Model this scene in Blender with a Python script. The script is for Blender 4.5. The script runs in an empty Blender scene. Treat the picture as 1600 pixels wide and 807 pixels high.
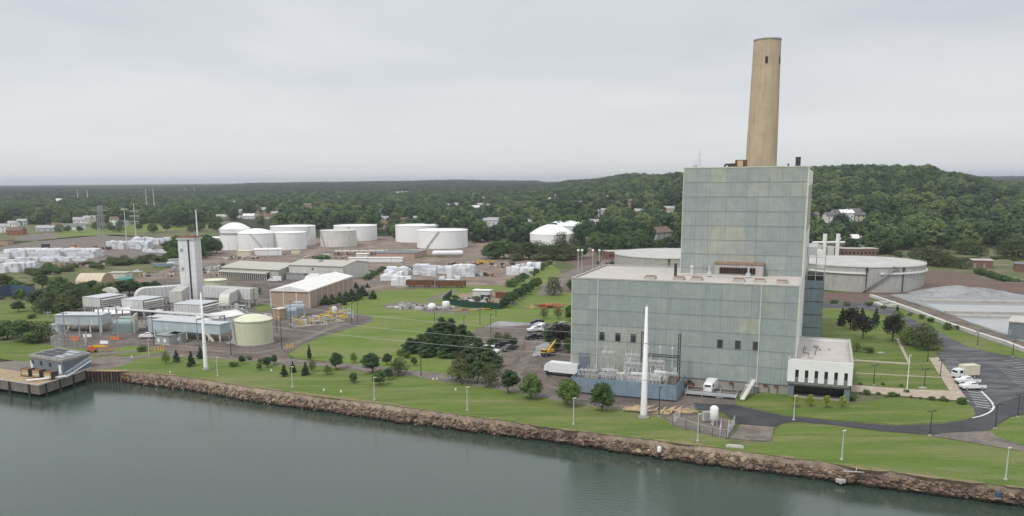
import bpy, math, random
from mathutils import Matrix, Vector, noise
from mathutils.geometry import tessellate_polygon
R = math.radians
rnd = random.Random(7)
HAZE = 9.5e-5
sc = bpy.context.scene
col = sc.collection

# ------------------------------------------------------------------ camera
F, TH, RO, U0, V0, CH = 1299.2, .1829, -.0077, 750.9, 524.8, 50.0   # focal px, pitch, roll, principal point, height
_w = (0, math.cos(TH), -math.sin(TH)); _u = (0, math.sin(TH), math.cos(TH)); _c, _s = math.cos(RO), math.sin(RO)
AR = (_c, _s*_u[1], _s*_u[2]); AU = (-_s, _c*_u[1], _c*_u[2]); AW = _w
cam_d = bpy.data.cameras.new("camera"); cam = bpy.data.objects.new("camera", cam_d); col.objects.link(cam)
cam_d.sensor_width = 36; cam_d.lens = 36*F/1600; cam_d.clip_start = .5; cam_d.clip_end = 60000
cam_d.shift_x = (800-U0)/1600; cam_d.shift_y = (V0-403.5)/1600
cam.matrix_world = Matrix(((AR[0], AU[0], -AW[0], 0), (AR[1], AU[1], -AW[1], 0), (AR[2], AU[2], -AW[2], CH), (0, 0, 0, 1)))
sc.camera = cam
sc.view_settings.view_transform = 'Standard'; sc.view_settings.look = 'None'
sc.view_settings.exposure = 0.36; sc.view_settings.gamma = 1
sc.cycles.max_bounces = 6; sc.cycles.diffuse_bounces = 2; sc.cycles.glossy_bounces = 3
sc.cycles.transparent_max_bounces = 6; sc.cycles.volume_bounces = 0
sc.cycles.use_adaptive_sampling = True

# ------------------------------------------------------------------ overcast sky
SUN_EL, SUN_AZ = R(52), R(-40)      # high, behind the camera to the left, behind cloud
world = bpy.data.worlds.new("World"); sc.world = world; world.use_nodes = True
nt = world.node_tree; nt.nodes.clear(); N = nt.nodes.new; LK = nt.links.new
out = N("ShaderNodeOutputWorld"); bg = N("ShaderNodeBackground"); bg.inputs[1].default_value = .1
sky = N("ShaderNodeTexSky"); sky.sky_type = 'NISHITA'; sky.sun_disc = False
sky.sun_elevation = SUN_EL; sky.sun_rotation = R(180)+SUN_AZ
tc = N("ShaderNodeTexCoord"); sep = N("ShaderNodeSeparateXYZ"); LK(tc.outputs['Generated'], sep.inputs[0])
zc = N("ShaderNodeMath"); zc.operation = 'MAXIMUM'; zc.inputs[1].default_value = 0; LK(sep.outputs[2], zc.inputs[0])
za = N("ShaderNodeMath"); za.operation = 'ADD'; za.inputs[1].default_value = .09; LK(zc.outputs[0], za.inputs[0])
dx = N("ShaderNodeMath"); dx.operation = 'DIVIDE'; LK(sep.outputs[0], dx.inputs[0]); LK(za.outputs[0], dx.inputs[1])
dy = N("ShaderNodeMath"); dy.operation = 'DIVIDE'; LK(sep.outputs[1], dy.inputs[0]); LK(za.outputs[0], dy.inputs[1])
cmb = N("ShaderNodeCombineXYZ"); LK(dx.outputs[0], cmb.inputs[0]); LK(dy.outputs[0], cmb.inputs[1]); LK(zc.outputs[0], cmb.inputs[2])
n1 = N("ShaderNodeTexNoise"); n1.inputs['Scale'].default_value = .5; n1.inputs['Detail'].default_value = 5; n1.inputs['Roughness'].default_value = .5; n1.inputs['Distortion'].default_value = .5
LK(cmb.outputs[0], n1.inputs['Vector'])
cr = N("ShaderNodeValToRGB"); e = cr.color_ramp.elements
e[0].position = .32; e[0].color = (4.85, 5.05, 5.4, 1); e[1].position = .68; e[1].color = (6.2, 6.32, 6.5, 1)
LK(n1.outputs['Fac'], cr.inputs[0])
# a thin brighter, warmer layer low over the horizon and a greyer deck higher up
hz = N("ShaderNodeMapRange"); hz.inputs[1].default_value = 0; hz.inputs[2].default_value = .16; hz.inputs[3].default_value = 1.0; hz.inputs[4].default_value = .0
LK(zc.outputs[0], hz.inputs[0])
mh = N("ShaderNodeMix"); mh.data_type = 'RGBA'; LK(hz.outputs[0], mh.inputs[0]); LK(cr.outputs[0], mh.inputs[6]); mh.inputs[7].default_value = (6.4, 6.5, 6.5, 1)
mx = N("ShaderNodeMix"); mx.data_type = 'RGBA'; mx.inputs[0].default_value = .93
# an overcast sky is brightest overhead
zr = N("ShaderNodeMapRange"); zr.interpolation_type = 'SMOOTHSTEP'; zr.inputs[1].default_value = .15; zr.inputs[2].default_value = 1; zr.inputs[3].default_value = 1.0; zr.inputs[4].default_value = 1.6; LK(zc.outputs[0], zr.inputs[0])
zm = N("ShaderNodeMix"); zm.data_type = 'RGBA'; zm.blend_type = 'MULTIPLY'; zm.inputs[0].default_value = 1; zm.clamp_result = False; LK(mh.outputs[2], zm.inputs[6]); LK(zr.outputs[0], zm.inputs[7])
LK(sky.outputs[0], mx.inputs[6]); LK(zm.outputs[2], mx.inputs[7]); LK(mx.outputs[2], bg.inputs[0]); LK(bg.outputs[0], out.inputs[0])
sd = bpy.data.lights.new("sun", 'SUN'); sd.energy = 1.5; sd.angle = R(10); sd.color = (1, .96, .9)
sun = bpy.data.objects.new("sun", sd); col.objects.link(sun)
sdir = Vector((math.sin(SUN_AZ)*math.cos(SUN_EL), -math.cos(SUN_AZ)*math.cos(SUN_EL), math.sin(SUN_EL)))
sun.rotation_euler = sdir.to_track_quat('Z', 'Y').to_euler(); sun.location = (0, 0, 300)

# ------------------------------------------------------------------ where things stand
def ray(u, v):
    return tuple((u-U0)*a-(v-V0)*b+F*c for a, b, c in zip(AR, AU, AW))
def G(u, v, z=0.):
    d = ray(u, v); t = (z-CH)/d[2]; return (d[0]*t, d[1]*t, z)
def P(x, y, z):
    d = (x, y, z-CH); k = lambda A: sum(a*b for a, b in zip(A, d)); w = k(AW)
    return (U0+F*k(AR)/w, V0-F*k(AU)/w)
def at(u, v, y):
    d = ray(u, v); t = y/d[1]; return (d[0]*t, y, CH+d[2]*t)
def hgt(u, v, v2):
    x, y, _ = G(u, v); lo, hi = 0, 150
    for _ in range(40):
        m = (lo+hi)/2
        if P(x, y, m)[1] > v2: lo = m
        else: hi = m
    return m
YAW = -.39
EX = Vector((math.cos(YAW), math.sin(YAW), 0)); EY = Vector((-math.sin(YAW), math.cos(YAW), 0)); O0 = Vector((23.46, 210.63, 0))
def L(a, b, z=0.): return tuple(O0+EX*a+EY*b+Vector((0, 0, z)))      # the power station's own grid

# ------------------------------------------------------------------ objects
def link(o): col.objects.link(o); return o
def tag(o, label=None, cat=None, group=None, kind=None):
    if label: o['label'] = label
    if cat: o['category'] = cat
    if group: o['group'] = group
    if kind: o['kind'] = kind
    return o
def thing(name, label, cat, loc=(0, 0, 0), rot=0., group=None):
    o = link(bpy.data.objects.new(name, None)); o.location = loc; o.rotation_euler = (0, 0, rot); o.empty_display_size = .5
    return tag(o, label, cat, group)
def inst(name, me, parent=None, loc=(0, 0, 0), rot=(0, 0, 0), s=(1, 1, 1)):
    o = link(bpy.data.objects.new(name, me)); o.location = loc; o.rotation_euler = rot if isinstance(rot, tuple) else (0, 0, rot)
    o.scale = s if isinstance(s, (tuple, Vector)) else (s, s, s); o.parent = parent; return o
class MB:
    def __init__(s): s.v = []; s.f = []; s.m = []; s.mi = 0
    def poly(s, pts):
        n = len(s.v); s.v += [tuple(p) for p in pts]; s.f.append(tuple(range(n, n+len(pts)))); s.m.append(s.mi); return s
    def add(s, vs, fs):
        n = len(s.v); s.v += [tuple(p) for p in vs]; s.f += [tuple(n+i for i in f) for f in fs]; s.m += [s.mi]*len(fs); return s
    def box(s, x0, x1, y0, y1, z0, z1, rot=0, c=None):
        vs = [(x, y, z) for z in (z0, z1) for x, y in ((x0, y0), (x1, y0), (x1, y1), (x0, y1))]
        if rot:
            cx, cy = c or ((x0+x1)/2, (y0+y1)/2); k, q = math.cos(rot), math.sin(rot)
            vs = [(cx+(x-cx)*k-(y-cy)*q, cy+(x-cx)*q+(y-cy)*k, z) for x, y, z in vs]
        return s.add(vs, [(3, 2, 1, 0), (4, 5, 6, 7), (0, 1, 5, 4), (1, 2, 6, 5), (2, 3, 7, 6), (3, 0, 4, 7)])
    def prism(s, pts, z0, z1):
        n = len(pts); s.add([(x, y, z0) for x, y in pts]+[(x, y, z1) for x, y in pts],
              [tuple(range(n-1, -1, -1)), tuple(range(n, 2*n))]+[(i, (i+1) % n, n+(i+1) % n, n+i) for i in range(n)]); return s
    def xprism(s, pts, x0, x1):       # profile in (y, z) pushed along x
        n = len(pts); s.add([(x0, y, z) for y, z in pts]+[(x1, y, z) for y, z in pts],
              [tuple(range(n)), tuple(range(2*n-1, n-1, -1))]+[(i, n+i, n+(i+1) % n, (i+1) % n) for i in range(n)]); return s
    def yprism(s, pts, y0, y1):       # profile in (x, z) pushed along y
        n = len(pts); s.add([(x, y0, z) for x, z in pts]+[(x, y1, z) for x, z in pts],
              [tuple(range(n-1, -1, -1)), tuple(range(n, 2*n))]+[(i, (i+1) % n, n+(i+1) % n, n+i) for i in range(n)]); return s
    def lathe(s, prof, n=32, c=(0, 0), a0=0, a1=math.tau):
        full = abs(a1-a0-math.tau) < 1e-6; m = n if full else n+1; k = len(prof); vs = []; fs = []
        for i in range(m):
            a = a0+(a1-a0)*i/n; vs += [(c[0]+r*math.cos(a), c[1]+r*math.sin(a), z) for r, z in prof]
        for i in range(n):
            j = (i+1) % m
            for q in range(k-1): fs.append((i*k+q, j*k+q, j*k+q+1, i*k+q+1))
        return s.add(vs, fs)
    def cyl(s, x, y, z0, z1, r, r2=None, n=16):
        r2 = r if r2 is None else r2; return s.lathe([(0.001, z0), (r, z0), (r2, z1), (0.001, z1)], n, (x, y))
    def tube(s, p, q, r, n=6, r2=None):
        p, q = Vector(p), Vector(q); d = (q-p); 
        if d.length < 1e-6: return s
        d.normalize(); a = d.orthogonal().normalized(); b = d.cross(a); r2 = r if r2 is None else r2
        vs = [p+(a*math.cos(t)+b*math.sin(t))*r for t in [math.tau*i/n for i in range(n)]]+[q+(a*math.cos(t)+b*math.sin(t))*r2 for t in [math.tau*i/n for i in range(n)]]
        return s.add(vs, [tuple(range(n-1, -1, -1)), tuple(range(n, 2*n))]+[(i, (i+1) % n, n+(i+1) % n, n+i) for i in range(n)])
    def path(s, pts, r, n=6):
        for a, b in zip(pts, pts[1:]): s.tube(a, b, r, n)
        return s
    def bar(s, p, q, w, h):           # square bar between two points
        p, q = Vector(p), Vector(q); d = (q-p).normalized(); u = Vector((0, 0, 1)) if abs(d.z) < .95 else Vector((0, 1, 0))
        a = d.cross(u).normalized()*w/2; b = a.cross(d).normalized()*h/2
        vs = [p-a-b, p+a-b, p+a+b, p-a+b, q-a-b, q+a-b, q+a+b, q-a+b]
        return s.add(vs, [(3, 2, 1, 0), (4, 5, 6, 7), (0, 1, 5, 4), (1, 2, 6, 5), (2, 3, 7, 6), (3, 0, 4, 7)])
    def mesh(s, name, mats, smooth=False):
        me = bpy.data.meshes.new(name); me.from_pydata(s.v, [], s.f)
        for m in (mats if isinstance(mats, (list, tuple)) else [mats]): me.materials.append(m)
        if any(s.m): me.polygons.foreach_set('material_index', s.m)
        if smooth: me.polygons.foreach_set('use_smooth', [True]*len(me.polygons))
        me.update(); return me
    def obj(s, name, mats, parent=None, smooth=False, **k):
        return inst(name, s.mesh(name, mats, smooth), parent, **k)

# ------------------------------------------------------------------ materials
def srgb(*c): return tuple(((x/255)/12.92 if x/255 <= .04045 else ((x/255+.055)/1.055)**2.4) for x in c)
def nn(nt, t, **k):
    n = nt.nodes.new(t)
    for a, b in k.items(): setattr(n, a, b)
    return n
def M(name, c, rough=.8, var=.12, scale=.6, streak=0., bump=0., bscale=8., metal=0., c2=None, rib=0., ribdir=None, stretch=(1, 1, 1), spec=.3):
    m = bpy.data.materials.new(name); m.use_nodes = True; t = m.node_tree; b = t.nodes['Principled BSDF']
    b.inputs['Roughness'].default_value = rough; b.inputs['Metallic'].default_value = metal; b.inputs['Specular IOR Level'].default_value = spec
    g = nn(t, 'ShaderNodeNewGeometry'); mp = nn(t, 'ShaderNodeMapping'); mp.inputs['Scale'].default_value = stretch; t.links.new(g.outputs['Position'], mp.inputs[0])
    n = nn(t, 'ShaderNodeTexNoise'); n.inputs['Scale'].default_value = scale; n.inputs['Detail'].default_value = 6; n.inputs['Roughness'].default_value = .6
    t.links.new(mp.outputs[0], n.inputs['Vector'])
    r = nn(t, 'ShaderNodeMapRange'); r.inputs[1].default_value = .3; r.inputs[2].default_value = .7; t.links.new(n.outputs[0], r.inputs[0])
    x = nn(t, 'ShaderNodeMix', data_type='RGBA'); x.inputs[6].default_value = (*[q*(1-var) for q in c], 1)
    x.inputs[7].default_value = (*([q*(1+var) for q in c] if c2 is None else c2), 1); t.links.new(r.outputs[0], x.inputs[0]); last = x.outputs[2]
    if streak:
        mp2 = nn(t, 'ShaderNodeMapping'); mp2.inputs['Scale'].default_value = (1.6, 1.6, .07); t.links.new(g.outputs['Position'], mp2.inputs[0])
        n2 = nn(t, 'ShaderNodeTexNoise'); n2.inputs['Scale'].default_value = 1.0; n2.inputs['Detail'].default_value = 5; t.links.new(mp2.outputs[0], n2.inputs['Vector'])
        r2 = nn(t, 'ShaderNodeMapRange'); r2.inputs[1].default_value = .5; r2.inputs[2].default_value = .72; r2.inputs[4].default_value = streak; t.links.new(n2.outputs[0], r2.inputs[0])
        x2 = nn(t, 'ShaderNodeMix', data_type='RGBA', blend_type='MULTIPLY'); t.links.new(r2.outputs[0], x2.inputs[0]); t.links.new(last, x2.inputs[6]); x2.inputs[7].default_value = (.5, .45, .38, 1); last = x2.outputs[2]
    if rib:
        dt = nn(t, 'ShaderNodeVectorMath', operation='DOT_PRODUCT'); t.links.new(g.outputs['Position'], dt.inputs[0]); dt.inputs[1].default_value = ribdir or tuple(EX)
        mu = nn(t, 'ShaderNodeMath', operation='MULTIPLY'); mu.inputs[1].default_value = math.tau/rib; t.links.new(dt.outputs['Value'], mu.inputs[0])
        sn = nn(t, 'ShaderNodeMath', operation='SINE'); t.links.new(mu.outputs[0], sn.inputs[0])
        bp = nn(t, 'ShaderNodeBump'); bp.inputs['Strength'].default_value = .6; bp.inputs['Distance'].default_value = .04; t.links.new(sn.outputs[0], bp.inputs['Height']); t.links.new(bp.outputs[0], b.inputs['Normal'])
    if bump:
        n3 = nn(t, 'ShaderNodeTexNoise'); n3.inputs['Scale'].default_value = bscale; n3.inputs['Detail'].default_value = 6; t.links.new(g.outputs['Position'], n3.inputs['Vector'])
        bp = nn(t, 'ShaderNodeBump'); bp.inputs['Strength'].default_value = 1.0; bp.inputs['Distance'].default_value = bump; t.links.new(n3.outputs[0], bp.inputs['Height']); t.links.new(bp.outputs[0], b.inputs['Normal'])
    t.links.new(last, b.inputs['Base Color']); return m

def ground_mat(name, cols, scales, bump=.05, bs=3., rough=.95, rot=0., stretch=(1, 1, 1), speck=None):
    """three colours blended by two noises of different size, plus fine grain"""
    m = bpy.data.materials.new(name); m.use_nodes = True; t = m.node_tree; b = t.nodes['Principled BSDF']; b.inputs['Roughness'].default_value = rough; b.inputs['Specular IOR Level'].default_value = .2
    g = nn(t, 'ShaderNodeNewGeometry'); mp = nn(t, 'ShaderNodeMapping'); mp.inputs['Rotation'].default_value = (0, 0, rot); mp.inputs['Scale'].default_value = stretch; t.links.new(g.outputs['Position'], mp.inputs[0])
    def noi(s, lo, hi, vec=mp.outputs[0], det=6):
        n = nn(t, 'ShaderNodeTexNoise'); n.inputs['Scale'].default_value = s; n.inputs['Detail'].default_value = det; n.inputs['Roughness'].default_value = .65; t.links.new(vec, n.inputs['Vector'])
        r = nn(t, 'ShaderNodeMapRange'); r.inputs[1].default_value = lo; r.inputs[2].default_value = hi; t.links.new(n.outputs[0], r.inputs[0]); return r.outputs[0]
    x = nn(t, 'ShaderNodeMix', data_type='RGBA'); x.inputs[6].default_value = (*cols[0], 1); x.inputs[7].default_value = (*cols[1], 1); t.links.new(noi(scales[0], .38, .62), x.inputs[0])
    y = nn(t, 'ShaderNodeMix', data_type='RGBA'); t.links.new(x.outputs[2], y.inputs[6]); y.inputs[7].default_value = (*cols[2], 1); t.links.new(noi(scales[1], .46, .64), y.inputs[0])
    z = nn(t, 'ShaderNodeMix', data_type='RGBA', blend_type='MULTIPLY'); z.inputs[0].default_value = 1; t.links.new(y.outputs[2], z.inputs[6])
    k = nn(t, 'ShaderNodeMapRange'); k.inputs[3].default_value = .72; k.inputs[4].default_value = 1.25; t.links.new(noi(scales[2], .3, .7), k.inputs[0]); t.links.new(k.outputs[0], z.inputs[7]); last = z.outputs[2]
    if speck:
        w = nn(t, 'ShaderNodeMix', data_type='RGBA'); t.links.new(last, w.inputs[6]); w.inputs[7].default_value = (*speck, 1); t.links.new(noi(scales[0]*3, .62, .7), w.inputs[0]); last = w.outputs[2]
    t.links.new(last, b.inputs['Base Color'])
    n3 = nn(t, 'ShaderNodeTexNoise'); n3.inputs['Scale'].default_value = bs; n3.inputs['Detail'].default_value = 5; t.links.new(g.outputs['Position'], n3.inputs['Vector'])
    bp = nn(t, 'ShaderNodeBump'); bp.inputs['Distance'].default_value = bump; t.links.new(n3.outputs[0], bp.inputs['Height']); t.links.new(bp.outputs[0], b.inputs['Normal']); return m

m_lawn = ground_mat('lawn_grass', [(.092, .145, .028), (.125, .175, .036), (.18, .19, .075)], (.05, .035, 1.2), .12, 2.5, rot=.45, stretch=(.8, 5, 1))
m_lawn2 = ground_mat('meadow_grass', [(.11, .17, .030), (.148, .202, .042), (.19, .205, .08)], (.04, .03, .9), .12, 2., rot=.3, stretch=(.9, 3.5, 1))
m_rough = ground_mat('rough_vegetation', [(.075, .10, .034), (.14, .15, .062), (.20, .17, .11)], (.03, .05, .5), .4, .8)
m_verge = ground_mat('worn_dry_grass', [(.15, .155, .05), (.21, .18, .085), (.26, .21, .14)], (.25, .35, 1.5), .08, 3)
m_basinfloor = ground_mat('basin_concrete', [(.27, .28, .28), (.33, .34, .34), (.23, .24, .24)], (.08, .12, .8), .02, 3, stretch=(1, 4, 1))
m_wood = ground_mat('woodland_floor', [(.020, .032, .014), (.032, .045, .018), (.045, .05, .022)], (.02, .03, .2), .5, .5)
m_dirt = ground_mat('brown_dirt', [(.20, .15, .12), (.28, .225, .18), (.14, .12, .10)], (.06, .11, .9), .1, 1.5, speck=(.30, .25, .21))
m_yard = ground_mat('gravel_yard', [(.125, .102, .088), (.175, .148, .13), (.098, .086, .08)], (.07, .12, 1.1), .06, 2.5, speck=(.2, .19, .185))
m_lot = ground_mat('dirt_lot', [(.145, .118, .098), (.20, .168, .14), (.105, .094, .086)], (.06, .1, 1.1), .06, 2.5, speck=(.24, .235, .23))
m_path = ground_mat('gravel_path', [(.17, .145, .125), (.22, .19, .165), (.13, .115, .105)], (.2, .25, 1.5), .03, 4)
m_asph = ground_mat('asphalt', [(.045, .046, .05), (.058, .06, .064), (.075, .077, .082)], (.15, .09, 2.0), .015, 6, rough=.75)
m_lotasph = ground_mat('worn_asphalt', [(.062, .064, .068), (.078, .08, .085), (.15, .152, .158)], (.12, .10, 2.2), .015, 6, rough=.75, rot=.5, stretch=(1, 3, 1))
m_walk = ground_mat('pinkish_concrete', [(.40, .34, .27), (.46, .39, .31), (.36, .30, .245)], (.4, .5, 2), .01, 5)
m_sand = ground_mat('sandy_ground', [(.26, .20, .14), (.34, .27, .2), (.2, .16, .12)], (.2, .3, 1.5), .05, 3)
m_gravelgrey = ground_mat('pale_grey_gravel', [(.28, .285, .29), (.36, .37, .375), (.22, .22, .22)], (.1, .15, 1.2), .05, 3)
m_berm = ground_mat('red_brown_earth', [(.135, .092, .075), (.175, .122, .10), (.115, .092, .08)], (.04, .08, .8), .08, 1.5, rot=-.3, stretch=(1, 4, 1))
m_bank = ground_mat('rocky_soil', [(.28, .22, .165), (.36, .29, .22), (.20, .155, .12)], (.5, .7, 2.5), .05, 3)
m_wet = ground_mat('wet_dark_stone', [(.03, .026, .02), (.045, .038, .03), (.02, .02, .016)], (.8, 1, 3), .2, 3, rough=.5)

m_white = M('white_paint', (.78, .78, .77), .5, .05, .3, streak=.10)
m_tank = M('white_tank_paint', (.83, .83, .82), .55, .04, .15, streak=.07)
m_tankroof = M('white_roof_sheet', (.80, .80, .77), .6, .07, .25)
m_rusttank = M('white_paint_with_rust', (.66, .64, .60), .6, .08, .2, streak=.75)
m_offwhite = M('off_white_sheet', (.58, .57, .53), .6, .07, .3, streak=.18)
m_cream = M('cream_paint', (.62, .58, .44), .6, .07, .3, streak=.15)
m_green = M('pale_green_paint', (.55, .57, .40), .55, .05, .3, streak=.15)
m_greentop = M('pale_green_roof', (.66, .67, .50), .6, .06, .4)
m_conc = M('concrete', (.33, .315, .285), .9, .14, .5, streak=.35, bump=.02)
m_conclt = M('light_concrete', (.43, .41, .38), .9, .12, .4, streak=.2)
m_stack = M('weathered_chimney_concrete', (.50, .40, .275), .9, .09, .25, streak=.4, bump=.02, bscale=3)
m_stackrust = M('rust_streaked_concrete', (.47, .37, .265), .9, .10, .3, streak=.3)
m_tankconc = M('grey_prestressed_concrete', (.40, .395, .37), .9, .09, .5, streak=.35)
m_tankcap = M('pale_grey_roof_coat', (.46, .45, .43), .9, .10, .12)
m_grey = M('grey_paint', (.26, .275, .28), .5, .1, .4, streak=.15)
m_ltgrey = M('light_grey_cladding', (.64, .65, .655), .5, .08, .3, streak=.25, rib=.8)
m_midgrey = M('mid_grey_steel', (.33, .34, .35), .5, .1, .5, streak=.2)
m_palesheet = M('pale_grey_sheet', (.72, .73, .74), .5, .05, .3, streak=.12)
m_galv = M('galvanised_steel', (.56, .58, .59), .45, .08, .5, metal=.2)
m_dark = M('dark_steel', (.05, .05, .052), .5, .15, 1.)
m_black = M('black_opening', (.012, .013, .016), .6, .1, 1.)
m_glass = M('dark_glass', (.02, .025, .03), .12, .1, 1., spec=.6)
m_blue = M('blue_grey_wall', (.20, .27, .33), .7, .10, .5, streak=.25, rib=.6)
m_bluewing = M('blue_grey_cladding', (.25, .30, .32), .7, .1, .4, streak=.2, rib=1.1)
m_slate = M('slate_blue_render', (.17, .20, .225), .8, .1, .5, streak=.15)
m_bluebld = M('pale_blue_sheet', (.43, .50, .54), .55, .08, .4, streak=.2)
m_rust = M('rusty_steel', (.16, .075, .04), .9, .35, .8)
m_oldrust = M('faded_rust', (.27, .17, .12), .9, .25, .6)
m_brick = M('tan_brick', (.42, .305, .235), .9, .08, 1.2)
m_redbrick = M('red_brick', (.20, .11, .085), .9, .18, .5)
m_roofbeige = M('beige_roof_gravel', (.50, .465, .43), .95, .1, .35, bump=.02)
m_roofwhite = M('white_roof_membrane', (.74, .73, .70), .8, .08, .35)
m_roofgrey = M('grey_roof_membrane', (.17, .18, .19), .8, .2, .4)
m_warehouse = M('beige_metal_roof', (.44, .43, .38), .6, .07, .3, streak=.1)
m_trim = M('pale_trim', (.55, .56, .50), .6, .08, .5)
m_yellowtrim = M('pale_yellow_trim', (.56, .59, .46), .6, .08, .5)
m_wood = m_wood
m_plank = M('sawn_timber', (.50, .38, .22), .85, .15, 1.5)
m_tan = M('tan_crate', (.42, .31, .20), .85, .15, 1.5)
m_orange = M('orange_paint', (.52, .14, .05), .6, .12, 1.)
m_yellow = M('yellow_paint', (.66, .42, .03), .5, .08, 1.)
m_bale = M('white_wrapped_bundle', (.72, .74, .76), .5, .10, .9)
m_bale2 = M('pale_grey_bundle', (.56, .58, .62), .5, .14, .9)
m_tire = M('tyre_rubber', (.02, .02, .02), .9, .1, 1.)
m_carwhite = M('white_car_paint', (.76, .77, .78), .3, .02, 1., spec=.5)
m_carblack = M('black_car_paint', (.02, .022, .026), .25, .05, 1., spec=.5)
m_carsilver = M('silver_car_paint', (.42, .44, .46), .3, .03, 1., metal=.4)
m_cargrey = M('dark_grey_car_paint', (.08, .085, .09), .3, .03, 1.)
m_teal = M('teal_tarp', (.10, .27, .25), .6, .1, 1.)
m_navy = M('dark_blue_sheet', (.05, .09, .14), .6, .1, 1., rib=2.)
m_greenfence = M('dark_green_screen', (.018, .06, .035), .8, .15, 1.)
m_trunk = M('bark', (.10, .08, .06), .95, .2, 2.)
m_line = M('road_paint', (.62, .62, .60), .7, .2, 1.5)
m_shingle = M('grey_shingle', (.13, .13, .135), .9, .15, .5)
m_shinglebr = M('brown_shingle', (.17, .12, .095), .9, .15, .5)
CLAD = [M('cladding_sage', (.318, .355, .335), .7, .08, .5, streak=.18, rib=.75),
        M('cladding_blue_sage', (.295, .337, .328), .7, .08, .5, streak=.15, rib=.75),
        M('cladding_green_sage', (.333, .368, .343), .7, .09, .5, streak=.2, rib=.75),
        M('cladding_pale_sage', (.36, .39, .35), .7, .10, .5, streak=.3, rib=.75),
        M('cladding_yellowed', (.37, .395, .34), .7, .11, .5, streak=.35, rib=.75)]
# ------------------------------------------------------------------ ground, water, shore
def interp(tab, x):
    if x <= tab[0][0]: return tab[0][1]
    for (a, p), (b, q) in zip(tab, tab[1:]):
        if x <= b: return p+(q-p)*(x-a)/(b-a)
    return tab[-1][1]
SH_TOP = [(-260, 536), (-150, 548), (0, 561), (48, 566), (100, 574), (190, 580), (250, 585), (330, 596), (400, 607), (500, 620), (600, 633), (700, 647), (800, 660), (850, 667), (1000, 686), (1100, 698), (1250, 718), (1350, 732), (1450, 745), (1600, 763), (1800, 790), (2200, 845)]
SH_WAT = [(-260, 549), (-150, 561), (0, 575), (60, 580), (135, 588), (190, 597), (300, 612), (400, 630), (500, 643), (600, 658), (700, 671), (800, 684), (850, 689), (900, 697), (1000, 713), (1100, 727), (1250, 746), (1350, 760), (1400, 767), (1600, 792), (1800, 820), (2200, 880)]
WZ = -3.2
def shore(u, s):                      # s = 0 on the grass edge, 1 at the waterline, a little beyond under water
    a = Vector(G(u, interp(SH_TOP, u), 0)); b = Vector(G(u, interp(SH_WAT, u), WZ)); k = noise.noise(Vector((u*.06, 3.1, 0)))*1.0+noise.noise(Vector((u*.25, 7.1, 0)))*.5
    d = (b-a); d2 = Vector((d.x, d.y, 0)).normalized(); return a+d*s+d2*k*(.35+.65*min(1, s))
US = [-260+i*4 for i in range(616)]
mb = MB(); mb.box(-1500, 1500, -700, 520, -8, -7.5); o = mb.obj('river_bed', m_wet); tag(o, kind='structure')
# water: one sheet
m_water = bpy.data.materials.new('harbour_water'); m_water.use_nodes = True; t = m_water.node_tree; b = t.nodes['Principled BSDF']
b.inputs['Base Color'].default_value = (.040, .062, .047, 1); b.inputs['Roughness'].default_value = .04; b.inputs['IOR'].default_value = 1.6; b.inputs['Specular IOR Level'].default_value = .5
g = nn(t, 'ShaderNodeNewGeometry'); mp = nn(t, 'ShaderNodeMapping'); mp.inputs['Rotation'].default_value = (0, 0, .12); mp.inputs['Scale'].default_value = (.45, 1.7, 1); t.links.new(g.outputs['Position'], mp.inputs[0])
n1 = nn(t, 'ShaderNodeTexNoise'); n1.inputs['Scale'].default_value = 1.5; n1.inputs['Detail'].default_value = 4; n1.inputs['Roughness'].default_value = .55; t.links.new(mp.outputs[0], n1.inputs['Vector'])
n2 = nn(t, 'ShaderNodeTexNoise'); n2.inputs['Scale'].default_value = .03; n2.inputs['Detail'].default_value = 3; t.links.new(mp.outputs[0], n2.inputs['Vector'])
bs = nn(t, 'ShaderNodeMapRange'); bs.inputs[1].default_value = .35; bs.inputs[2].default_value = .65; bs.inputs[3].default_value = .35; bs.inputs[4].default_value = 1.35; t.links.new(n2.outputs[0], bs.inputs[0])
bp = nn(t, 'ShaderNodeBump'); bp.inputs['Distance'].default_value = .034; t.links.new(bs.outputs[0], bp.inputs['Strength']); t.links.new(n1.outputs[0], bp.inputs['Height']); t.links.new(bp.outputs[0], b.inputs['Normal'])
mb = MB(); mb.poly([(-1500, -700, WZ), (1500, -700, WZ), (1500, 520, WZ), (-1500, 520, WZ)]); tag(mb.obj('water', m_water), kind='structure')
# river bank under the stones
mb = MB(); rows = (0, .25, .5, .75, 1.0, 1.35)
for i, u in enumerate(US):
    for s in rows:
        p = shore(u, s); p.z += noise.noise(Vector((p.x*.4, p.y*.4, 5)))*.25*(s > .3); mb.v.append(tuple(p) if s else (p.x, p.y, 0.0))
k = len(rows)
for i in range(len(US)-1):
    for q in range(k-1): mb.f.append((i*k+q, (i+1)*k+q, (i+1)*k+q+1, i*k+q+1)[::-1]); mb.m.append(0)
bank = tag(mb.obj('river_bank', m_bank, smooth=True), kind='structure')
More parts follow.
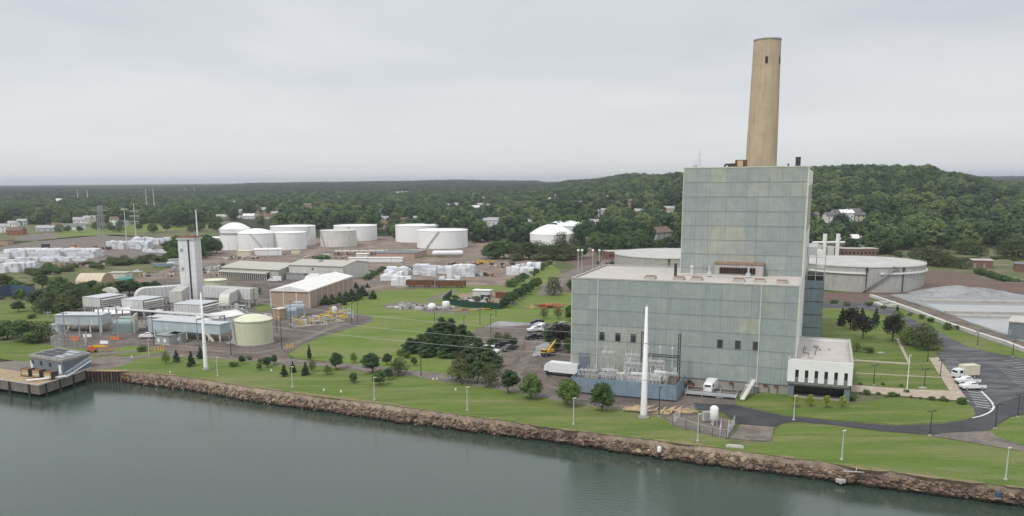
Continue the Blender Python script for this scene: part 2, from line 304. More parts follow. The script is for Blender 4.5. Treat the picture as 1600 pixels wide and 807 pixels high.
# stones
def rock_mesh(seed):
    r = random.Random(seed); t = (1+5**.5)/2
    vs = [Vector(p).normalized() for p in ((-1, t, 0), (1, t, 0), (-1, -t, 0), (1, -t, 0), (0, -1, t), (0, 1, t), (0, -1, -t), (0, 1, -t), (t, 0, -1), (t, 0, 1), (-t, 0, -1), (-t, 0, 1))]
    fs = [(0, 11, 5), (0, 5, 1), (0, 1, 7), (0, 7, 10), (0, 10, 11), (1, 5, 9), (5, 11, 4), (11, 10, 2), (10, 7, 6), (7, 1, 8), (3, 9, 4), (3, 4, 2), (3, 2, 6), (3, 6, 8), (3, 8, 9), (4, 9, 5), (2, 4, 11), (6, 2, 10), (8, 6, 7), (9, 8, 1)]
    sx, sy, sz = r.uniform(.7, 1.2), r.uniform(.6, 1), r.uniform(.45, .8)
    return [Vector((v.x*sx, v.y*sy, v.z*sz))*r.uniform(.72, 1.15) for v in vs], fs
def rock_mat():
    m = ground_mat('broken_brown_rock', [(.20, .15, .115), (.29, .225, .17), (.13, .10, .08)], (.5, .8, 3), .06, 5)
    t = m.node_tree; b = t.nodes['Principled BSDF']; src = b.inputs['Base Color'].links[0].from_socket
    g = nn(t, 'ShaderNodeNewGeometry'); oi = nn(t, 'ShaderNodeObjectInfo'); a = nn(t, 'ShaderNodeMath', operation='ADD'); t.links.new(g.outputs['Random Per Island'], a.inputs[0]); t.links.new(oi.outputs['Random'], a.inputs[1])
    fr = nn(t, 'ShaderNodeMath', operation='FRACT'); t.links.new(a.outputs[0], fr.inputs[0])
    cr = nn(t, 'ShaderNodeValToRGB'); e = cr.color_ramp.elements; e[0].color = (.5, .5, .52, 1); e[1].color = (1.75, 1.7, 1.6, 1); e.new(.55).color = (.95, .9, .88, 1); e.new(.88).color = (1.2, 1.1, 1.0, 1); t.links.new(fr.outputs[0], cr.inputs[0])
    x = nn(t, 'ShaderNodeMix', data_type='RGBA', blend_type='MULTIPLY'); x.inputs[0].default_value = 1; t.links.new(src, x.inputs[6]); t.links.new(cr.outputs[0], x.inputs[7])
    # the tide leaves the lowest stones wet and weed-dark
    sp = nn(t, 'ShaderNodeSeparateXYZ'); t.links.new(g.outputs['Position'], sp.inputs[0]); r = nn(t, 'ShaderNodeMapRange'); r.inputs[1].default_value = WZ+.35; r.inputs[2].default_value = WZ+.9; t.links.new(sp.outputs[2], r.inputs[0])
    y = nn(t, 'ShaderNodeMix', data_type='RGBA'); y.inputs[6].default_value = (.018, .017, .013, 1); t.links.new(x.outputs[2], y.inputs[7]); t.links.new(r.outputs[0], y.inputs[0]); t.links.new(y.outputs[2], b.inputs['Base Color']); return m
m_rock = rock_mat(); ROCKS = []
for i in range(6):
    vs, fs = rock_mesh(i); q = MB(); q.add(vs, fs); ROCKS.append(q.mesh('rock', m_rock))
big = MB(); data = [rock_mesh(20+i) for i in range(12)]
for i in range(15000):
    u = rnd.uniform(-60, 1680)**1.0; s = 1.08-.80*rnd.random()**1.7; p = shore(u, s); 
    if 30 < u < 132 and s > .4: continue
    sz = (.13+.45*rnd.random()**3); vs, fs = data[i % 12]; a = rnd.uniform(0, 6.28); c_, s_ = math.cos(a)*sz, math.sin(a)*sz
    big.add([(p.x+v.x*c_-v.y*s_, p.y+v.x*s_+v.y*c_, p.z+v.z*sz+.05) for v in vs], fs)
tag(big.obj('rock_armour', m_rock), kind='stuff')
for i in range(300):
    u = 1700-1300*rnd.random()**1.1; s = rnd.uniform(.4, 1.02); p = shore(u, s)
    inst('rock', ROCKS[i % 6], bank, (p.x, p.y, p.z+.15), (rnd.uniform(-.3, .3), rnd.uniform(-.3, .3), rnd.uniform(0, 6.28)), rnd.uniform(.5, .95))
# main ground: from the bank back to where the land starts to rise
GY = 640.
HSLOPE = GY/1000
pts = [shore(u, 0) for u in US]; A = pts[0]; B = pts[-1]
far = [(1250, GY), (-1250, GY)]
flat = [Vector((p.x, p.y, 0)) for p in pts]+[Vector((1250, B.y, 0))]+[Vector((x, y, 0)) for x, y in far]+[Vector((-1250, A.y, 0))]
def cover_mesh(pts, z, mat, name):
    tris = tessellate_polygon([[Vector((p[0], p[1], 0)) for p in pts]]); m = MB(); m.v = [(p[0], p[1], z) for p in pts]
    for t in tris:
        a, b, c = [Vector(m.v[i]) for i in t]
        if (b-a).cross(c-a).z < 0: t = t[::-1]
        m.f.append(tuple(t)); m.m.append(0)
    return m.mesh(name, mat)
tag(inst('ground', cover_mesh(flat, 0., m_rough, 'ground')), kind='structure')
def cover(name, px, mat, z, jit=.35, step=2.5, world=False, parent=None):
    w = [Vector((*p[:2], 0)) if world else Vector(G(*p)) for p in px]; outp = []
    for a, b in zip(w, w[1:]+w[:1]):
        d = b-a; n = max(1, int(d.length/step)) if jit else 1
        nrm = Vector((-d.y, d.x, 0)).normalized() if d.length > 0 else Vector((0, 0, 0))
        for i in range(n):
            p = a+d*i/n
            if jit: p = p+nrm*(noise.noise(Vector((p.x*.12, p.y*.12, z*50)))*2+noise.noise(Vector((p.x*.6, p.y*.6, z*50)))*.8)*jit
            outp.append(p)
    return tag(inst(name, cover_mesh(outp, z, mat, name), parent), kind='structure')
def shore_px(u0, u1, s=-.12, n=40):
    return [shore(u0+(u1-u0)*i/n, s)[:2] for i in range(n+1)]
def W(px): return [G(*p)[:2] for p in px]
# --- yards of bare earth
cover('plant_yard', [(78, 520), (88, 500), (130, 480), (180, 462), (215, 445), (250, 436), (330, 438), (420, 432), (470, 436), (545, 438), (575, 448), (560, 470), (581, 497), (583, 503), (549, 512), (514, 523), (477, 536), (448, 553), (452, 562), (400, 560), (330, 556), (240, 549), (210, 540), (150, 547), (135, 556), (145, 580), (128, 578), (120, 548), (75, 545)], m_yard, .03)
cover('storage_yard', [(205, 452), (215, 420), (250, 405), (345, 400), (450, 398), (560, 398), (640, 404), (760, 398), (860, 404), (868, 412), (820, 430), (790, 446), (760, 450), (600, 450), (570, 458), (540, 445), (440, 438), (330, 442), (260, 444)], m_dirt, .024)
cover('tank_field', [(330, 400), (345, 386), (500, 372), (760, 366), (860, 372), (930, 378), (960, 392), (900, 404), (760, 399), (560, 399), (345, 401)], m_dirt, .02)
cover('field_of_rubble', [(0, 386), (60, 376), (160, 366), (262, 372), (275, 388), (250, 404), (140, 412), (0, 428)], m_path, .02)
cover('spoil_bank', [(1455, 422), (1490, 424), (1600, 449), (1660, 463), (1700, 480), (1600, 466), (1540, 458), (1470, 462), (1440, 462), (1400, 456), (1282, 459), (1282, 478), (1353, 477), (1367, 461), (1400, 463)], m_berm, .026)
cover('rail_yard', [(868, 406), (960, 398), (1062, 392), (1062, 425), (950, 425), (895, 440), (893, 462), (860, 462), (840, 455), (847, 446), (868, 430), (905, 418)], m_berm, .028)
cover('switch_garden', [(600, 478), (615, 474), (640, 472), (700, 478), (742, 484), (735, 490), (680, 490), (640, 484), (603, 482)], m_path, .075)
# --- lawns
cover('shore_lawn', shore_px(150, 1145)+W([(1140, 688), (1052, 668), (1034, 652), (969, 642), (880, 628), (810, 613), (740, 602), (640, 587), (580, 583), (514, 572), (440, 570), (400, 564), (330, 560), (250, 556), (215, 560), (190, 572), (150, 578)]), m_lawn, .06, world=True)
cover('shore_lawn', shore_px(1120, 2100)+W([(2100, 770), (1800, 735), (1600, 706), (1545, 698), (1486, 688), (1454, 682), (1374, 675), (1300, 666), (1240, 661), (1222, 664), (1212, 672), (1206, 690), (1175, 694)]), m_lawn, .062, world=True)
cover('west_lawn', shore_px(-240, 40)+W([(62, 560), (100, 556), (138, 552), (132, 546), (80, 540), (40, 535), (0, 533), (-150, 530)]), m_lawn, .06, world=True)
cover('west_lawn', [(-40, 520), (-40, 478), (0, 474), (60, 474), (95, 480), (88, 498), (70, 512), (30, 520)], m_lawn, .061)
cover('meadow', [(448, 554), (477, 537), (514, 524), (549, 513), (581, 503), (583, 497), (569, 492), (539, 491), (534, 479), (560, 462), (600, 456), (663, 452), (720, 450), (766, 452), (800, 450), (843, 447), (860, 456), (900, 459), (900, 507), (833, 505), (779, 502), (754, 512), (734, 522), (720, 540), (740, 562), (760, 585), (730, 590), (638, 578), (579, 573), (514, 566), (460, 560)], m_lawn2, .058)
cover('verge', [(690, 446), (790, 447), (820, 432), (855, 412), (868, 417), (880, 430), (850, 446), (843, 455), (760, 456), (690, 452)], m_lawn2, .063)
cover('grass_island', [(182, 546), (205, 541), (240, 543), (262, 549), (225, 556), (180, 556)], m_lawn2, .064)
cover('grass_island', [(398, 478), (425, 474), (424, 484), (402, 488)], m_lawn2, .064)
cover('far_field', [(67, 372), (85, 364), (150, 355), (225, 350), (330, 347), (335, 356), (240, 362), (160, 368)], m_lawn2, .03)
cover('village_fields', [(-160, 374), (-160, 351), (60, 351), (150, 347), (350, 345), (352, 374), (330, 386), (262, 373), (160, 368), (60, 377)], m_rough, .02)
cover('tan_field', [(22, 372), (40, 367), (88, 364), (96, 368), (60, 375), (24, 376)], m_path, .05)
cover('tan_field', [(330, 336), (345, 340), (372, 351), (350, 352), (338, 345)], m_path, .06)
cover('scrub', [(0, 432), (140, 414), (255, 404), (275, 392), (300, 402), (250, 425), (200, 440), (150, 455), (100, 470), (0, 474), (-120, 470), (-120, 440)], m_rough, .034)
cover('building_lawn', [(1164, 611), (1232, 616), (1330, 631), (1399, 622), (1473, 628), (1513, 631), (1520, 637), (1523, 647), (1511, 655), (1473, 661.5), (1399, 664), (1300, 656), (1224, 649), (1150, 632), (1150, 622)], m_lawn, .063)
cover('entrance_lawn', [(1275, 530), (1282, 478), (1353, 483), (1405, 500), (1452, 528), (1478, 545), (1462, 554), (1451, 560), (1483, 611), (1424, 608), (1332, 601), (1300, 600), (1262, 560)], m_lawn, .065)
cover('basin_lawn', [(1353, 474), (1400, 482), (1440, 495), (1475, 509), (1522, 526), (1569, 541), (1640, 560), (1640, 575), (1600, 561), (1548, 551), (1513, 543), (1452, 511), (1419, 497), (1380, 484)], m_lawn, .064)
cover('corner_lawn', [(1600, 649), (1578, 652), (1563, 662), (1545, 674), (1555, 682), (1578, 691), (1640, 706), (1760, 720), (1760, 640), (1660, 642)], m_lawn, .066)
cover('worn_verge', [shore(190+i*5, -.18)[:2] for i in range(300)]+[shore(190+(299-i)*5, -.9)[:2] for i in range(300)], m_verge, .068, jit=.6, world=True)
# --- roads and hard standing
cover('gravel_track', [(128, 579), (150, 560), (200, 557), (260, 553), (330, 557), (400, 561), (450, 561), (514, 566), (579, 573), (638, 578), (720, 588), (790, 598), (870, 610), (880, 622), (960, 632), (1058, 640), (1084, 630), (1090, 645), (1052, 662), (1034, 652), (969, 642), (880, 629), (810, 614), (740, 603), (640, 588), (580, 584), (514, 573), (440, 571), (400, 565), (330, 561), (255, 557), (215, 561), (190, 573), (165, 577)], m_path, .07)
cover('dirt_track', [(663, 470), (690, 460), (700, 455), (712, 453), (715, 456), (705, 460), (690, 466), (672, 472)], m_path, .072)
cover('curved_road', [(840, 462), (847, 446), (870, 432), (905, 418), (935, 412), (945, 415), (915, 424), (890, 436), (876, 450), (872, 462)], m_path, .074)
cover('parking_yard', [(779, 502), (833, 505), (893, 507), (896, 560), (898, 612), (880, 622), (790, 604), (752, 592), (742, 566), (724, 540), (734, 520), (754, 512)], m_lot, .076)
cover('gravel_patch', [(779, 502), (833, 505), (848, 507), (800, 510), (770, 511), (762, 509)], m_gravelgrey, .08, jit=.2)
cover('puddled_track', [(828, 556), (838, 540), (858, 534), (868, 538), (850, 548), (846, 558)], m_gravelgrey, .081, jit=.5)
cover('service_yard', [(900, 612), (1060, 600), (1158, 611), (1150, 622), (1150, 634), (1083, 632), (1058, 642), (890, 626)], m_yard, .077)
cover('asphalt_road', [(1083, 630), (1120, 633), (1150, 634), (1224, 651), (1300, 658), (1399, 666), (1474, 663.5), (1511, 657), (1526, 648), (1560, 630), (1600, 618), (1600, 649), (1578, 652), (1563, 662), (1545, 674), (1486, 677), (1454, 680), (1374, 674), (1300, 664), (1240, 659), (1222, 662), (1210, 668), (1150, 662), (1142, 654), (1130, 645), (1090, 640)], m_asph, .09, jit=.12)
cover('gravel_apron', [(1455, 682), (1478, 674), (1545, 674), (1556, 682), (1600, 697), (1640, 708), (1640, 716), (1600, 706), (1545, 697)], m_path, .085)
cover('concrete_patch', [(1142, 686), (1157, 664), (1212, 668), (1208, 672), (1206, 690), (1175, 689)], m_path, .086, jit=.1)
cover('tank_enclosure_floor', [(1050, 655), (1064, 648), (1110, 650), (1152, 660), (1142, 686), (1050, 665)], m_lot, .084)
cover('car_park', [(1440, 530), (1405, 500), (1353, 484), (1282, 482), (1282, 474), (1353, 474), (1395, 481), (1419, 497), (1452, 511), (1513, 543), (1548, 551), (1600, 562), (1700, 585), (1760, 640), (1660, 642), (1600, 649), (1600, 618), (1560, 632), (1530, 652), (1523, 647), (1520, 637), (1513, 630), (1503, 614), (1488, 589), (1468, 560), (1462, 553), (1478, 545)], m_lotasph, .088, jit=.1)
cover('pavement', [(1466, 559), (1488, 589), (1503, 614), (1515, 629), (1498, 627), (1399, 619), (1330, 613), (1330, 602), (1424, 609), (1483.5, 611.5), (1451, 560)], m_walk, .12, jit=0)
for q in ([(1399, 529), (1404, 529), (1423, 568), (1419, 569)], [(1335, 562.5), (1421, 568), (1421, 570.5), (1335, 564.5)], [(1337, 583), (1468, 590), (1468, 591.2), (1337, 584.2)]): cover('footpath', q, m_walk, .1, jit=0)
def track(pts, w, mat, z, name='wheel_track'):
    P_ = [Vector(G(*p)) for p in pts]; l, r_ = [], []
    for i, p in enumerate(P_):
        d = (P_[min(i+1, len(P_)-1)]-P_[max(0, i-1)]).normalized(); n = Vector((-d.y, d.x, 0))*w/2; l.append((p+n)[:2]); r_.append((p-n)[:2])
    cover(name, l+r_[::-1], mat, z, jit=.25, world=True)
for i, (p_, w_, m_) in enumerate((([(800, 600), (820, 570), (832, 550), (838, 530), (830, 514)], 1.2, m_path), ([(788, 596), (806, 566), (818, 545), (822, 528)], 1.0, m_yard), ([(868, 605), (850, 575), (840, 556)], 1.4, m_yard), ([(760, 594), (800, 585), (850, 600), (890, 615)], 1.3, m_dirt),
        ([(150, 556), (200, 550), (270, 545), (340, 549), (400, 553), (445, 545), (500, 520), (545, 505)], 3.2, m_path), ([(150, 545), (210, 536), (300, 543), (360, 546)], 1.3, m_dirt), ([(260, 441), (330, 439), (420, 443), (470, 447), (545, 446)], 5, m_path), ([(575, 446), (640, 418), (700, 408), (760, 405)], 6, m_path), ([(640, 443), (700, 438), (780, 436), (840, 424)], 4, m_sand), ([(255, 430), (300, 418), (360, 410)], 6, m_path), ([(345, 402), (450, 401), (520, 404), (600, 398), (680, 396), (760, 391)], 5, m_path))): track(p_, w_, m_, .082+.0015*i)
# painted bays and hatching
def stripe(a, b, w, z=.115, name='painted_line', mat=None):
    A, B = Vector(G(*a)), Vector(G(*b)); d = (B-A).normalized(); n = Vector((-d.y, d.x, 0))*w/2
    cover(name, [(A-n)[:2], (B-n)[:2], (B+n)[:2], (A+n)[:2]], mat or m_line, z, jit=0, world=True)
for i in range(7): stripe((1513+i*2.0, 613+i*3.8), (1537+i*2.1, 615.5+i*4.0), .35)
arc = [(1533, 612), (1542, 621), (1550, 630), (1553, 636), (1551, 641), (1545, 646), (1533, 651), (1519, 654)]
for a, b in zip(arc, arc[1:]): stripe(a, b, .45, .118, 'painted_edge_line')
for i in range(13): stripe((1470+i*1.7, 560.5+i*2.9), (1496+i*2.0, 562.5+i*2.9), .16, .114)
for i in range(9): stripe((1568+i*4.5, 565+i*3.6), (1590+i*5, 563+i*3.6), .16, .114)
for i in range(8): stripe((1560+i*4.5, 576+i*3.9), (1584+i*5, 580+i*3.9), .16, .114)

# ------------------------------------------------------------------ hills
DCOL = [640, 820, 1100, 1500, 2000, 2700, 3500, 4500, 6000, 9000, 14000, 22000]
PROF = {-300: [0, 0, 0, 1, 4, 9, 15, 20, 22, 24, 30, 24], 50: [0, 0, 0, 1, 4, 10, 16, 20, 22, 24, 32, 24], 250: [0, 0, 0, 1, 3, 7, 13, 18, 22, 24, 34, 24], 330: [0, 0, 0, 1, 4, 9, 16, 22, 22, 24, 34, 24], 400: [0, 0, 0, 2, 6, 11, 23, 32, 26, 24, 30, 24], 500: [0, 0, 0, 3, 7, 12, 24, 35, 28, 24, 24, 24],
        600: [0, 0, 1, 4, 8, 12, 25, 37, 30, 24, 24, 24], 690: [0, 0, 2, 5, 10, 14, 27, 41, 30, 24, 24, 24], 800: [0, 0, 3, 7, 13, 18, 28, 38, 28, 24, 24, 24], 835: [0, 1, 4, 10, 15, 19, 26, 36, 27, 24, 24, 24], 860: [0, 1, 6, 14, 18, 20, 21, 22, 22, 22, 22, 22], 900: [0, 2, 10, 19, 27, 34, 30, 24, 24, 24, 24, 24],
        1000: [0, 4, 16, 32, 44, 42, 34, 28, 26, 26, 26, 26], 1070: [0, 5, 22, 43, 44, 40, 36, 28, 26, 26, 26, 26], 1200: [0, 12, 38, 50, 44, 38, 32, 30, 26, 26, 26, 26], 1300: [0, 17, 48, 51, 42, 32, 28, 30, 26, 26, 26, 26],
        1450: [0, 18, 47, 47, 36, 28, 26, 34, 26, 26, 26, 26], 1490: [0, 15, 38, 38, 30, 25, 26, 36, 28, 26, 26, 26], 1530: [0, 12, 31, 32, 24, 22, 26, 37, 30, 26, 26, 26], 1570: [0, 8, 21, 22, 20, 22, 28, 37, 30, 26, 26, 26], 1650: [0, 7, 15, 18, 20, 24, 28, 38, 30, 26, 26, 26], 2200: [0, 7, 15, 18, 20, 24, 28, 38, 30, 26, 26, 26]}
UK = sorted(PROF)
def hz(x, y):
    if y <= GY: return 0.
    u = U0+F*x/y/.983; u = max(UK[0], min(UK[-1], u))
    j = max(i for i in range(len(UK)) if UK[i] <= u); j = min(j, len(UK)-2); f = (u-UK[j])/(UK[j+1]-UK[j]); f = f*f*(3-2*f)
    yy = min(max(y, DCOL[0]), DCOL[-1]-1); i = max(k for k in range(len(DCOL)) if DCOL[k] <= yy); i = min(i, len(DCOL)-2); g = (yy-DCOL[i])/(DCOL[i+1]-DCOL[i]); g = g*g*(3-2*g)
    a, b = PROF[UK[j]], PROF[UK[j+1]]; z = (a[i]*(1-g)+a[i+1]*g)*(1-f)+(b[i]*(1-g)+b[i+1]*g)*f
    return z*(1+.20*noise.noise(Vector((x/(90+y*.06), y/400, 1))))
def Gt(u, v):                          # where the line of sight meets the hills
    d = ray(u, v); y = 300.
    while y < 15000:
        t = y/d[1]; z = CH+d[2]*t
        if z <= hz(d[0]*t, y): return (d[0]*t, y, hz(d[0]*t, y))
        y += 4+y*.003
    return (d[0]*y/d[1], y, 0)
mb = MB(); ys = []; y = GY
while y < 22000: ys.append(y); y *= 1.035
xs = [-1.0+2.3*i/150 for i in range(151)]
for y in ys:
    for a in xs: mb.v.append((a*y*.9 if y > GY else a*y*.9, y, hz(a*y*.9, y)))
n = len(xs)
for i in range(len(ys)-1):
    for j in range(n-1): mb.f.append((i*n+j, i*n+j+1, (i+1)*n+j+1, (i+1)*n+j)); mb.m.append(0)
tag(mb.obj('hills', m_wood, smooth=True), kind='structure')
# ------------------------------------------------------------------ power station
W_, H_, DB = 54.2, 25.7, 35.0; T0, T1, TY, TZ, TB = 23.5, 54.2, 22.8, 53.1, 84.0
ps = thing('power_station', 'huge grey-green metal-clad power station with a tall boiler house rising from its long low block', 'power station', tuple(O0), YAW)
mb = MB(); mb.box(.15, W_-.15, .15, DB, 2.0, H_-.9); mb.box(T0+.15, T1-.15, TY+.15, TB, 0, TZ-.4)
mb.box(.15, T0, DB, DB+.01, 2, 20)
mb.obj('wall', CLAD[1], ps)
mb = MB(); mb.box(0.05, W_-.05, .05, DB-.1, 0, 2.0); mb.obj('concrete_base', m_conc, ps)
def panel_face(x0, x1, y, z1, z0, dz, seed, pick, side=1):
    r = random.Random(seed); z = z1; row = 0
    xs = [x0]
    while xs[-1] < x1-4.2: xs.append(xs[-1]+r.choice((2.6, 3.4, 4.2, 5.2)))
    xs.append(x1); base = [pick(r, (a+b)/2, None) for a, b in zip(xs, xs[1:])]
    while z > z0+.3:
        zl = max(z-dz, z0)
        for (a, b), bc in zip(zip(xs, xs[1:]), base):
            q = MB(); q.box(a+.012, b-.012, y-.10-r.uniform(0, .025), y+.1, zl+.10, z-.03)
            q.obj('cladding_panel', CLAD[pick(r, (a+b)/2, (z+zl)/2, bc)], ps)
        z = zl; row += 1
def pick_t(r, x, z, bc=None):
    if z is None: return r.choice((0, 0, 0, 1, 2))
    if z > 49.5: return r.choice((0, 2, 3, 2) if x > 33 else (3, 2, 0, 4))
    if z > 45.5: return r.choice((0, 2, 2, 3)) if x > 30 else r.choice((0, 1, 2))
    if 31 < x < 38 and 28 < z < 42: return r.choice((2, 3, 4, 2))
    if 36 < x < 42 and z < 29.5: return 4
    return r.choice((bc, bc, bc, 0, 1))
def pick_b(r, x, z, bc=None):
    if z is None: return r.choice((0, 1, 1, 1, 2))
    if 7 < x < 17.5 and z < 15: return r.choice((3, 4, 2, 3, 4))
    if x < 6.7: return r.choice((0, 1, 1, 2))
    if 42 < x < 46 and 14 < z < 19: return 4
    if 16 < x < 26 and z > 21: return r.choice((0, 1, 2))
    return r.choice((bc, bc, bc, 0, 1))
panel_face(T0, T1, TY, TZ, H_-.3, 3.73, 3, pick_t)
panel_face(0, 6.7, 0, H_-.05, 2.05, 3.9, 5, pick_b); panel_face(6.9, 45.75, 0, H_-.05, 2.05, 3.9, 6, pick_b); panel_face(45.95, W_, 0, H_-.05, 2.05, 3.9, 9, pick_b)
q = MB()
for k in range(1, 8): q.box(T0-.02, T1+.02, TY-.16, TY, TZ-3.73*k-.03, TZ-3.73*k+.08)
q.obj('seam_flashing', m_grey, ps)
q = MB()
for k in range(1, 7):
    for a, b in ((0, 6.7), (6.9, 45.75), (45.95, W_)): q.box(a, b, -.15, 0, H_-.05-3.9*k-.02, H_-.05-3.9*k+.07)
q.obj('seam_flashing', m_bluewing, ps)
for x in (6.8, 45.85):
    q = MB(); q.box(x-.12, x+.12, -.34, 0, 2.0, H_); q.obj('downpipe', m_trim, ps)
# windows low in the long block
for x, dark in ((8.0, 1), (12.1, 1), (16.0, 0), (37.0, 0), (41.1, 0), (45.2, 0)):
    w = MB(); w.box(x-.75, x+.75, -.24, -.04, 10.1, 12.4); wo = w.obj('window', m_grey, ps)
    w = MB(); w.box(x-.6, x+.6, -.27, -.1, 10.25, 12.25); po = w.obj('pane', m_glass if dark else m_dark, wo)
    w = MB(); w.box(x-.03, x+.03, -.29, -.2, 10.25, 12.25); w.box(x-.6, x+.6, -.29, -.2, 11.2, 11.26); w.obj('muntin', m_dark, wo)
# corner trims and copings
q = MB(); q.box(T0-.12, T0+.05, TY-.2, TY+.25, H_, TZ+.12); q.obj('corner_trim', m_yellowtrim, ps); q = MB(); q.box(T1-.3, T1+.1, TY-.2, TY+.3, H_, TZ+.12); q.obj('corner_trim', m_yellowtrim, ps)
q = MB(); q.box(-.1, .1, -.2, .2, .1, H_+.1); q.obj('corner_trim', m_yellowtrim, ps)
q = MB(); q.box(W_-.15, W_+.1, -.2, .2, .1, H_+.1); q.obj('corner_trim', m_yellowtrim, ps)
q = MB(); q.box(T0-.2, T1+.15, TY-.22, TY+.3, TZ-.02, TZ+.22); q.box(T0-.2, T0+.3, TY+.3, TB, TZ-.02, TZ+.2); q.box(T1-.35, T1+.15, TY+.3, TB, TZ-.02, TZ+.2); q.obj('coping', m_yellowtrim, ps)
q = MB(); q.box(-.2, W_+.12, -.22, .25, H_-.02, H_+.28); q.box(-.2, .3, .25, DB, H_-.02, H_+.28); q.box(W_-.3, W_+.12, .25, TY-.25, H_-.02, H_+.28); q.box(-.2, T0, DB-.2, DB+.3, H_-.02, H_+.28); q.obj('parapet', m_conclt, ps)
q = MB(); q.box(.1, W_-.1, .1, TY, H_-.9, H_-.12); q.box(.1, T0, TY, DB-.05, H_-.9, H_-.12); q.obj('low_roof', m_roofbeige, ps)
q = MB(); q.box(T0+.1, T1-.1, TY+.1, TB-.1, TZ-.4, TZ-.05); q.obj('tower_roof', m_roofgrey, ps)
# the east side: smooth white sheet, a bare brownish strip high up
q = MB(); q.box(T1-.1, T1+.06, TY+.3, TB, 0, 36.0); q.box(T1-.1, T1+.06, TY+.3, TB, 48.5, TZ-.6); q.box(W_-.1, W_+.06, .2, TY+.3, 2.2, H_-.05); q.obj('side_wall', m_white, ps)
q = MB(); q.box(T1-.1, T1+.03, TY+.3, TB, 36.0, 48.5); q.obj('bare_side_sheet', m_conclt, ps)
# the blue-grey rear wing with its steel gallery
q = MB(); q.box(T1+.1, 59.6, 60, TB-1, 0, 20.5); wing = q.obj('rear_wing', m_bluewing, ps)
q = MB()
for k in range(5): q.box(T1+.1, 59.65, 59.88, 60, 2.5+k*3.9, 2.62+k*3.9)
q.obj('seam', m_dark, wing)
q = MB()
for x in (T1+.5, 57, 59.5):
    for y in (60.2, 66, 72): q.box(x-.1, x+.1, y-.1, y+.1, 20.5, 27.5)
for z in (22, 24, 27.4):
    q.box(T1+.5, 59.6, 60.1, 60.3, z, z+.15); q.box(59.4, 59.6, 60.2, 72, z, z+.15)
q.box(T1+.3, 59.6, 60.2, 72, 23.9, 24.0); q.obj('gallery', m_yellowtrim, ps)
q = MB(); q.box(T1+.3, 59.2, 61, 72, 20.5, 21.9); q.obj('gallery_floor', m_dark, ps)
q = MB(); q.box(T1+.2, 57, 66, 82, 27.5, 30); q.obj('white_duct', m_white, ps)
# roof hatches, louvre house, vents on the low roof
for x, y in ((18.6, 6.1), (25.7, 6.3), (30.0, 7.0), (40.0, 7.4), (44.8, 7.6), (50.0, 6.6)):
    q = MB(); q.box(x-1.35, x+1.35, y-1.5, y+1.5, H_-.12, H_+.55); h = q.obj('roof_hatch', m_conclt, ps)
    q = MB(); q.box(x-1.15, x+1.15, y-1.3, y+1.3, H_+.55, H_+.68); h2 = q.obj('hatch_grille', m_oldrust, h)
q = MB(); q.box(33, 44.8, 17.4, TY-.2, H_-.12, H_+3.0); lh = q.obj('louvre_house', m_conclt, ps)
q = MB(); q.box(34.2, 43, 17.2, 17.5, H_+.7, H_+2.2); q.obj('louvre_opening', m_black, lh)
q = MB()
for i in range(12): q.box(34.3+i*.73, 34.45+i*.73, 17.1, 17.25, H_+.7, H_+2.2)
q.obj('louvre_post', m_rust, lh)
q = MB(); q.box(32.8, 45, 17.2, TY-.2, H_+3.0, H_+3.2); q.obj('louvre_roof', m_oldrust, lh)
q = MB(); q.cyl(23.6, 13.9, H_-.12, H_+3.2, .38, n=12); q.obj('vent_pipe', m_dark, ps)
q = MB(); q.box(27.2, 27.9, 15.0, 15.7, H_, H_+2.6); q.cyl(27.6, 15.3, H_+2.6, H_+4.0, .08, n=6); q.box(27.1, 28.0, 14.8, 14.95, H_+2, H_+2.8); q.obj('rooftop_antenna', m_galv, ps)
for x in (31.9, 41.5):
    q = MB(); q.cyl(x, 15.5, H_, H_+2.6, .22, n=10); q.box(x-.6, x+.5, 15.4, 16.3, H_, H_+1.1); q.obj('roof_fan', m_galv, ps)
q = MB(); q.path([(24.5, 17, H_+.3), (32, 17, H_+.3), (32, 14.5, H_+.3), (46, 14.5, H_+.3)], .12); q.obj('roof_pipe', m_offwhite, ps)
# on the boiler house roof
q = MB(); q.box(35.6, 38.4, 30, 33, TZ, TZ+2.1); rb = q.obj('roof_plant_box', m_rust, ps)
q = MB(); q.box(36.2, 37.6, 29.9, 30, TZ+.4, TZ+1.9); q.obj('access_panel', m_plank, rb)
q = MB(); q.path([(33.0, 30, TZ), (33.0, 30, TZ+.9), (35.6, 30, TZ+1.0)], .25); q.box(33.8, 35.6, 29.6, 30.6, TZ, TZ+.8); q.obj('steam_pipe', m_dark, ps)
q = MB(); q.cyl(51.3, 27, TZ, TZ+2.3, .62, n=14); q.cyl(51.3, 27, TZ+2.3, TZ+2.5, .7, n=14); q.obj('black_vent', m_dark, ps)
q = MB(); q.cyl(49, 27, TZ, TZ+.95, .2, n=8); q.obj('small_vent', m_dark, ps)
q = MB()
q.box(25.5, 26.3, 24, 25, TZ, TZ+.9)
for x, h in ((25.9, 1.8), (26.5, 2.5), (27.1, 4.6), (27.5, 2.2)): q.tube((x, 24.4, TZ), (x, 24.4, TZ+h), .09)
q.tube((26.6, 24.4, TZ+3.4), (27.6, 24.4, TZ+3.4), .04); q.obj('aerial_mast', m_galv, ps)
# vents and pipes low on the front
q = MB()
for x, z in ((40, 1.7), (44.5, 1.7), (47.9, 1.8), (50.3, 1.8)): q.box(x-.5, x+.5, -.2, .05, z-.2, z+.2)
for x in (40.5, 48.7, 50.6): q.box(x-.08, x+.08, -.18, .05, .1, 1.7)
q.obj('base_vent', m_rust, ps)
q = MB(); q.box(2.0, 5.0, -.2, .1, 2.0, 6.6); d = q.obj('roller_door', m_slate, ps)

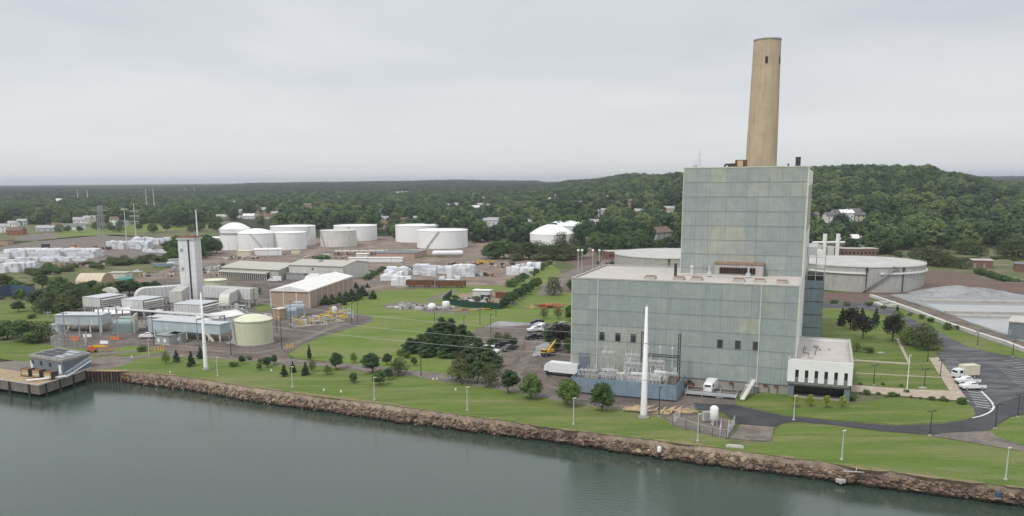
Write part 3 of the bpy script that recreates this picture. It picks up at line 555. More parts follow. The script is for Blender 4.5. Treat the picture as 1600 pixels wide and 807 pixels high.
# chimney behind it
ch = thing('chimney', 'very tall tapering tan concrete chimney standing behind the boiler house', 'chimney', L(37.2, 101))
prof = []; hC = 95.4
for i in range(49):
    z = hC*i/48; r = 6.1-(6.1-4.35)*(z/hC); prof.append((r, z))
q = MB(); q.lathe(prof, 48); shaft = q.obj('shaft', m_stack, ch, True)
q = MB(); q.lathe([(4.36, hC-.1), (4.5, hC), (4.5, hC+.5), (3.9, hC+.5), (3.7, hC-4)], 48); q.obj('rim', m_conc, ch, True)
q = MB()
for i in range(1, 40):
    z = hC*i/40; r = 6.1-1.75*(z/hC); q.lathe([(r-.02, z-.05), (r+.025, z-.03), (r+.025, z+.03), (r-.02, z+.05)], 48)
q.obj('lift_joint', m_stack, ch)
for a in (-108, -40):
    aa = R(a); r = 4.47
    q = MB(); c0 = Vector((math.cos(aa), math.sin(aa), 0)); t0 = Vector((-c0.y, c0.x, 0)); zz = hC-6.6
    vs = [c0*(r+o)+t0*s+Vector((0, 0, zz+h)) for o in (-.5, .08) for s, h in ((-.4, -1.1), (.4, -1.1), (.4, 1.1), (-.4, 1.1))]
    q.add(vs, [(3, 2, 1, 0), (4, 5, 6, 7), (0, 1, 5, 4), (1, 2, 6, 5), (2, 3, 7, 6), (3, 0, 4, 7)]); q.obj('opening', m_black, ch)
    q = MB(); q.lathe([(4.385+.055, zz-5.5), (4.42, zz-1.2)], 3, a0=aa-.10, a1=aa+.10); q.obj('rust_stain', m_stackrust, ch)
q = MB(); q.lathe([(4.52, hC-8.5), (4.375, hC-.05)], 48); q.lathe([(4.50+.03, hC-11), (4.36+.03, hC-6.0)], 2, a0=-2.2, a1=-1.4); q.obj('sooted_crown', m_stackrust, ch, True)
q = MB()
for s in (-.25, .25): q.tube((.5*s*4-3, -5.35, 34), (.5*s*4-2.5, -4.9, 58), .04)
q.obj('ladder', m_conclt, ch)

# ------------------------------------------------------------------ office annex
AX0, AX1, AY0, AY1, AZ = 52.7, 66.5, -3.1, 27.5, 9.2
an = thing('office_annex', 'low white office block on blue-grey legs with six slot windows, beside the power station', 'office building', L(AX0, AY0), YAW)
aw, ad = AX1-AX0, AY1-AY0
q = MB()
ws = [2.05+i*2.08 for i in range(6)]; wz0, wz1, ww = 4.0, 7.1, .38   # slots run down through the bottom edge
x = 0
for c in ws: q.box(x, c-ww, 0, .5, 4.0, AZ); x = c+ww
q.box(x, aw, 0, .5, 4.0, AZ)
for c in ws: q.box(c-ww, c+ww, 0.0, .5, wz1-.25, AZ)
q.box(0, .4, .5, ad, 4.0, AZ); q.box(aw-.4, aw, .5, ad, 4.0, AZ); q.box(.4, aw-.4, ad-.4, ad, 4, AZ); q.obj('white_fascia', m_white, an)
for c in ws:
    q = MB(); q.box(c-ww, c+ww, .3, .42, 5.1, wz1-.25); wo = q.obj('window', m_glass, an)
    q = MB(); q.box(c-ww, c+ww, .12, .46, 4.0, 5.1); q.obj('spandrel', m_slate, wo)
q = MB(); q.box(.45, aw-.45, .5, ad-.5, 3.4, AZ-.75); q.obj('roof', m_roofbeige, an)
q = MB(); q.box(.38, aw-.38, .48, 1.0, AZ-.02, AZ+.12); q.box(-.05, .45, -.05, ad, AZ, AZ+.14); q.box(aw-.55, aw+.05, .5, ad, AZ, AZ+.14); q.box(.4, aw-.5, ad-.5, ad+.05, AZ, AZ+.14); q.obj('coping', m_conclt, an)
q = MB()
q.box(.3, 1.5, 1.0, 2.2, 0, 3.98); q.box(aw-1.5, aw-.3, 1.0, 2.2, 0, 3.98); q.box(.3, aw-.3, .9, 2.0, 2.9, 3.99); q.box(.3, 1.2, 2.2, ad, 0, 3.98); q.box(aw-1.2, aw-.35, 2.2, ad, 0, 3.98); q.obj('base_wall', m_slate, an)
q = MB(); q.box(1.4, aw-1.4, 5.2, 5.4, 0, 3.4); q.obj('entrance_glazing', m_glass, an)
q = MB()
for i in range(9): q.box(1.6+i*1.3, 1.7+i*1.3, 5.1, 5.2, 0, 3.0)
q.obj('mullion', m_dark, an)
q = MB(); q.box(1.5, aw-1.5, .9, 5, .02, .16); q.obj('terrace', m_conc, an)
for x, y, w, d, h in ((5.2, 20, 1.2, .8, .6), (4.0, 6.5, 1.4, .5, .25), (6.4, 17, .5, .5, .5), (3.2, 17.5, .3, .3, .6), (8.5, 18.5, .6, .4, .3)):
    q = MB(); q.box(x, x+w, y, y+d, AZ-.75, AZ-.75+h); q.obj('roof_unit', m_midgrey, an)
q = MB(); q.path([(3.0, 22, AZ-.55), (3.0, 12, AZ-.55), (4.2, 12, AZ-.55), (4.2, 9, AZ-.55)], .07); q.path([(6, 22, AZ-.55), (5.6, 10, AZ-.55)], .07); q.obj('roof_pipe', m_rust, an)

# ------------------------------------------------------------------ switchyard in front of the power station
def lp(a, b): return L(a, b)
sw = thing('switchyard_wall', 'blue-grey corrugated screen wall round the transformers in front of the power station', 'wall', lp(4.7, -16.2), YAW)
SWW = 24.9
for i in range(12):
    x0 = i*SWW/12; q = MB(); q.box(x0+.02, x0+SWW/12-.02, 0, .12, .35, 4.0-.02*(i % 2)); q.obj('sheet', m_blue, sw)
for i in range(5):
    y0 = .13+i*2.3; q = MB(); q.box(SWW-.12, SWW, y0+.02, y0+2.28, .35, 4.0); q.obj('sheet', m_blue, sw)
    q = MB(); q.box(0, .12, y0+.02, y0+2.28, .35, 4.0); q.obj('sheet', m_blue, sw)
q = MB()
for i in range(25): q.box(i*SWW/25, i*SWW/25+.12, -.2, 0, 0, .5)
q.box(0, SWW, -.1, .2, .28, .4); q.obj('footing', m_dark, sw)
def insulator(q, x, y, z, h=.9, n=5):
    for k in range(n): q.cyl(x, y, z+h*k/n, z+h*(k+.6)/n, .14, .07, 8)
def transformer(name, label, loc, rot, w, d, h, mat, fins=True, group=None):
    t = thing(name, label, 'transformer', loc, rot, group)
    q = MB(); q.box(0, w, 0, d, .3, h); q.box(w*.1, w*.9, d*.2, d*.8, h, h+.15); q.obj('tank', mat, t)
    if fins:
        q = MB()
        for i in range(int(w/.35)): q.box(.15+i*.35, .3+i*.35, -.5, 0, .6, h*.85)
        q.obj('radiator', mat, t)
    q = MB(); q.tube((w*.15, d*.8, h+.8), (w*.85, d*.8, h+.8), .35, 10); q.box(w*.2, w*.25, d*.75, d*.85, h, h+.6); q.box(w*.75, w*.8, d*.75, d*.85, h, h+.6); q.obj('conservator', mat, t)
    for k in (.25, .5, .75):
        q = MB(); insulator(q, w*k, d*.35, h+.1, 1.2); q.obj('bushing', m_conclt, t)
    q = MB(); q.box(-.3, w+.3, -.6, d+.3, 0, .3); q.obj('plinth', m_conc, t); return t
transformer('transformer', 'tall brownish transformer with white bushings at the left end inside the blue screen wall', lp(9.5, -10), YAW, 4.5, 3, 3.6, m_midgrey)
transformer('transformer', 'transformer beside the white monopole inside the blue screen wall', lp(16.8, -11), YAW, 4.2, 3, 3.4, m_galv)
transformer('transformer', 'transformer under the steel gantry inside the blue screen wall', lp(22.3, -11), YAW, 4.2, 3.2, 4.2, m_galv)
q = thing('control_kiosk', 'plain pale box kiosk between the two left transformers behind the blue wall', 'kiosk', lp(14.3, -12), YAW); z = MB(); z.box(0, 1.8, 0, 2, 0, 4.6); z.obj('housing', m_offwhite, q); z = MB(); z.box(.4, 1.3, -.04, 0, .2, 2.3); z.obj('door', m_grey, q)
gt = thing('steel_gantry', 'tall dark steel gantry with wires over the transformers against the power station wall', 'gantry', lp(19.5, -6.0), YAW)
GH = 14.2; GW = 8.8
for x in (0, GW):
    q = MB()
    for sx in (-.25, .25):
        for sy in (-.25, .25): q.box(x+sx-.06, x+sx+.06, sy-.06, sy+.06, 0, GH)
    for k in range(14): q.bar((x-.25, -.25, k*GH/14), (x+.25, -.25, (k+1)*GH/14), .05, .05); q.bar((x+.25, .25, k*GH/14), (x-.25, .25, (k+1)*GH/14), .05, .05)
    q.obj('column', m_dark, gt)
q = MB(); q.box(0, GW, -.08, .08, GH-.2, GH); q.obj('top_beam', m_midgrey, gt)
q = MB()
for z in (8.2, 8.7): q.box(0, GW, -.3, -.2, z, z+.12); q.box(0, GW, .2, .3, z, z+.12)
for k in range(12): q.bar((k*GW/12, -.25, 8.25), ((k+1)*GW/12, -.25, 8.8), .05, .05)
q.obj('lower_beam', m_dark, gt)
for x in (1.4, 4.3, 7.2):
    q = MB(); insulator(q, x, 0, 8.85, 1.6, 7); q.cyl(x, 0, 10.4, 10.8, .3, .1, 8); q.obj('insulator', m_galv, gt)
    q = MB(); q.path([(x, 0, 10.8), (x+.2, 0, GH-.1)], .04, 4); q.path([(x, 0, 8.2), (x+.3, -1.5, 5.8)], .04, 4); q.obj('cable', m_galv, gt)
# steel supports, busbars and breakers between them
def bus_frame(label, loc, w, h, n, mat=m_galv, seed=1):
    r = random.Random(seed); t = thing('busbar_frame', label, 'busbar frame', loc, YAW, 'busbar frames in the screened switchyard')
    q = MB()
    for i in range(n):
        x = i*w/(n-1)
        for y in (0, 1.6): q.box(x-.06, x+.06, y-.06, y+.06, 0, h)
        q.box(x-.05, x+.05, 0, 1.6, h-.12, h)
    q.box(0, w, -.05, .05, h-.1, h); q.box(0, w, 1.55, 1.65, h-.1, h); q.box(0, w, -.05, .05, h*.55, h*.55+.1); q.obj('support', mat, t)
    q = MB()
    for i in range(n*2):
        x = i*w/(n*2-1); insulator(q, x, r.choice((0, 1.6, .8)), h, .9, 4)
    tag(q.obj('insulator', m_conclt, t), kind='stuff')
    q = MB()
    for y in (0, .8, 1.6): q.tube((0, y, h+.95), (w, y, h+.95), .05)
    for i in range(n): x = r.uniform(0, w); q.tube((x, r.choice((0, .8)), h+.95), (x+r.uniform(-.5, .5), 1.6, h+2.2), .04)
    q.obj('busbar', m_galv, t)
    q = MB()
    for i in range(n-1): x = (i+.5)*w/(n-1); q.box(x-.3, x+.3, .4, 1.1, .3, h*.5+r.random())
    q.obj('breaker_box', r.choice((m_grey, m_conclt)), t)
    return t
for lab, a, b, w, h, n, m in (('busbar frame at the left end of the screened yard, nearest the white trailer', 5.6, -13.6, 4.6, 4.2, 5, m_galv), ('long low busbar frame left of the white monopole behind the blue wall', 15.9, -14.6, 4.4, 4.4, 6, m_galv), ('busbar frame directly below the gantry wires behind the blue wall', 21.0, -14.8, 4.5, 4.8, 6, m_offwhite),
        ('pale busbar frame behind the kiosk in the screened yard', 11.5, -13.8, 3.8, 4.6, 5, m_offwhite), ('busbar frame just left of the gantry column behind the first row', 15.6, -8.2, 4.0, 5.6, 5, m_galv), ('busbar frame between the gantry columns at the back', 20.0, -7.6, 5.0, 6.4, 6, m_offwhite)):
    bus_frame(lab, lp(a, b), w, h, n, m, seed=int(a))
bus_frame('taller busbar frame at the right end of the blue wall with rusty boxes', lp(25.6, -13.4), 3.6, 5.0, 3, m_rust, seed=5)
bus_frame('tall busbar frame close against the power station below the three dark windows', lp(9.0, -5), 3.2, 7.2, 3, seed=6)
bus_frame('tall busbar frame between the power station wall and the white monopole', lp(15.0, -5), 3.6, 7.0, 3, seed=7)
# ------------------------------------------------------------------ poles, lamps
def monopole(label, u, v, h, r0=.76, r1=.28):
    t = thing('transmission_monopole', label, 'monopole', G(u, v, .06))
    q = MB(); q.lathe([(.001, .3), (r0, .3), (r0*.97, 1), (r1, h), (.001, h+.05)], 12); q.obj('shaft', m_white, t, True)
    q = MB()
    for z in (h*.35, h*.68): rr = r0+(r1-r0)*z/h; q.lathe([(rr+.01, z-.08), (rr+.05, z-.06), (rr+.05, z+.06), (rr+.01, z+.08)], 12)
    q.obj('collar', m_offwhite, t)
    q = MB(); q.cyl(0, 0, -.3, .32, r0*1.6, n=16); q.obj('footing', m_conc, t)
    q = MB(); q.box(-.12, .12, -.12, .12, h, h+.5); q.obj('cap', m_galv, t); return t
monopole('tall tapering white monopole in front of the blue screen wall', 1005.5, 653, 24)
monopole('tall tapering white monopole on the shore lawn in front of the gas turbine plant', 322, 578, 21.2, .62, .22)
def lamp(label, u, v, h=5.3, mat=m_galv, group='white lamp posts along the shore', arm=False, two=False, z=.06):
    t = thing('lamp_post', label, 'lamp post', G(u, v, z), .4, group)
    q = MB(); q.lathe([(.001, 0), (.13, 0), (.07, h), (.001, h)], 8); q.obj('post', mat, t)
    q = MB(); q.cyl(0, 0, -.1, .22, .32, n=10); q.obj('footing', m_conclt, t)
    q = MB()
    if two: q.box(-.9, .9, -.05, .05, h-.08, h); q.box(-1.1, -.6, -.2, .2, h-.02, h+.12); q.box(.6, 1.1, -.2, .2, h-.02, h+.12)
    else: q.box(-.12, .6, -.14, .14, h, h+.16)
    q.obj('lamp_head', mat if mat is m_dark else m_offwhite, t); return t
for lab, u, v, h in (('lamp post on the shore lawn left of the pair of young firs', 233, 557, 5), ('lamp post just right of the left white monopole', 340, 588, 5), ('lamp post on the shore below the three small firs', 457, 606, 5.2),
                     ('lamp post on the shore lawn in front of the round bush', 585, 626, 5.4), ('lamp post on the shore lawn below the middle trees', 730, 642, 5.3), ('lamp post on the shore in front of the big round tree by the trailer', 896, 664, 5.6),
                     ('lamp post right of the right white monopole beside the tank enclosure', 1090, 690, 5.4), ('lamp post on the shore lawn below the office annex', 1315, 719, 5.4), ('lamp post at the far right of the shore lawn', 1571, 750, 5.5)): lamp(lab, u, v, h)
DL = 'dark lamp posts round the car park'
for lab, u, v, h in (('dark lamp post on the strip of road below the building lawn', 1453, 681, 5), ('dark lamp post at the road junction left of the corner lawn', 1555, 670, 5), ('dark lamp post at the edge of the corner lawn', 1590, 652, 5), ('dark lamp post on the entrance lawn beside the pavement', 1444, 606, 4.6),
                     ('dark lamp post nearest the annex on the entrance lawn', 1365, 602, 5), ('dark lamp post by the pavement corner next to the pale box truck', 1469, 590, 4.5), ('dark lamp post between the upper road and the canal wall', 1527, 542, 4.5), ('dark lamp post on the grass beside the canal', 1582, 558, 4.5), ('dark lamp post on the pavement top end', 1449, 568, 4)):
    lamp(lab, u, v, h, m_dark, DL, two=True, z=.08)
lamp('pale flagpole-like post at the footpath crossing', 1417, 609, 8.3, m_white, None, z=.1)
lamp('thin pale post on the lawn in front of the annex', 1240, 657, 5.2, m_galv, None)
DP = 'dark poles on the meadow and yards'
for lab, u, v, h in (('dark lamp pole at the tip of the plant yard, left one of a pair', 550, 511, 8.2), ('dark lamp pole at the tip of the plant yard, right one of a pair', 559.5, 509, 8), ('dark lamp pole standing before the conifer clump', 679, 506, 5.5),
                     ('dark lamp pole left of the dirt parking yard', 725, 518, 5), ('dark lamp pole nearer the dark green fence', 750, 510, 6), ('dark lamp pole in front of the dark green fence', 775, 497, 6), ('dark lamp pole in the middle of the parking yard planting', 767, 536, 9),
                     ('dark lamp pole by the gravel track under the trees', 658, 590, 6.6), ('dark pole beside the big pale green tank', 440.5, 549, 10), ('dark pole left of the big pale green tank', 361.5, 558, 6.5), ('dark pole among the gas pipework', 455, 516, 10), ('dark pole beside the blue transformers', 433, 522, 9), ('dark pole right of the dark grey trailer cabin', 241, 543, 10), ('dark pole in front of the switch house', 309.5, 537, 7.5), ('dark pole by the tan brick hall', 398, 480, 9),
                     ('dark thin pole right of the monopole, beside the timber stacks', 1029.5, 651, 6.3)):
    lamp(lab, u, v, h, m_dark, DP)
YP = 'dark utility poles in the tank farm and storage yard'
for i, (u, v, h) in enumerate(((358, 402, 10), (372, 403, 9), (391, 402, 9), (419, 401, 9), (435, 402, 10), (448, 400, 9), (478, 403, 8), (507, 412, 8), (575, 415, 9), (611, 416, 9), (655, 432, 9), (624, 449, 9), (703, 420, 9), (724, 398, 8), (764, 429, 8), (533, 434, 8), (541, 440, 7), (40, 412, 8), (86, 404, 8), (150, 414, 8), (245, 402, 9))):
    lamp('utility pole %s' % ('before the domed tank', 'left before the cream store', 'behind the cream store', 'before the low front tank', 'right of the small white store', 'before the largest white tank', 'left of the pipe rack', 'behind the bush on the warehouse', 'right of the white warehouse', 'behind the big tumbled stack', 'before the tall pale stacks', 'by the front stack and left wagon', 'behind the middle pale stacks', 'at the end of the bullet tank', 'on the bare ground of the storage yard', 'by the white warehouse gable', 'between brick hall and white warehouse', 'in the short row of bundles at left', 'before the long far left row', 'by the end of the long far left row', 'behind the blue-grey flatbed')[i], u, v, h, m_midgrey, YP)
def tall_pole(name, label, loc, h, arms=(), r=.45, mat=m_offwhite, group=None):
    t = thing(name, label, 'power pole', loc, 0, group)
    q = MB(); q.lathe([(.001, 0), (r, 0), (r*.5, h), (.001, h)], 8); q.obj('shaft', mat, t)
    for z, w in arms:
        q = MB(); q.box(-w, w, -.2, .2, z-.25, z+.25)
        for s in (-1, 0, 1): q.cyl(s*w*.9, 0, z-1.3, z-.2, .15, n=6)
        q.obj('crossarm', mat, t)
    return t
tall_pole('power_pole', 'tall pale power pole right of the lattice tower, taller of the close pair', G(213, 376), hgt(213, 376, 318), [(26.5, 3.5), (22, 4), (17, 3.5)], .5)
tall_pole('power_pole', 'pale power pole standing in the white bundles, left of the tallest one', G(199, 390), hgt(199, 390, 325), [(hgt(199, 390, 327), 2.6)], .42)
tall_pole('power_pole', 'white power pole rising straight behind the turbine stack', G(310.5, 396), hgt(310.5, 396, 328), [], .75, m_white)
for lab, u, v, y, v2 in (('distant pale pole over the wood, left of the far left pair', 123, 322, 0, 296), ('distant pale pole over the wood, right of the far left pair', 138, 322, 0, 296), ('distant pale pole over the wood, left of the pair behind the power poles', 230.5, 337, 0, 295), ('distant pale pole over the wood, right of the pair behind the power poles', 242, 336, 0, 294),
                         ('distant thin mast left above the white tanks', 290, 308, 0, 294), ('distant thin mast right above the white tanks', 304, 308, 0, 293), ('distant white mast over the wood beyond the twin tanks', 551, 313, 0, 306), ('distant white mast behind the large white tank', 443.5, 314, 0, 303)):
    x, y, z = Gt(u, v); top = at(u, v2, y)[2]; tall_pole('far_mast', lab, (x, y, z-8), top-z+8, [], .0011*y*.5+.25, m_offwhite, 'distant masts above the woods')
def lattice(label, loc, h, w0, w1, arms):
    t = thing('lattice_tower', label, 'lattice tower', loc)
    q = MB(); n = 9
    for sx in (-1, 1):
        for sy in (-1, 1): q.bar((sx*w0, sy*w0, 0), (sx*w1, sy*w1, h), .35, .35)
    for k in range(n):
        a, b = w0+(w1-w0)*k/n, w0+(w1-w0)*(k+1)/n; za, zb = h*k/n, h*(k+1)/n
        for s in (-1, 1): q.bar((-a, s*a, za), (b, s*b, zb), .16, .16); q.bar((a, s*a, za), (-b, s*b, zb), .16, .16); q.bar((s*a, -a, za), (s*b, b, zb), .16, .16)
    q.obj('frame', m_midgrey, t)
    for z, w in arms:
        q = MB(); q.bar((-w, 0, z), (w, 0, z), .4, .4); q.bar((-w, 0, z), (0, 0, z+2), .2, .2); q.bar((w, 0, z), (0, 0, z+2), .2, .2); q.obj('crossarm', m_midgrey, t)
lattice('grey steel lattice pylon with a wide crossarm left of the pale power poles', G(160, 372), hgt(160, 372, 321), 3.2, 1.4, [(26, 8.5), (21, 5)])
x, y, z = Gt(739.5, 325); lattice('small distant lattice mast among the trees right of the twin white tanks', (x, y, z), max(15, at(739.5, 302, y)[2]-z), 1.6, .5, [(12, 2)])

# ------------------------------------------------------------------ boxes with roofs: a general shed
def shed(name, label, cat, a, b, depth, h, wall, roof, rise=0., eave=.3, hip=False, flat=.25, group=None, z=.03, doors=(), wins=(), ribs=0, ribmat=None, across=False):
    """a, b: pixels of the near left and near right foot of the front wall; doors/wins: (x fraction, width, height, sill)"""
    A, B = Vector(G(*a)), Vector(G(*b)); d = B-A; w = d.length; rot = math.atan2(d.y, d.x)
    t = thing(name, label, cat, (A.x, A.y, z), rot, group)
    q = MB()
    if rise and not across: q.xprism([(0, 0), (depth, 0), (depth, h), (depth/2, h+rise), (0, h)], 0, w)
    elif rise: q.yprism([(0, 0), (w, 0), (w, h), (w/2, h+rise), (0, h)], 0, depth)
    else: q.box(0, w, 0, depth, 0, h)
    q.obj('wall', wall, t)
    q = MB()
    if rise and not across:
        for s, (p0, p1) in enumerate((((-eave, h-eave*rise/depth*2), (depth/2, h+rise)), ((depth+eave, h-eave*rise/depth*2), (depth/2, h+rise)))):
            q.xprism([(p0[0], p0[1]+.03), (p1[0], p1[1]+.03), (p1[0], p1[1]+.2), (p0[0], p0[1]+.2)], -eave, w+eave)
    elif rise:
        for p0, p1 in (((-eave, h-eave*rise/w*2), (w/2, h+rise)), ((w+eave, h-eave*rise/w*2), (w/2, h+rise))):
            q.yprism([(p0[0], p0[1]+.03), (p1[0], p1[1]+.03), (p1[0], p1[1]+.2), (p0[0], p0[1]+.2)], -eave, depth+eave)
    else: q.box(-eave, w+eave, -eave, depth+eave, h, h+flat)
    rf = q.obj('roof', roof, t)
    for x, ww, hh, sill in doors:
        q = MB(); q.box(x*w-ww/2, x*w+ww/2, -.06, .02, sill, sill+hh); q.obj('door', m_grey, t)
    for x, ww, hh, sill in wins:
        q = MB(); q.box(x*w-ww/2, x*w+ww/2, -.05, .02, sill, sill+hh); q.obj('window', m_glass, t)
    if ribs:
        for i in range(ribs+1):
            q = MB(); x = i*w/ribs; q.box(x-.2, x+.2, -.12, 0, 0, h-.02); q.obj('pilaster', ribmat or m_trim, t)
    t['w'] = w; return t, w, rf

# ------------------------------------------------------------------ tanks
def tank(label, uc, vb, rpx, vrim, mat=m_tank, roofmat=m_tankroof, dome=0., cone=0., stair=None, band=None, group='white oil storage tanks', name='storage_tank', seams=True, z=.03, r=None, h=None, segs=56):
    x, y, _ = G(uc, vb); d = math.hypot(y, x); 
    for _ in range(3):
        rr = rpx*(y*.983+50*.18)/F if r is None else r
        X, Y, _z = G(uc, vb); yc = Y+rr*1.0; xc = X*(yc/Y)
        y = yc
    hh = hgt(uc, vb, vrim) if h is None else h
    t = thing(name, label, 'storage tank', (xc, yc, z), 0, group)
    q = MB(); q.lathe([(rr, 0), (rr, hh)], segs); q.obj('shell', mat, t, True)
    q = MB()
    if dome: q.lathe([(rr*(1-i/8), hh+dome*(1-(1-i/8)**2)) for i in range(8)]+[(.001, hh+dome)], segs)
    else: q.lathe([(rr, hh), (rr*.97, hh+.12), (rr*.5, hh+cone*.5+.12), (.001, hh+cone+.12)], segs)
    q.obj('roof', roofmat, t, True)
    q = MB(); q.lathe([(rr, hh-.5), (rr+.25, hh-.35), (rr+.25, hh-.1), (rr, hh)], segs); q.obj('rim', mat, t)
    if seams:
        q = MB()
        for k in range(1, 5): zz = hh*k/5; q.lathe([(rr, zz-.04), (rr+.05, zz), (rr, zz+.04)], segs)
        q.obj('seam', mat, t)
    q = MB(); q.lathe([(rr+.4, -.05), (rr+.4, .35), (rr, .35)], segs); q.obj('footing', m_conc, t)
    if stair:
        a0, a1 = stair; n = 22; q = MB()
        pts = [(rr+.6, a0+(a1-a0)*i/n, .4+(hh-.4)*i/n) for i in range(n+1)]
        P3 = [(p*math.cos(R(a)), p*math.sin(R(a)), zz) for p, a, zz in pts]
        for p0, p1 in zip(P3, P3[1:]): q.bar(p0, p1, .8, .18); q.bar((p0[0], p0[1], p0[2]+1), (p1[0], p1[1], p1[2]+1), .07, .07)
        q.obj('stair', m_midgrey, t)
    if band:
        zz, th, bm, a0, a1 = band; q = MB(); q.lathe([(rr, zz), (rr+.12, zz), (rr+.12, zz+th), (rr, zz+th)], segs, a0=R(a0), a1=R(a1)); q.obj('band', bm, t)
    # manhole and top handrail
    q = MB(); q.cyl(0, 0, 0, .01, .01, n=4)
    n = max(10, int(rr*1.2)); q = MB()
    for i in range(n):
        a = math.tau*i/n; q.tube((rr*math.cos(a), rr*math.sin(a), hh), (rr*math.cos(a), rr*math.sin(a), hh+1.0), .04, 4)
    q.lathe([(rr-.03, hh+1.0), (rr+.03, hh+1.05), (rr-.03, hh+1.05)], segs); q.obj('handrail', m_offwhite, t)
    return t, rr, hh
tank('white domed oil tank with a grey band, leftmost of the tank farm', 369, 392, 23, 358.5, dome=4.6, band=(11.6, 1.6, m_midgrey, -180, 180))
tank('low wide white tank in front, second from left in the tank farm', 402, 394, 28, 365.5, dome=3.2, stair=(-50, -95))
tank('largest white tank of the left cluster, at its back right', 459, 386, 34.5, 355, cone=.8, stair=(-60, -30))
tank('white tank in front of the largest one in the left cluster', 452, 392, 27, 364.5, cone=.6)
tank('dirty white tank with rust streaks, in front of the clean twin', 529.5, 387, 28, 361.5, m_rusttank, m_offwhite, cone=.5, stair=(-125, -150))
tank('clean white tank standing behind the rust-streaked one', 556, 378, 33.5, 354, cone=.5, stair=(-75, -100))
tank('white tank at the back of the middle pair', 654, 380, 35.5, 353.5, cone=.6)
tank('white tank in front of the middle pair with a diagonal stair', 691.5, 390, 39.5, 361.5, cone=.7, stair=(-125, -95))
tank('white tank with a shallow domed roof, front one of the right pair behind the trees', 862, 386, 34, 367, dome=7.0)
tank('taller white domed tank, rear one of the right pair behind the trees', 884, 379, 31, 353.5, dome=4.2)
# two huge grey tanks behind the power station
def big_grey(label, x, y, r, h, stair=None, band=None):
    t = thing('water_tank', label, 'water tank', (x, y, .03), 0, 'huge grey concrete tanks')
    q = MB(); q.lathe([(r, 0), (r, h)], 96); q.obj('shell', m_tankconc, t, True)
    q = MB(); q.lathe([(r+.3, h-.3), (r+.3, h+.15), (r*.985, h+.3), (r*.5, h+1.2), (.001, h+2.2)], 96); q.obj('roof', m_tankcap, t, True)
    q = MB()
    for k in range(1, 7):
        zz = h*k/7; q.lathe([(r, zz-.03), (r+.05, zz), (r, zz+.03)], 96)
    for i in range(72):
        a = math.tau*i/72; q.box(-.04, .04, -.02, .07, .02, h-.35) if 0 else q.add(*(lambda c, s: ([(c*r-s*.05, s*r+c*.05, 0), (c*r+s*.05, s*r-c*.05, 0), (c*(r+.06), s*(r+.06), 0), (c*r-s*.05, s*r+c*.05, h-.3), (c*r+s*.05, s*r-c*.05, h-.3), (c*(r+.06), s*(r+.06), h-.3)], [(1, 2, 5, 4), (2, 0, 3, 5)]))(math.cos(a), math.sin(a)))
    q.obj('joint', m_tankconc, t)
    for a0, a1, zz in band or ():
        q = MB(); q.lathe([(r+.1, zz), (r+.8, zz), (r+.8, zz+.7), (r+.1, zz+.7)], 40, a0=R(a0), a1=R(a1)); q.obj('pipe_ring', m_white, t)
    for a in (-75, -108):
        c, s = math.cos(R(a)), math.sin(R(a)); q = MB(); q.tube((c*(r+.3), s*(r+.3), 0), (c*(r+.3), s*(r+.3), h-.8), .22, 6); q.tube((c*(r+.4), s*(r+.4), h-1.6), (c*(r+.4), s*(r+.4), h-.2), .5, 8); q.obj('standpipe', m_dark, t)
    if stair:
        a0, a1 = stair; n = 26; P3 = [((r+1)*math.cos(R(a0+(a1-a0)*i/n)), (r+1)*math.sin(R(a0+(a1-a0)*i/n)), h*i/n) for i in range(n+1)]; q = MB()
        for p0, p1 in zip(P3, P3[1:]): q.bar(p0, p1, 1.0, .25); q.bar((p0[0], p0[1], p0[2]+1.1), (p1[0], p1[1], p1[2]+1.1), .1, .1); q.bar(p0, (p0[0], p0[1], p0[2]+1.1), .08, .08)
        q.box(P3[-1][0]-1.5, P3[-1][0]+1.5, P3[-1][1]-1, P3[-1][1]+2, h, h+.2); q.obj('stair', m_midgrey, t)
    q = MB()
    for i in range(64):
        a = math.tau*i/64; q.tube((r*math.cos(a), r*math.sin(a), h), (r*math.cos(a), r*math.sin(a), h+1.1), .05, 4)
    q.obj('handrail', m_galv, t)
big_grey('huge grey round concrete tank right of the power station with a long diagonal stair', 181, 396, 28.2, 11.4, (-112, -84), ((-180, -109, 8.2), (-97, 0, 8.2)))
big_grey('grey round concrete tank mostly hidden behind the left side of the boiler house', 110, 470, 33.5, 9.5, None, ())
# plant tanks of pale green
tank('big pale green steel tank in the turbine yard', 398, 542, 28.8, 503, m_green, m_greentop, dome=1.5, group='pale green plant tanks', stair=(-140, -160))
tank('small pale green tank behind the turbine stack', 338, 458, 17, 439, m_green, m_greentop, cone=.4, group='pale green plant tanks', segs=32)
# three wires from the left monopole to the gantry
for k, (z0, z1, lab) in enumerate(((20.5, 13.0, 'top wire strung from the left monopole to the gantry'), (17.5, 10.0, 'middle wire strung from the left monopole to the gantry'), (14.5, 7.4, 'lowest wire strung from the left monopole to the gantry'))):
    a = Vector(G(322, 578)); b = Vector(L(18.3, -6)); t = thing('power_line', lab, 'power line', a, 0, 'wires between monopole and gantry'); d = b-a; q = MB(); pts = [(d.x*i/16, d.y*i/16, z0+(z1-z0)*i/16-5*(i/16)*(1-i/16)) for i in range(17)]
    q.path(pts, .032, 4); q.obj('wire', m_galv, t)
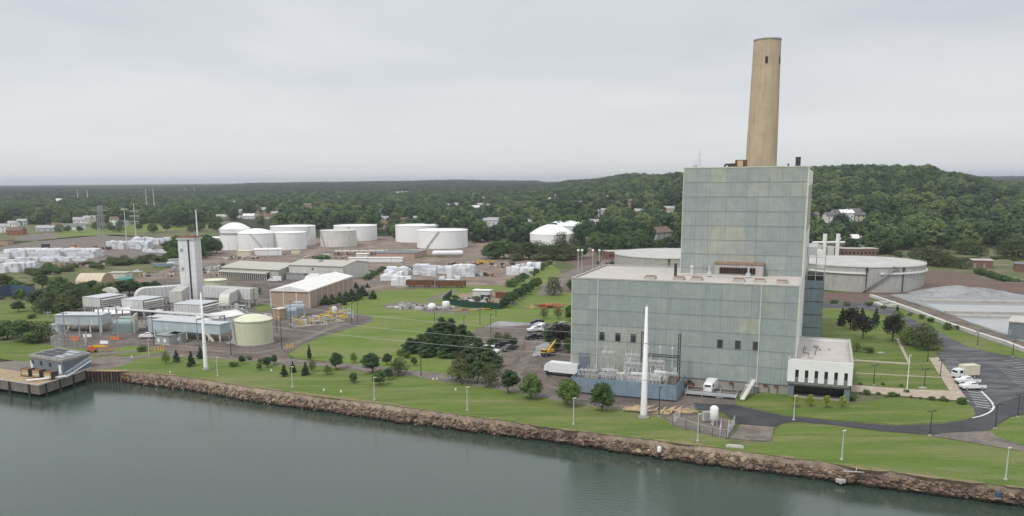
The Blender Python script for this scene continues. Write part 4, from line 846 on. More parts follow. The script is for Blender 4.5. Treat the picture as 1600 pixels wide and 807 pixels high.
# ------------------------------------------------------------------ gas turbine plant (left)
PY = -.12
st = thing('turbine_stack', 'tall square pale concrete exhaust stack with a rusty top in the turbine plant', 'exhaust stack', G(302.5, 472, .03), -.08)
q = MB(); SH = 27.0
q.box(-4.1, 4.1, -4.1, 4.1, 0, SH); st.scale = (.86, .86, 1); q.obj('shaft', m_palesheet, st)
q = MB()
for k in range(1, 10): q.box(-4.16, 4.16, -4.16, 4.16, k*SH/10-.05, k*SH/10+.05)
for s in (-1, 1):
    for x in (-1.4, 1.4): q.box(x-.06, x+.06, s*4.1-.08, s*4.1+.08, 0, SH); q.box(s*4.1-.08, s*4.1+.08, x-.06, x+.06, 0, SH)
q.obj('panel_joint', m_offwhite, st)
q = MB(); q.box(-4.7, 4.7, -4.7, 4.7, SH, SH+.5); q.obj('rim', m_galv, st)
q = MB()
for i in range(4):
    for j in range(2): q.box(-3.9+i*2, -2.3+i*2, -3.6+j*3.8, -.3+j*3.8, SH+.5, SH+1.3+.3*((i+j) % 2))
q.box(-4, 4, -3.8, 3.8, SH+.5, SH+.9); q.obj('rusty_outlet', m_oldrust, st)
q = MB(); q.box(.9, 1.5, -4.5, -4.1, 0, SH); q.obj('cable_duct', m_dark, st)
q = MB()
for k in range(6): q.box(-3.2, -1.8, -4.25, -4.1, 2+k*4, 3.2+k*4) if k % 2 else None
q.obj('access_panel', m_midgrey, st)
def duct(label, a, b, w, h, zb, rot=None, elbow=None):
    A = Vector(G(*a)); B = Vector(G(*b)); d = B-A; ln = d.length
    t = thing('exhaust_duct', label, 'duct', (A.x, A.y, 0), math.atan2(d.y, d.x), 'exhaust ducts feeding the turbine stack')
    q = MB(); q.box(0, ln, 0, w, zb, zb+h); q.obj('casing', m_ltgrey, t)
    q = MB(); n = max(3, int(ln/1.6))
    for i in range(n+1): x = ln*i/n; q.box(x-.08, x+.08, -.14, w+.14, zb-.14, zb+h+.14)
    q.obj('stiffener', m_offwhite, t)
    q = MB()
    for x in (1, ln/2, ln-1):
        q.box(x-.25, x+.25, .1, .6, 0, zb); q.box(x-.25, x+.25, w-.6, w-.1, 0, zb)
    q.obj('leg', m_galv, t)
    if elbow:
        x0, s = elbow; pts = []
        for k in range(7): an = math.pi/2*k/6; pts.append((x0-s*math.sin(an)*4.2, zb+h-4.2+math.cos(an)*4.2))
        for k in range(6, -1, -1): an = math.pi/2*k/6; pts.append((x0-s*math.sin(an)*.9, zb+h-4.2+math.cos(an)*.9))
        q = MB(); q.yprism(pts if s > 0 else pts[::-1], .1, w-.1); q.obj('elbow', m_offwhite, t)
    return t
duct('long pale exhaust duct running left from the turbine stack to a curved elbow', (229, 479), (291, 474), 5, 4.4, 3.2, elbow=(0.3, 1))
duct('long pale exhaust duct running right from the turbine stack', (318, 476), (392, 481), 5, 4.4, 3.2)
duct('short pale exhaust duct sloping from the stack towards the camera', (285, 486), (297, 476), 4.5, 4.2, 3.6)
duct('short elbowed duct joining the right long duct to the third turbine', (362, 488), (376, 478), 4, 4.0, 3.4, elbow=(.2, 1))
def filter_house(label, a, b, depth, h, zb):
    A = Vector(G(*a)); B = Vector(G(*b)); d = B-A; ln = d.length
    t = thing('filter_house', label, 'filter house', (A.x, A.y, 0), math.atan2(d.y, d.x), 'raised air filter houses of the turbines')
    q = MB(); q.box(0, ln, 0, depth, zb, zb+h); q.obj('casing', m_ltgrey, t)
    q = MB(); q.box(-.15, ln+.15, -.15, depth+.15, zb+h, zb+h+.2); q.obj('roof', m_galv, t)
    for k in range(4):
        z0 = zb+.3+k*(h-.4)/4; q = MB(); q.yprism([(ln, z0+.5), (ln, z0+.62), (ln+.75, z0+.12), (ln+.75, z0)], .2, depth-.2); q.obj('louvre', m_offwhite, t)
    q = MB(); q.box(ln, ln+.02, .2, depth-.2, zb+.2, zb+h-.1); q.obj('louvre_back', m_dark, t)
    q = MB(); n = 9
    for i in range(n+1): x = ln*i/n; q.box(x-.05, x+.05, -.12, 0, zb, zb+h)
    q.obj('rib', m_offwhite, t)
    q = MB()
    for x in (.4, ln/2, ln-.4):
        for y in (.3, depth-.3): q.box(x-.15, x+.15, y-.15, y+.15, 0, zb)
    q.obj('leg', m_galv, t)
    q = MB(); q.box(ln*.1, ln*.9, depth*.25, depth*.8, .3, zb); q.obj('turbine_casing', m_midgrey, t)
    q = MB(); q.tube((ln*.5, depth+.5, zb+1.5), (ln*.5, depth+5, zb+1.5), 1.5, 14); q.tube((ln*.9, depth*.5, zb*.5), (ln+4, depth*.5, zb*.5), 1.1, 12); q.obj('intake_pipe', m_galv, t, True)
filter_house('raised filter house at the left end of the turbine plant, near the dark trees', (131, 489), (158, 491), 12, 3.6, 2.6)
filter_house('raised filter house between the left one and the stack', (192, 494), (225, 496), 11, 3.6, 2.8)
filter_house('raised filter house right in front of the turbine stack', (273, 503), (315, 505), 11, 4.2, 2.4)
q = thing('curved_exhaust', 'pale curved exhaust hood rising behind the leftmost filter house', 'exhaust hood', G(176, 480), 0); z = MB(); z.box(-2.2, 2.2, -1.5, 2, 0, 5.5); z.obj('body', m_ltgrey, q)
z = MB(); z.yprism([(-2.2+4.4*0, 5.5), (2.2, 5.5), (2.2, 6.4), (1.2, 7.6), (-.6, 8.2), (-2.6, 7.9), (-3.2, 7.0), (-1.6, 6.6), (-1.2, 6.2)], -1.3, 1.8); z.obj('hood', m_offwhite, q)
def elevated(label, a, b, depth, z0, h, name='switch_house', wall=m_bluebld, roof=m_galv, cols=5):
    t, w, rf = shed(name, label, 'plant building', a, b, depth, h, wall, roof, flat=.15)
    t.location.z = z0
    for i in range(cols):
        q = MB(); x = .4+i*(w-.8)/(cols-1); q.box(x-.2, x+.2, .1, .5, -z0, 0); q.box(x-.2, x+.2, depth-.5, depth-.1, -z0, 0); q.obj('column', m_cream, t)
    for i in range(3): q = MB(); q.box(w*(.2+.28*i), w*(.2+.28*i)+.9, -.05, .02, .1, 2.1); q.obj('door', m_offwhite, t)
    return t, w
t, w = elevated('pale blue-grey switch house raised on columns at the left of the turbine plant', (88, 520), (160, 520), 7, 2.6, 3.4)
q = MB(); q.bar((6, -.5, .3), (3.6, -.6, -2.5), 1.1, .25); q.bar((6, -.9, 1.3), (3.6, -1.0, -1.5), .08, .08); q.obj('stair', m_cream, t)
t, w = elevated('long pale blue-grey switch house raised on columns before the white-roofed hall', (240, 527), (345, 535), 5, 2.5, 3.2, cols=7)
q = MB(); q.bar((w-5, -.5, .3), (w-2.4, -.6, -2.4), 1.1, .25); q.obj('stair', m_cream, t)
shed('turbine_annex', 'small pale blue box building at the far left of the plant', 'plant building', (80, 520), (94, 521), 5, 2.6, m_bluebld, m_galv)
shed('canopy_hall', 'low building with a bright white roof between the first two filter houses', 'plant building', (152, 506), (205, 502), 12, 3.0, m_offwhite, m_roofwhite, rise=1.2)
shed('generator_hall', 'long white gable-roofed generator hall left of the big pale green tank', 'plant building', (322, 522), (383, 511), 9.5, 4.4, m_white, m_roofwhite, rise=1.2, doors=((.2, 1.1, 2.2, 0), (.7, 1.1, 2.2, 0)), wins=((.45, 1.0, .8, 1.6),))
q, w, rf = shed('cable_hall', 'pale blue-grey low hall under the pipe bridge, left of the generator hall', 'plant building', (232, 519), (306, 524), 6, 5.2, m_bluebld, m_galv, flat=.2)
# pipe bridge crossing the plant
pb = thing('pipe_bridge', 'long grey pipe bridge running across the turbine plant', 'pipe bridge', G(163, 508), math.atan2(G(345, 522)[1]-G(163, 508)[1], G(345, 522)[0]-G(163, 508)[0]))
ln = math.dist(G(345, 522)[:2], G(163, 508)[:2])
for k in range(5):
    q = MB(); q.tube((0, k*.55, 6.0+.1*(k % 2)), (ln, k*.55, 6.0+.1*(k % 2)), .2, 7); q.obj('pipe', (m_galv, m_offwhite, m_ltgrey)[k % 3], pb)
q = MB()
for i in range(9): x = ln*i/8; q.box(x-.15, x+.15, -.2, .1, 0, 6); q.box(x-.15, x+.15, 2.4, 2.7, 0, 6); q.box(x-.12, x+.12, -.2, 2.7, 5.5, 5.75)
q.obj('support', m_midgrey, pb)
transformer('transformer', 'pale blue-green transformer before a cream fire wall in the turbine yard', G(178, 522), PY, 6.4, 4, 4.4, M('pale_blue_green', (.36, .46, .46), .5, .06, .6))
q = thing('fire_wall', 'cream concrete fire wall right of the pale blue-green transformer', 'wall', G(209, 521), PY+.35); z = MB(); z.box(0, .5, -1, 7, 0, 5.8); z.obj('slab', m_cream, q); z = MB(); z.box(-.1, .6, -1.1, 7.1, 5.8, 6.0); z.obj('coping', m_conclt, q)
transformer('transformer', 'left one of the two blue-grey transformers by the gas pipework', G(442, 499), .1, 5, 3.5, 3.8, m_bluebld, group=None)
transformer('transformer', 'right one of the two blue-grey transformers by the gas pipework', G(455, 494), .1, 5, 3.5, 4.0, m_bluebld)
shed('instrument_hut', 'small beige hut left of the blue-grey transformers', 'hut', (427, 500), (437, 501), 4, 4.0, m_tan, m_offwhite)
def cabinet(label, a, b, depth, h):
    t, w, rf = shed('equipment_cabin', label, 'cabin', a, b, depth, h, m_midgrey, m_grey, flat=.12)
    for x in (.15, .6): q = MB(); q.box(w*x, w*x+1.0, -.04, .02, .8, 1.9); q.obj('notice_panel', m_white, t)
    q = MB(); q.box(-.2, w+.2, -.3, depth+.2, -.02, .18); q.obj('plinth', m_conclt, t)
cabinet('dark grey equipment cabin facing the gravel track in the turbine yard', (243, 538), (265, 540), 6, 3.0)
cabinet('smaller dark grey equipment cabin behind the right end of the first', (266, 537), (283, 537), 4, 3.0)
# open clutter of the plant: valve skids
def skid(label, loc, rot, w, d, h, seed, mats=None, group='valve and pipe skids in the turbine yard', name='pipe_skid'):
    r = random.Random(seed); mats = mats or (m_galv, m_midgrey, m_offwhite); t = thing(name, label, 'pipework', loc, rot, group)
    for k, m in enumerate(mats):
        q = MB()
        for i in range(int(w*d/7)+3):
            x, y, z = r.uniform(0, w), r.uniform(0, d), r.uniform(.5, h*.75); k2 = r.random()
            if k2 < .4: q.tube((x, y, z), (min(w, x+r.uniform(1, 4)), y, z), r.uniform(.1, .25), 6)
            elif k2 < .7: q.tube((x, y, 0), (x, y, r.uniform(1, h)), r.uniform(.1, .3), 6)
            elif k2 < .85: q.box(x-.5, x+.5, y-.4, y+.4, 0, r.uniform(.8, h*.8))
            else: q.path([(x, y, 0), (x, y, z), (x+1.2, y, z), (x+1.2, y, 0)], .13)
        q.obj(('pipe', 'valve', 'housing')[k % 3], m, t)
    q = MB(); q.box(-.3, w+.3, -.3, d+.3, 0, .15); q.obj('base', m_conc, t)
    return t
for i, (u, v, w, d, h, lab) in enumerate(((228, 512, 9, 7, 4, 'pipework clutter below the pipe bridge left of centre'), (250, 505, 10, 7, 4.5, 'pipework between the second filter house and the cable hall'), (320, 500, 9, 7, 4.5, 'pipework right of the third filter house'), (345, 493, 9, 8, 5, 'pipework below the right exhaust duct'),
                                          (205, 512, 6, 5, 3, 'pipework around the cream fire wall'), (355, 537, 10, 4, 2.2, 'low pipework left of the big pale green tank'), (262, 492, 7, 6, 4, 'pipework between the filter houses beside the stack'), (383, 505, 6, 8, 3.5, 'pipework behind the big pale green tank'))):
    skid(lab, G(u, v, .03), PY, w, d, h, 30+i)
ms = (m_galv, m_midgrey, m_yellow)
for i, (u, v, w, d, h, lab) in enumerate(((460, 512, 12, 8, 3.6, 'grey pipe manifold nearest the dark poles at the gas yard'), (487, 507, 12, 7, 3.2, 'grey and yellow pipe manifold in the middle of the gas yard'), (513, 500, 10, 8, 3.4, 'pipe manifold with yellow valves at the right of the gas yard'))):
    skid(lab, G(u, v, .03), .45, w, d, h, 60+i, ms, 'gas pipe manifolds on concrete slabs', 'gas_manifold')
t = thing('gas_vessel', 'white upright gas vessel with yellow piping in the gas yard', 'pressure vessel', G(523, 497, .1)); q = MB(); q.lathe([(.001, .8), (1.2, 1.0), (1.2, 3.6), (.7, 4.3), (.001, 4.5)], 16); q.obj('shell', m_offwhite, t, True); q = MB(); q.path([(1.2, 0, 2.4), (3.5, 0, 2.4), (3.5, 0, 0)], .16); q.path([(-1.4, -1, 0), (-1.4, -1, 4)], .3); q.obj('yellow_pipe', m_yellow, t); q = MB(); q.cyl(0, 0, 0, 1, .6); q.obj('skirt', m_grey, t)
def bollards(label, u, v, n):
    for i in range(n):
        t = thing('bollard', label, 'bollard', G(u+i*4.2, v-.5*i, .05), 0, label+'s'); q = MB(); q.cyl(0, 0, 0, 1.5, .17, n=8); q.lathe([(.17, 1.5), (.12, 1.62), (.001, 1.68)], 8); q.obj('post', m_yellow, t)
bollards('yellow bollard at the tip of the yard left of the meadow', 449, 546, 3)
bollards('yellow bollard on the grass island before the dark cabin', 243, 550, 4)
# fence round the left substation
def fence(label, pts, h, mat, post=m_galv, name='chain_fence', step=3., group=None, mesh=True, z=0.):
    t = thing(name, label, 'fence', (pts[0][0], pts[0][1], z), 0, group); o = Vector((pts[0][0], pts[0][1], 0))
    for a, b in zip(pts, pts[1:]):
        a, b = Vector((a[0], a[1], 0))-o, Vector((b[0], b[1], 0))-o; d = b-a; n = max(1, round(d.length/step))
        for i in range(n+1):
            p = a+d*i/n; q = MB(); q.cyl(p.x, p.y, 0, h+.1, .05, n=5); q.obj('post', post, t)
        q = MB(); u = d.normalized(); nr = Vector((-u.y, u.x, 0))
        if mesh:
            q.tube(a+Vector((0, 0, h)), b+Vector((0, 0, h)), .03, 4); m = int(d.length/.45)
            for i in range(m):
                p0 = a+d*i/m; p1 = a+d*min(1, (i+2)/m); q.bar(p0+Vector((0, 0, .05)), p1+Vector((0, 0, h)), .018, .018); q.bar(p1+Vector((0, 0, .05)), p0+Vector((0, 0, h)), .018, .018)
            tag(q.obj('wire_mesh', mat, t), kind='stuff')
        else:
            n2 = max(1, int(d.length/3))
            for i in range(n2):
                q = MB(); p0 = a+d*(i/n2)+u*.02; p1 = a+d*((i+1)/n2)-u*.02
                q.add([p0-nr*.04, p1-nr*.04, p1+nr*.04, p0+nr*.04]+[x+Vector((0, 0, h)) for x in (p0-nr*.04, p1-nr*.04, p1+nr*.04, p0+nr*.04)], [(3, 2, 1, 0), (4, 5, 6, 7), (0, 1, 5, 4), (1, 2, 6, 5), (2, 3, 7, 6), (3, 0, 4, 7)]); q.obj('screen', mat, t)
    return t
fence('chain-link fence round the small steel switchyard before the raised blue switch house', [G(*p)[:2] for p in ((80, 541), (100, 546), (133, 544), (136, 532), (98, 533), (80, 541))], 3.0, m_galv)
for i, (u, v, v2) in enumerate(((94, 532, 505), (125, 527, 495), (157, 526, 481), (185, 528, 476), (102, 524, 488), (76, 504, 487))):
    t = thing('steel_mast', ('grey steel mast in the left switchyard, left of the white concrete barrier', 'grey steel mast just left of the orange barriers', 'grey steel mast before the raised blue switch house', 'tall grey steel mast beside the pale blue-green transformer', 'grey steel mast at the corner of the raised switch house', 'thin steel mast at the far left of the turbine plant')[i], 'mast', G(u, v), .2)
    h = hgt(u, v, v2); q = MB(); q.box(-.18, .18, -.18, .18, 0, h); q.obj('post', m_midgrey, t); q = MB(); q.box(-1.3, 1.3, -.1, .1, h-.6, h-.35); insulator(q, -1, 0, h-.35, .6, 3); insulator(q, 1, 0, h-.35, .6, 3); q.obj('crossarm', m_midgrey, t)
def barrier(label, u, v, mat, w=2.6, grp=None):
    t = tag(MB().xprism([(-.35, 0), (.35, 0), (.25, .3), (.12, .9), (-.12, .9), (-.25, .3)], 0, w).obj('jersey_barrier', mat, loc=G(u, v, .04), rot=(0, 0, rnd.uniform(-.5, .5))), label, 'barrier', grp)
barrier('orange plastic barrier by the chain-link fence', 110, 530, m_orange, 2.6); barrier('orange plastic barrier standing before the first mast pair', 114, 532, m_orange, 2.4)
barrier('orange plastic barrier before the pale blue-green transformer', 173, 531, m_orange); barrier('orange plastic barrier, right one before the transformer', 178, 530.5, m_orange, 2.2)
barrier('white concrete barrier near the fenced masts', 130, 527, m_white); barrier('white concrete barrier on the yard behind the orange lift', 157, 537, m_white)
# orange boom lift
t = thing('boom_lift', 'orange and yellow folded boom lift parked on the yard by the harbour', 'boom lift', G(137, 551, .08), .25); t.scale = (.75,)*3
q = MB(); q.box(0, 3.6, -1, 1, .7, 1.7); q.obj('chassis', m_orange, t); q = MB(); q.box(.3, 2.0, -.9, .9, 1.7, 2.5); q.obj('turret', m_orange, t); q = MB(); q.bar((.8, 0, 2.3), (7.6, .1, 2.0), .45, .45); q.bar((2, .3, 2.7), (6.5, .3, 2.4), .3, .3); q.obj('boom', m_yellow, t)
q = MB(); q.box(7.4, 8.6, -.8, .8, .9, 1.0)
for x in (7.4, 8.6):
    for y in (-.8, .8): q.box(x-.05, x+.05, y-.05, y+.05, .9, 2.0)
q.box(7.4, 8.6, -.8, -.75, 1.9, 2.0); q.box(7.4, 8.6, .75, .8, 1.9, 2.0); q.obj('basket', m_orange, t)
for x in (.5, 3.1):
    for y in (-1.1, .85): q = MB(); q.tube((x, y, .5), (x, y+.25, .5), .5, 14); q.obj('wheel', m_tire, t)

# ------------------------------------------------------------------ pump house, pier
ph = thing('pump_house', 'flat-roofed blue-grey pump house at the end of the pier', 'pump house', G(99, 585, .1), 0)
Pc = Vector(G(99, 586, .1)); Pl = Vector(G(49, 577, .1)); Pr = Vector(G(142, 574, .1)); dl, dr = Pl-Pc, Pr-Pc
phh = 3.3
foot = [Vector((0, 0, 0)), dr, dr+dl, dl]
q = MB(); q.prism([(p.x, p.y) for p in foot], -.1, phh); q.obj('wall', m_slate, ph)
cen = sum(foot, Vector())/4
q = MB(); q.prism([((p-cen)*1.05+cen).xy[:] for p in foot], phh, phh+.7); q.obj('parapet', m_conc, ph)
q = MB(); q.prism([((p-cen)*.97+cen).xy[:] for p in foot], phh+.6, phh+.72); q.obj('roof', m_roofgrey, ph)
def onroof(a, b): return dr*a+dl*b
for a0, a1, b0, b1 in ((.12, .3, .1, .35), (.12, .3, .42, .66), (.12, .3, .72, .92), (.4, .6, .1, .35), (.4, .6, .42, .66), (.4, .6, .72, .92), (.7, .88, .15, .5), (.7, .88, .55, .9)):
    q = MB(); q.prism([onroof(a, b).xy[:] for a, b in ((a0, b0), (a1, b0), (a1, b1), (a0, b1))], phh+.72, phh+.85); q.obj('roof_panel', m_carsilver if b0 < .4 else m_dark, ph)
ul = dl.normalized(); nl = Vector((ul.y, -ul.x, 0)); nl = nl if nl.y < 0 else -nl
ur = dr.normalized(); nr_ = Vector((ur.y, -ur.x, 0)); nr_ = nr_ if nr_.y < 0 else -nr_
def wallbit(name, u_, n_, s0, s1, z0, z1, mat, dpt=.12):
    q = MB(); a = u_*s0; b = u_*s1; vs = [a-n_*.05, b-n_*.05, b+n_*dpt, a+n_*dpt]; q.add([(v.x, v.y, z) for z in (z0, z1) for v in vs], [(0, 1, 2, 3), (7, 6, 5, 4), (0, 4, 5, 1), (1, 5, 6, 2), (2, 6, 7, 3), (3, 7, 4, 0)]); q.obj(name, mat, ph)
for s in (.14, .42, .7): wallbit('window', ul, nl, dl.length*s+3.0, dl.length*s+3.9, 1.5, 2.6, m_glass)
wallbit('door', ul, nl, .6, 1.7, 0, 2.3, m_white); wallbit('door', ul, nl, dl.length*.93, dl.length*.93+1.0, 0, 2.3, m_white)
wallbit('band', ul, nl, 0, dl.length, 2.95, 3.05, m_conc, .06); wallbit('band', ur, nr_, 0, dr.length, 2.95, 3.05, m_conc, .06)
pr = thing('pier', 'low concrete and timber pier on dark piles carrying the pump house', 'pier', G(61, 605, 0), 0); o = Vector(G(61, 605, 0))
deck = [Vector(G(*p, .1))-o for p in ((61, 603.5), (101, 592), (143, 575), (150, 562), (40, 562), (-60, 580), (-110, 590), (-90, 596), (0, 590+3.5))]
deck = [Vector(G(*p, 0))-o for p in ((61, 603.5), (104, 590), (143, 576), (150, 566), (128, 558), (40, 562), (-70, 574), (-160, 580), (0, 594.5))]
xy = [(p.x, p.y) for p in deck]
q = MB(); q.prism(xy, -2.3, .05); q.obj('deck_slab', M('stained_concrete', (.19, .17, .145), .9, .2, .6, streak=.6), pr)
edge = deck[-2:]+deck[:3]
# deck planks, each its own board
pa, pb2 = deck[0], deck[-1]; axis = (deck[1]-deck[0]); side = (deck[8]-deck[0]); nb = 46; pm = MB().box(0, 1, 0, 1, 0, 1).mesh('plank', m_sand)
for i in range(nb):
    s0 = deck[0]+side*(i/nb)*1.75; a = s0; k = .93
    q = MB(); b = a+axis*k; c = b+side*(1.75/nb*.93); d = a+side*(1.75/nb*.93); q.prism([v.xy[:] for v in (a, b, c, d)], .06, .13+.02*(i % 3)); q.obj('plank', (m_plank, m_sand, m_tan)[(i*7) % 3], pr)
q = MB()
for a, b in zip(edge, edge[1:]):
    n = max(2, int((b-a).length/5.2))
    for i in range(n):
        p = a+(b-a)*(i+.5)/n; out_ = (p-Vector((deck[0].x, deck[0].y+14, 0))).normalized()*.12; q = MB(); q.box(p.x+out_.x-.22, p.x+out_.x+.22, p.y+out_.y-.25, p.y+out_.y+.1, -5, .15); q.obj('pile', m_dark, pr)
    q = MB(); q.bar(a+Vector((0, 0, .2)), b+Vector((0, 0, .2)), .3, .3); q.obj('kerb', m_conclt, pr)
for i, (u, v) in enumerate(((34, 588), (51, 590), (69, 593))):
    t = thing('timber_crate', ('leftmost of the three tan timber crates on the pier', 'middle one of the three tan timber crates on the pier', 'rightmost of the three tan timber crates on the pier')[i], 'crate', G(u, v, .2), -.35, 'timber crates on the pier')
    q = MB(); q.box(0, 2.6, 0, 2.0, .15, 2.0); q.obj('box', m_rust, t)
    for k in range(4): q = MB(); q.box(.05, 2.55, -.08, 0, .25+k*.43, .6+k*.43); q.obj('slat', (m_tan, m_cream, m_plank)[k % 3], t)
    q = MB(); q.box(-.1, .1, -.12, 2.1, .1, 2.05); q.box(2.5, 2.7, -.12, 2.1, .1, 2.05); q.obj('frame', m_dark, t)
t = thing('discharge_pipe', 'long white pipe lying on the pier in front of the crates', 'pipe', G(41, 597, .3)); p2 = Vector(G(104, 590, .3))-Vector(G(41, 597, .3)); p2.z = 0
q = MB(); q.path([(0, 0, .3), (p2.x*.75, p2.y*.75, .3), p2+Vector((0, 0, .3))], .28, 8); q.obj('pipe', m_white, t)
t = thing('gangway', 'pale blue steel gangway climbing along the pump house to the shore', 'gangway', G(104, 591, .3)); p2 = Vector(G(143, 575, .3))-Vector(G(104, 591, .3)); p2.z = 2.0
n_ = Vector((-p2.y, p2.x, 0)).normalized()
q = MB(); q.bar((0, 0, .3), p2, .6, .1); q.obj('walkway', m_bluebld, t)
for s in (-.3, .3):
    q = MB(); q.bar(n_*s+Vector((0, 0, 1.4)), p2+n_*s+Vector((0, 0, 1.1)), .1, .1)
    for i in range(9): a = p2*(i/8); q.bar(a+n_*s+Vector((0, 0, .2)), a+n_*s+Vector((0, 0, 1.35)), .08, .08)
    q.obj('railing', m_bluebld, t)
t = thing('sheet_pile_wall', 'brown steel sheet pile wall with a concrete cap between pier and rocks', 'quay wall', G(136, 579)); A = Vector(G(136, 579)); B = Vector(G(200, 580)); d = B-A; n = 26
for i in range(n):
    a = d*(i/n); b = d*((i+.92)/n); off = Vector((0, -.3 if i % 2 else 0, 0)); q = MB(); v4 = [a+off, b+off, b+off+Vector((0, .3, 0)), a+off+Vector((0, .3, 0))]; q.prism([v.xy[:] for v in v4], -5, -.1); q.obj('sheet', m_dark if i % 3 else m_rust, t)
q = MB(); q.bar(Vector((0, -.1, .0)), d+Vector((0, -.1, .0)), .6, .35); q.obj('cap', m_tan, t)
# white markers, bits of debris along the shore
for i, (u, v, m, lab) in enumerate(((206, 559, m_white, 'small white marker on the left end of the shore lawn'), (266, 583, m_white, 'small white hatch on the grass left of the monopole'), (424, 580, m_white, 'white hydrant-like box among the small pines'), (506, 611, m_white, 'small white marker on the grass right of the firs'), (533, 613, m_white, 'small white marker left of the bush lamp post'),
                                    (677, 594, m_white, 'left of two small white posts beside the gravel track'), (683, 593, m_white, 'right of two small white posts beside the gravel track'), (712, 610, m_white, 'white round manhole cover box on the middle lawn'), (1030, 706, m_white, 'white plastic drum washed up on the rocks'), (1559, 778, m_navy, 'blue plastic drum caught in the rocks'))):
    z = .08 if v < 700 else -1.6
    t = thing('marker_post' if z > 0 else 'plastic_drum', lab, 'marker' if z > 0 else 'drum', G(u, v, z)); t.scale = (.6,)*3 if z > 0 else (1,)*3; q = MB(); q.lathe([(.3, 0), (.32, .15), (.26, .5), (.28, .8), (.001, .95)] if z > 0 else [(.4, 0), (.45, .3), (.42, .9), (.3, 1.05), (.001, 1.1)], 10); q.obj('body', m, t)
    q = MB(); q.cyl(0, 0, -.05, .08, .45, n=10); q.obj('base', m_conclt, t)
t = thing('driftwood', 'long pale driftwood log lying on the rocks below the lawn', 'log', G(1318, 740, -.6)); q = MB(); p2 = Vector(G(1350, 741, -.6))-Vector(G(1318, 740, -.6)); q.tube((0, 0, .4), p2+Vector((0, 0, .3)), .16, 7, .09); q.tube(p2*.6+Vector((0, 0, .4)), p2*.7+Vector((.2, 1.0, .8)), .07, 5); q.obj('log', m_conclt, t)
t = thing('outfall_slab', 'pale concrete outfall slab on the bank right of the tank enclosure', 'slab', G(1134, 702, -.3), -.3); q = MB(); q.box(0, 3.2, 0, 1.4, 0, .5); q.box(.3, 2.9, .2, 1.2, .5, .7); q.obj('slab', m_conclt, t)
t = thing('drain_slab', 'small concrete drain slab at the water line', 'slab', G(1306, 754, -2.6), -.3); q = MB(); q.box(0, 1.6, 0, .8, 0, .5); q.cyl(.8, .1, -.2, .4, .3, n=8); q.obj('slab', m_conclt, t)
# ------------------------------------------------------------------ halls in the middle of the site
A_, B_ = G(424, 480), G(484.5, 482); C_ = G(551.5, 455)
bh = thing('brick_hall', 'tan brick hall with bright white roof and pale pilasters beside the meadow', 'industrial hall', (B_[0], B_[1], .04), 0)
b = Vector(B_); pa = Vector(A_)-b; pc = Vector(C_)-b; pa.z = pc.z = 0; hh = 6.6
q = MB(); q.prism([(0, 0), pc.xy[:], (pc+pa).xy[:], pa.xy[:]], 0, hh); q.obj('wall', m_brick, bh)
q = MB(); e = 1.012; ce = (pa+pc)/2; rp = [((p-ce)*1.02+ce) for p in (Vector(), pc, pc+pa, pa)]
mid0, mid1 = (rp[0]+rp[3])/2, (rp[1]+rp[2])/2
vs = [(p.x, p.y, hh+.02) for p in rp]+[(p.x, p.y, hh+.45) for p in rp]+[(mid0.x, mid0.y, hh+2.2), (mid1.x, mid1.y, hh+2.2)]
q.add(vs, [(3, 2, 1, 0), (0, 1, 5, 4), (2, 3, 7, 6), (1, 2, 6, 9, 5), (3, 0, 4, 8, 7), (4, 5, 9, 8), (6, 7, 8, 9)]); rf = q.obj('roof', m_roofwhite, bh)
for (v0, n) in ((pa, 3), (pc, 8)):
    u = v0.normalized(); nr = Vector((u.y, -u.x, 0)); nr = nr if nr.y < 0 or (v0 is pc and nr.x > 0) else -nr
    for i in range(n+1):
        p = v0*(i/n); q = MB(); a = p-u*.3; c = p+u*.3; q.prism([w.xy[:] for w in (a-nr*.05, c-nr*.05, c+nr*.16, a+nr*.16)], 0, hh-.05); q.obj('pilaster', m_trim, bh)
q = MB(); p = (pa+pc)*.5+pc*.25+pa*.3; q.box(p.x-2, p.x+2, p.y-1.5, p.y+1.5, hh, hh+2.6); q.obj('roof_unit', m_white, bh)
# long open-fronted warehouse
t, w, rf = shed('long_warehouse', 'long low beige warehouse with an open columned front behind the turbine stack', 'warehouse', (347, 433), (436, 438), 30, 5.2, m_warehouse, m_warehouse, rise=2.2, eave=.6)
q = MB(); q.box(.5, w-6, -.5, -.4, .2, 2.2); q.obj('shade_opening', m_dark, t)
for i in range(24):
    q = MB(); x = .5+i*(w-6.5)/23; q.box(x-.2, x+.2, -3.0, -2.7, 0, 3.2); q.obj('post', m_offwhite, t)
q = MB(); q.xprism([(-3.4, 3.2), (0, 3.9), (0, 4.05), (-3.4, 3.35)], 0, w-6); q.obj('porch_roof', m_warehouse, t)
q = MB(); q.box(0, w-6, -2.8, -2.75, 2.5, 3.2); q.obj('porch_beam', m_midgrey, t)
t, w, rf = shed('white_warehouse', 'off-white warehouse with a low gable roof right of the long beige one', 'warehouse', (452, 436), (536, 439.5), 27, 7.4, m_offwhite, m_warehouse, rise=1.8, eave=.5, doors=((.18, 2.4, 2.6, 0), (.82, 4.5, 4.2, 0)), wins=((.45, 1, 1, 5.2),))
q = MB(); q.box(w-14, w+.05, -.12, 0, 4.6, 4.8); q.obj('canopy', m_offwhite, t)
q = MB(); q.box(w*.4, w*.46, 8, 10, 8.8, 9.8); q.obj('roof_vent', m_midgrey, t)
shed('grey_container', 'long mid-grey storage box in front of the white warehouse', 'container', (447, 437), (476, 438), 3, 3.2, m_midgrey, m_grey)
shed('low_white_store', 'small white block with a flat roof in front of the left white tanks', 'store building', (398, 400), (440, 399), 9, 4.0, m_white, m_roofwhite, rise=.8)
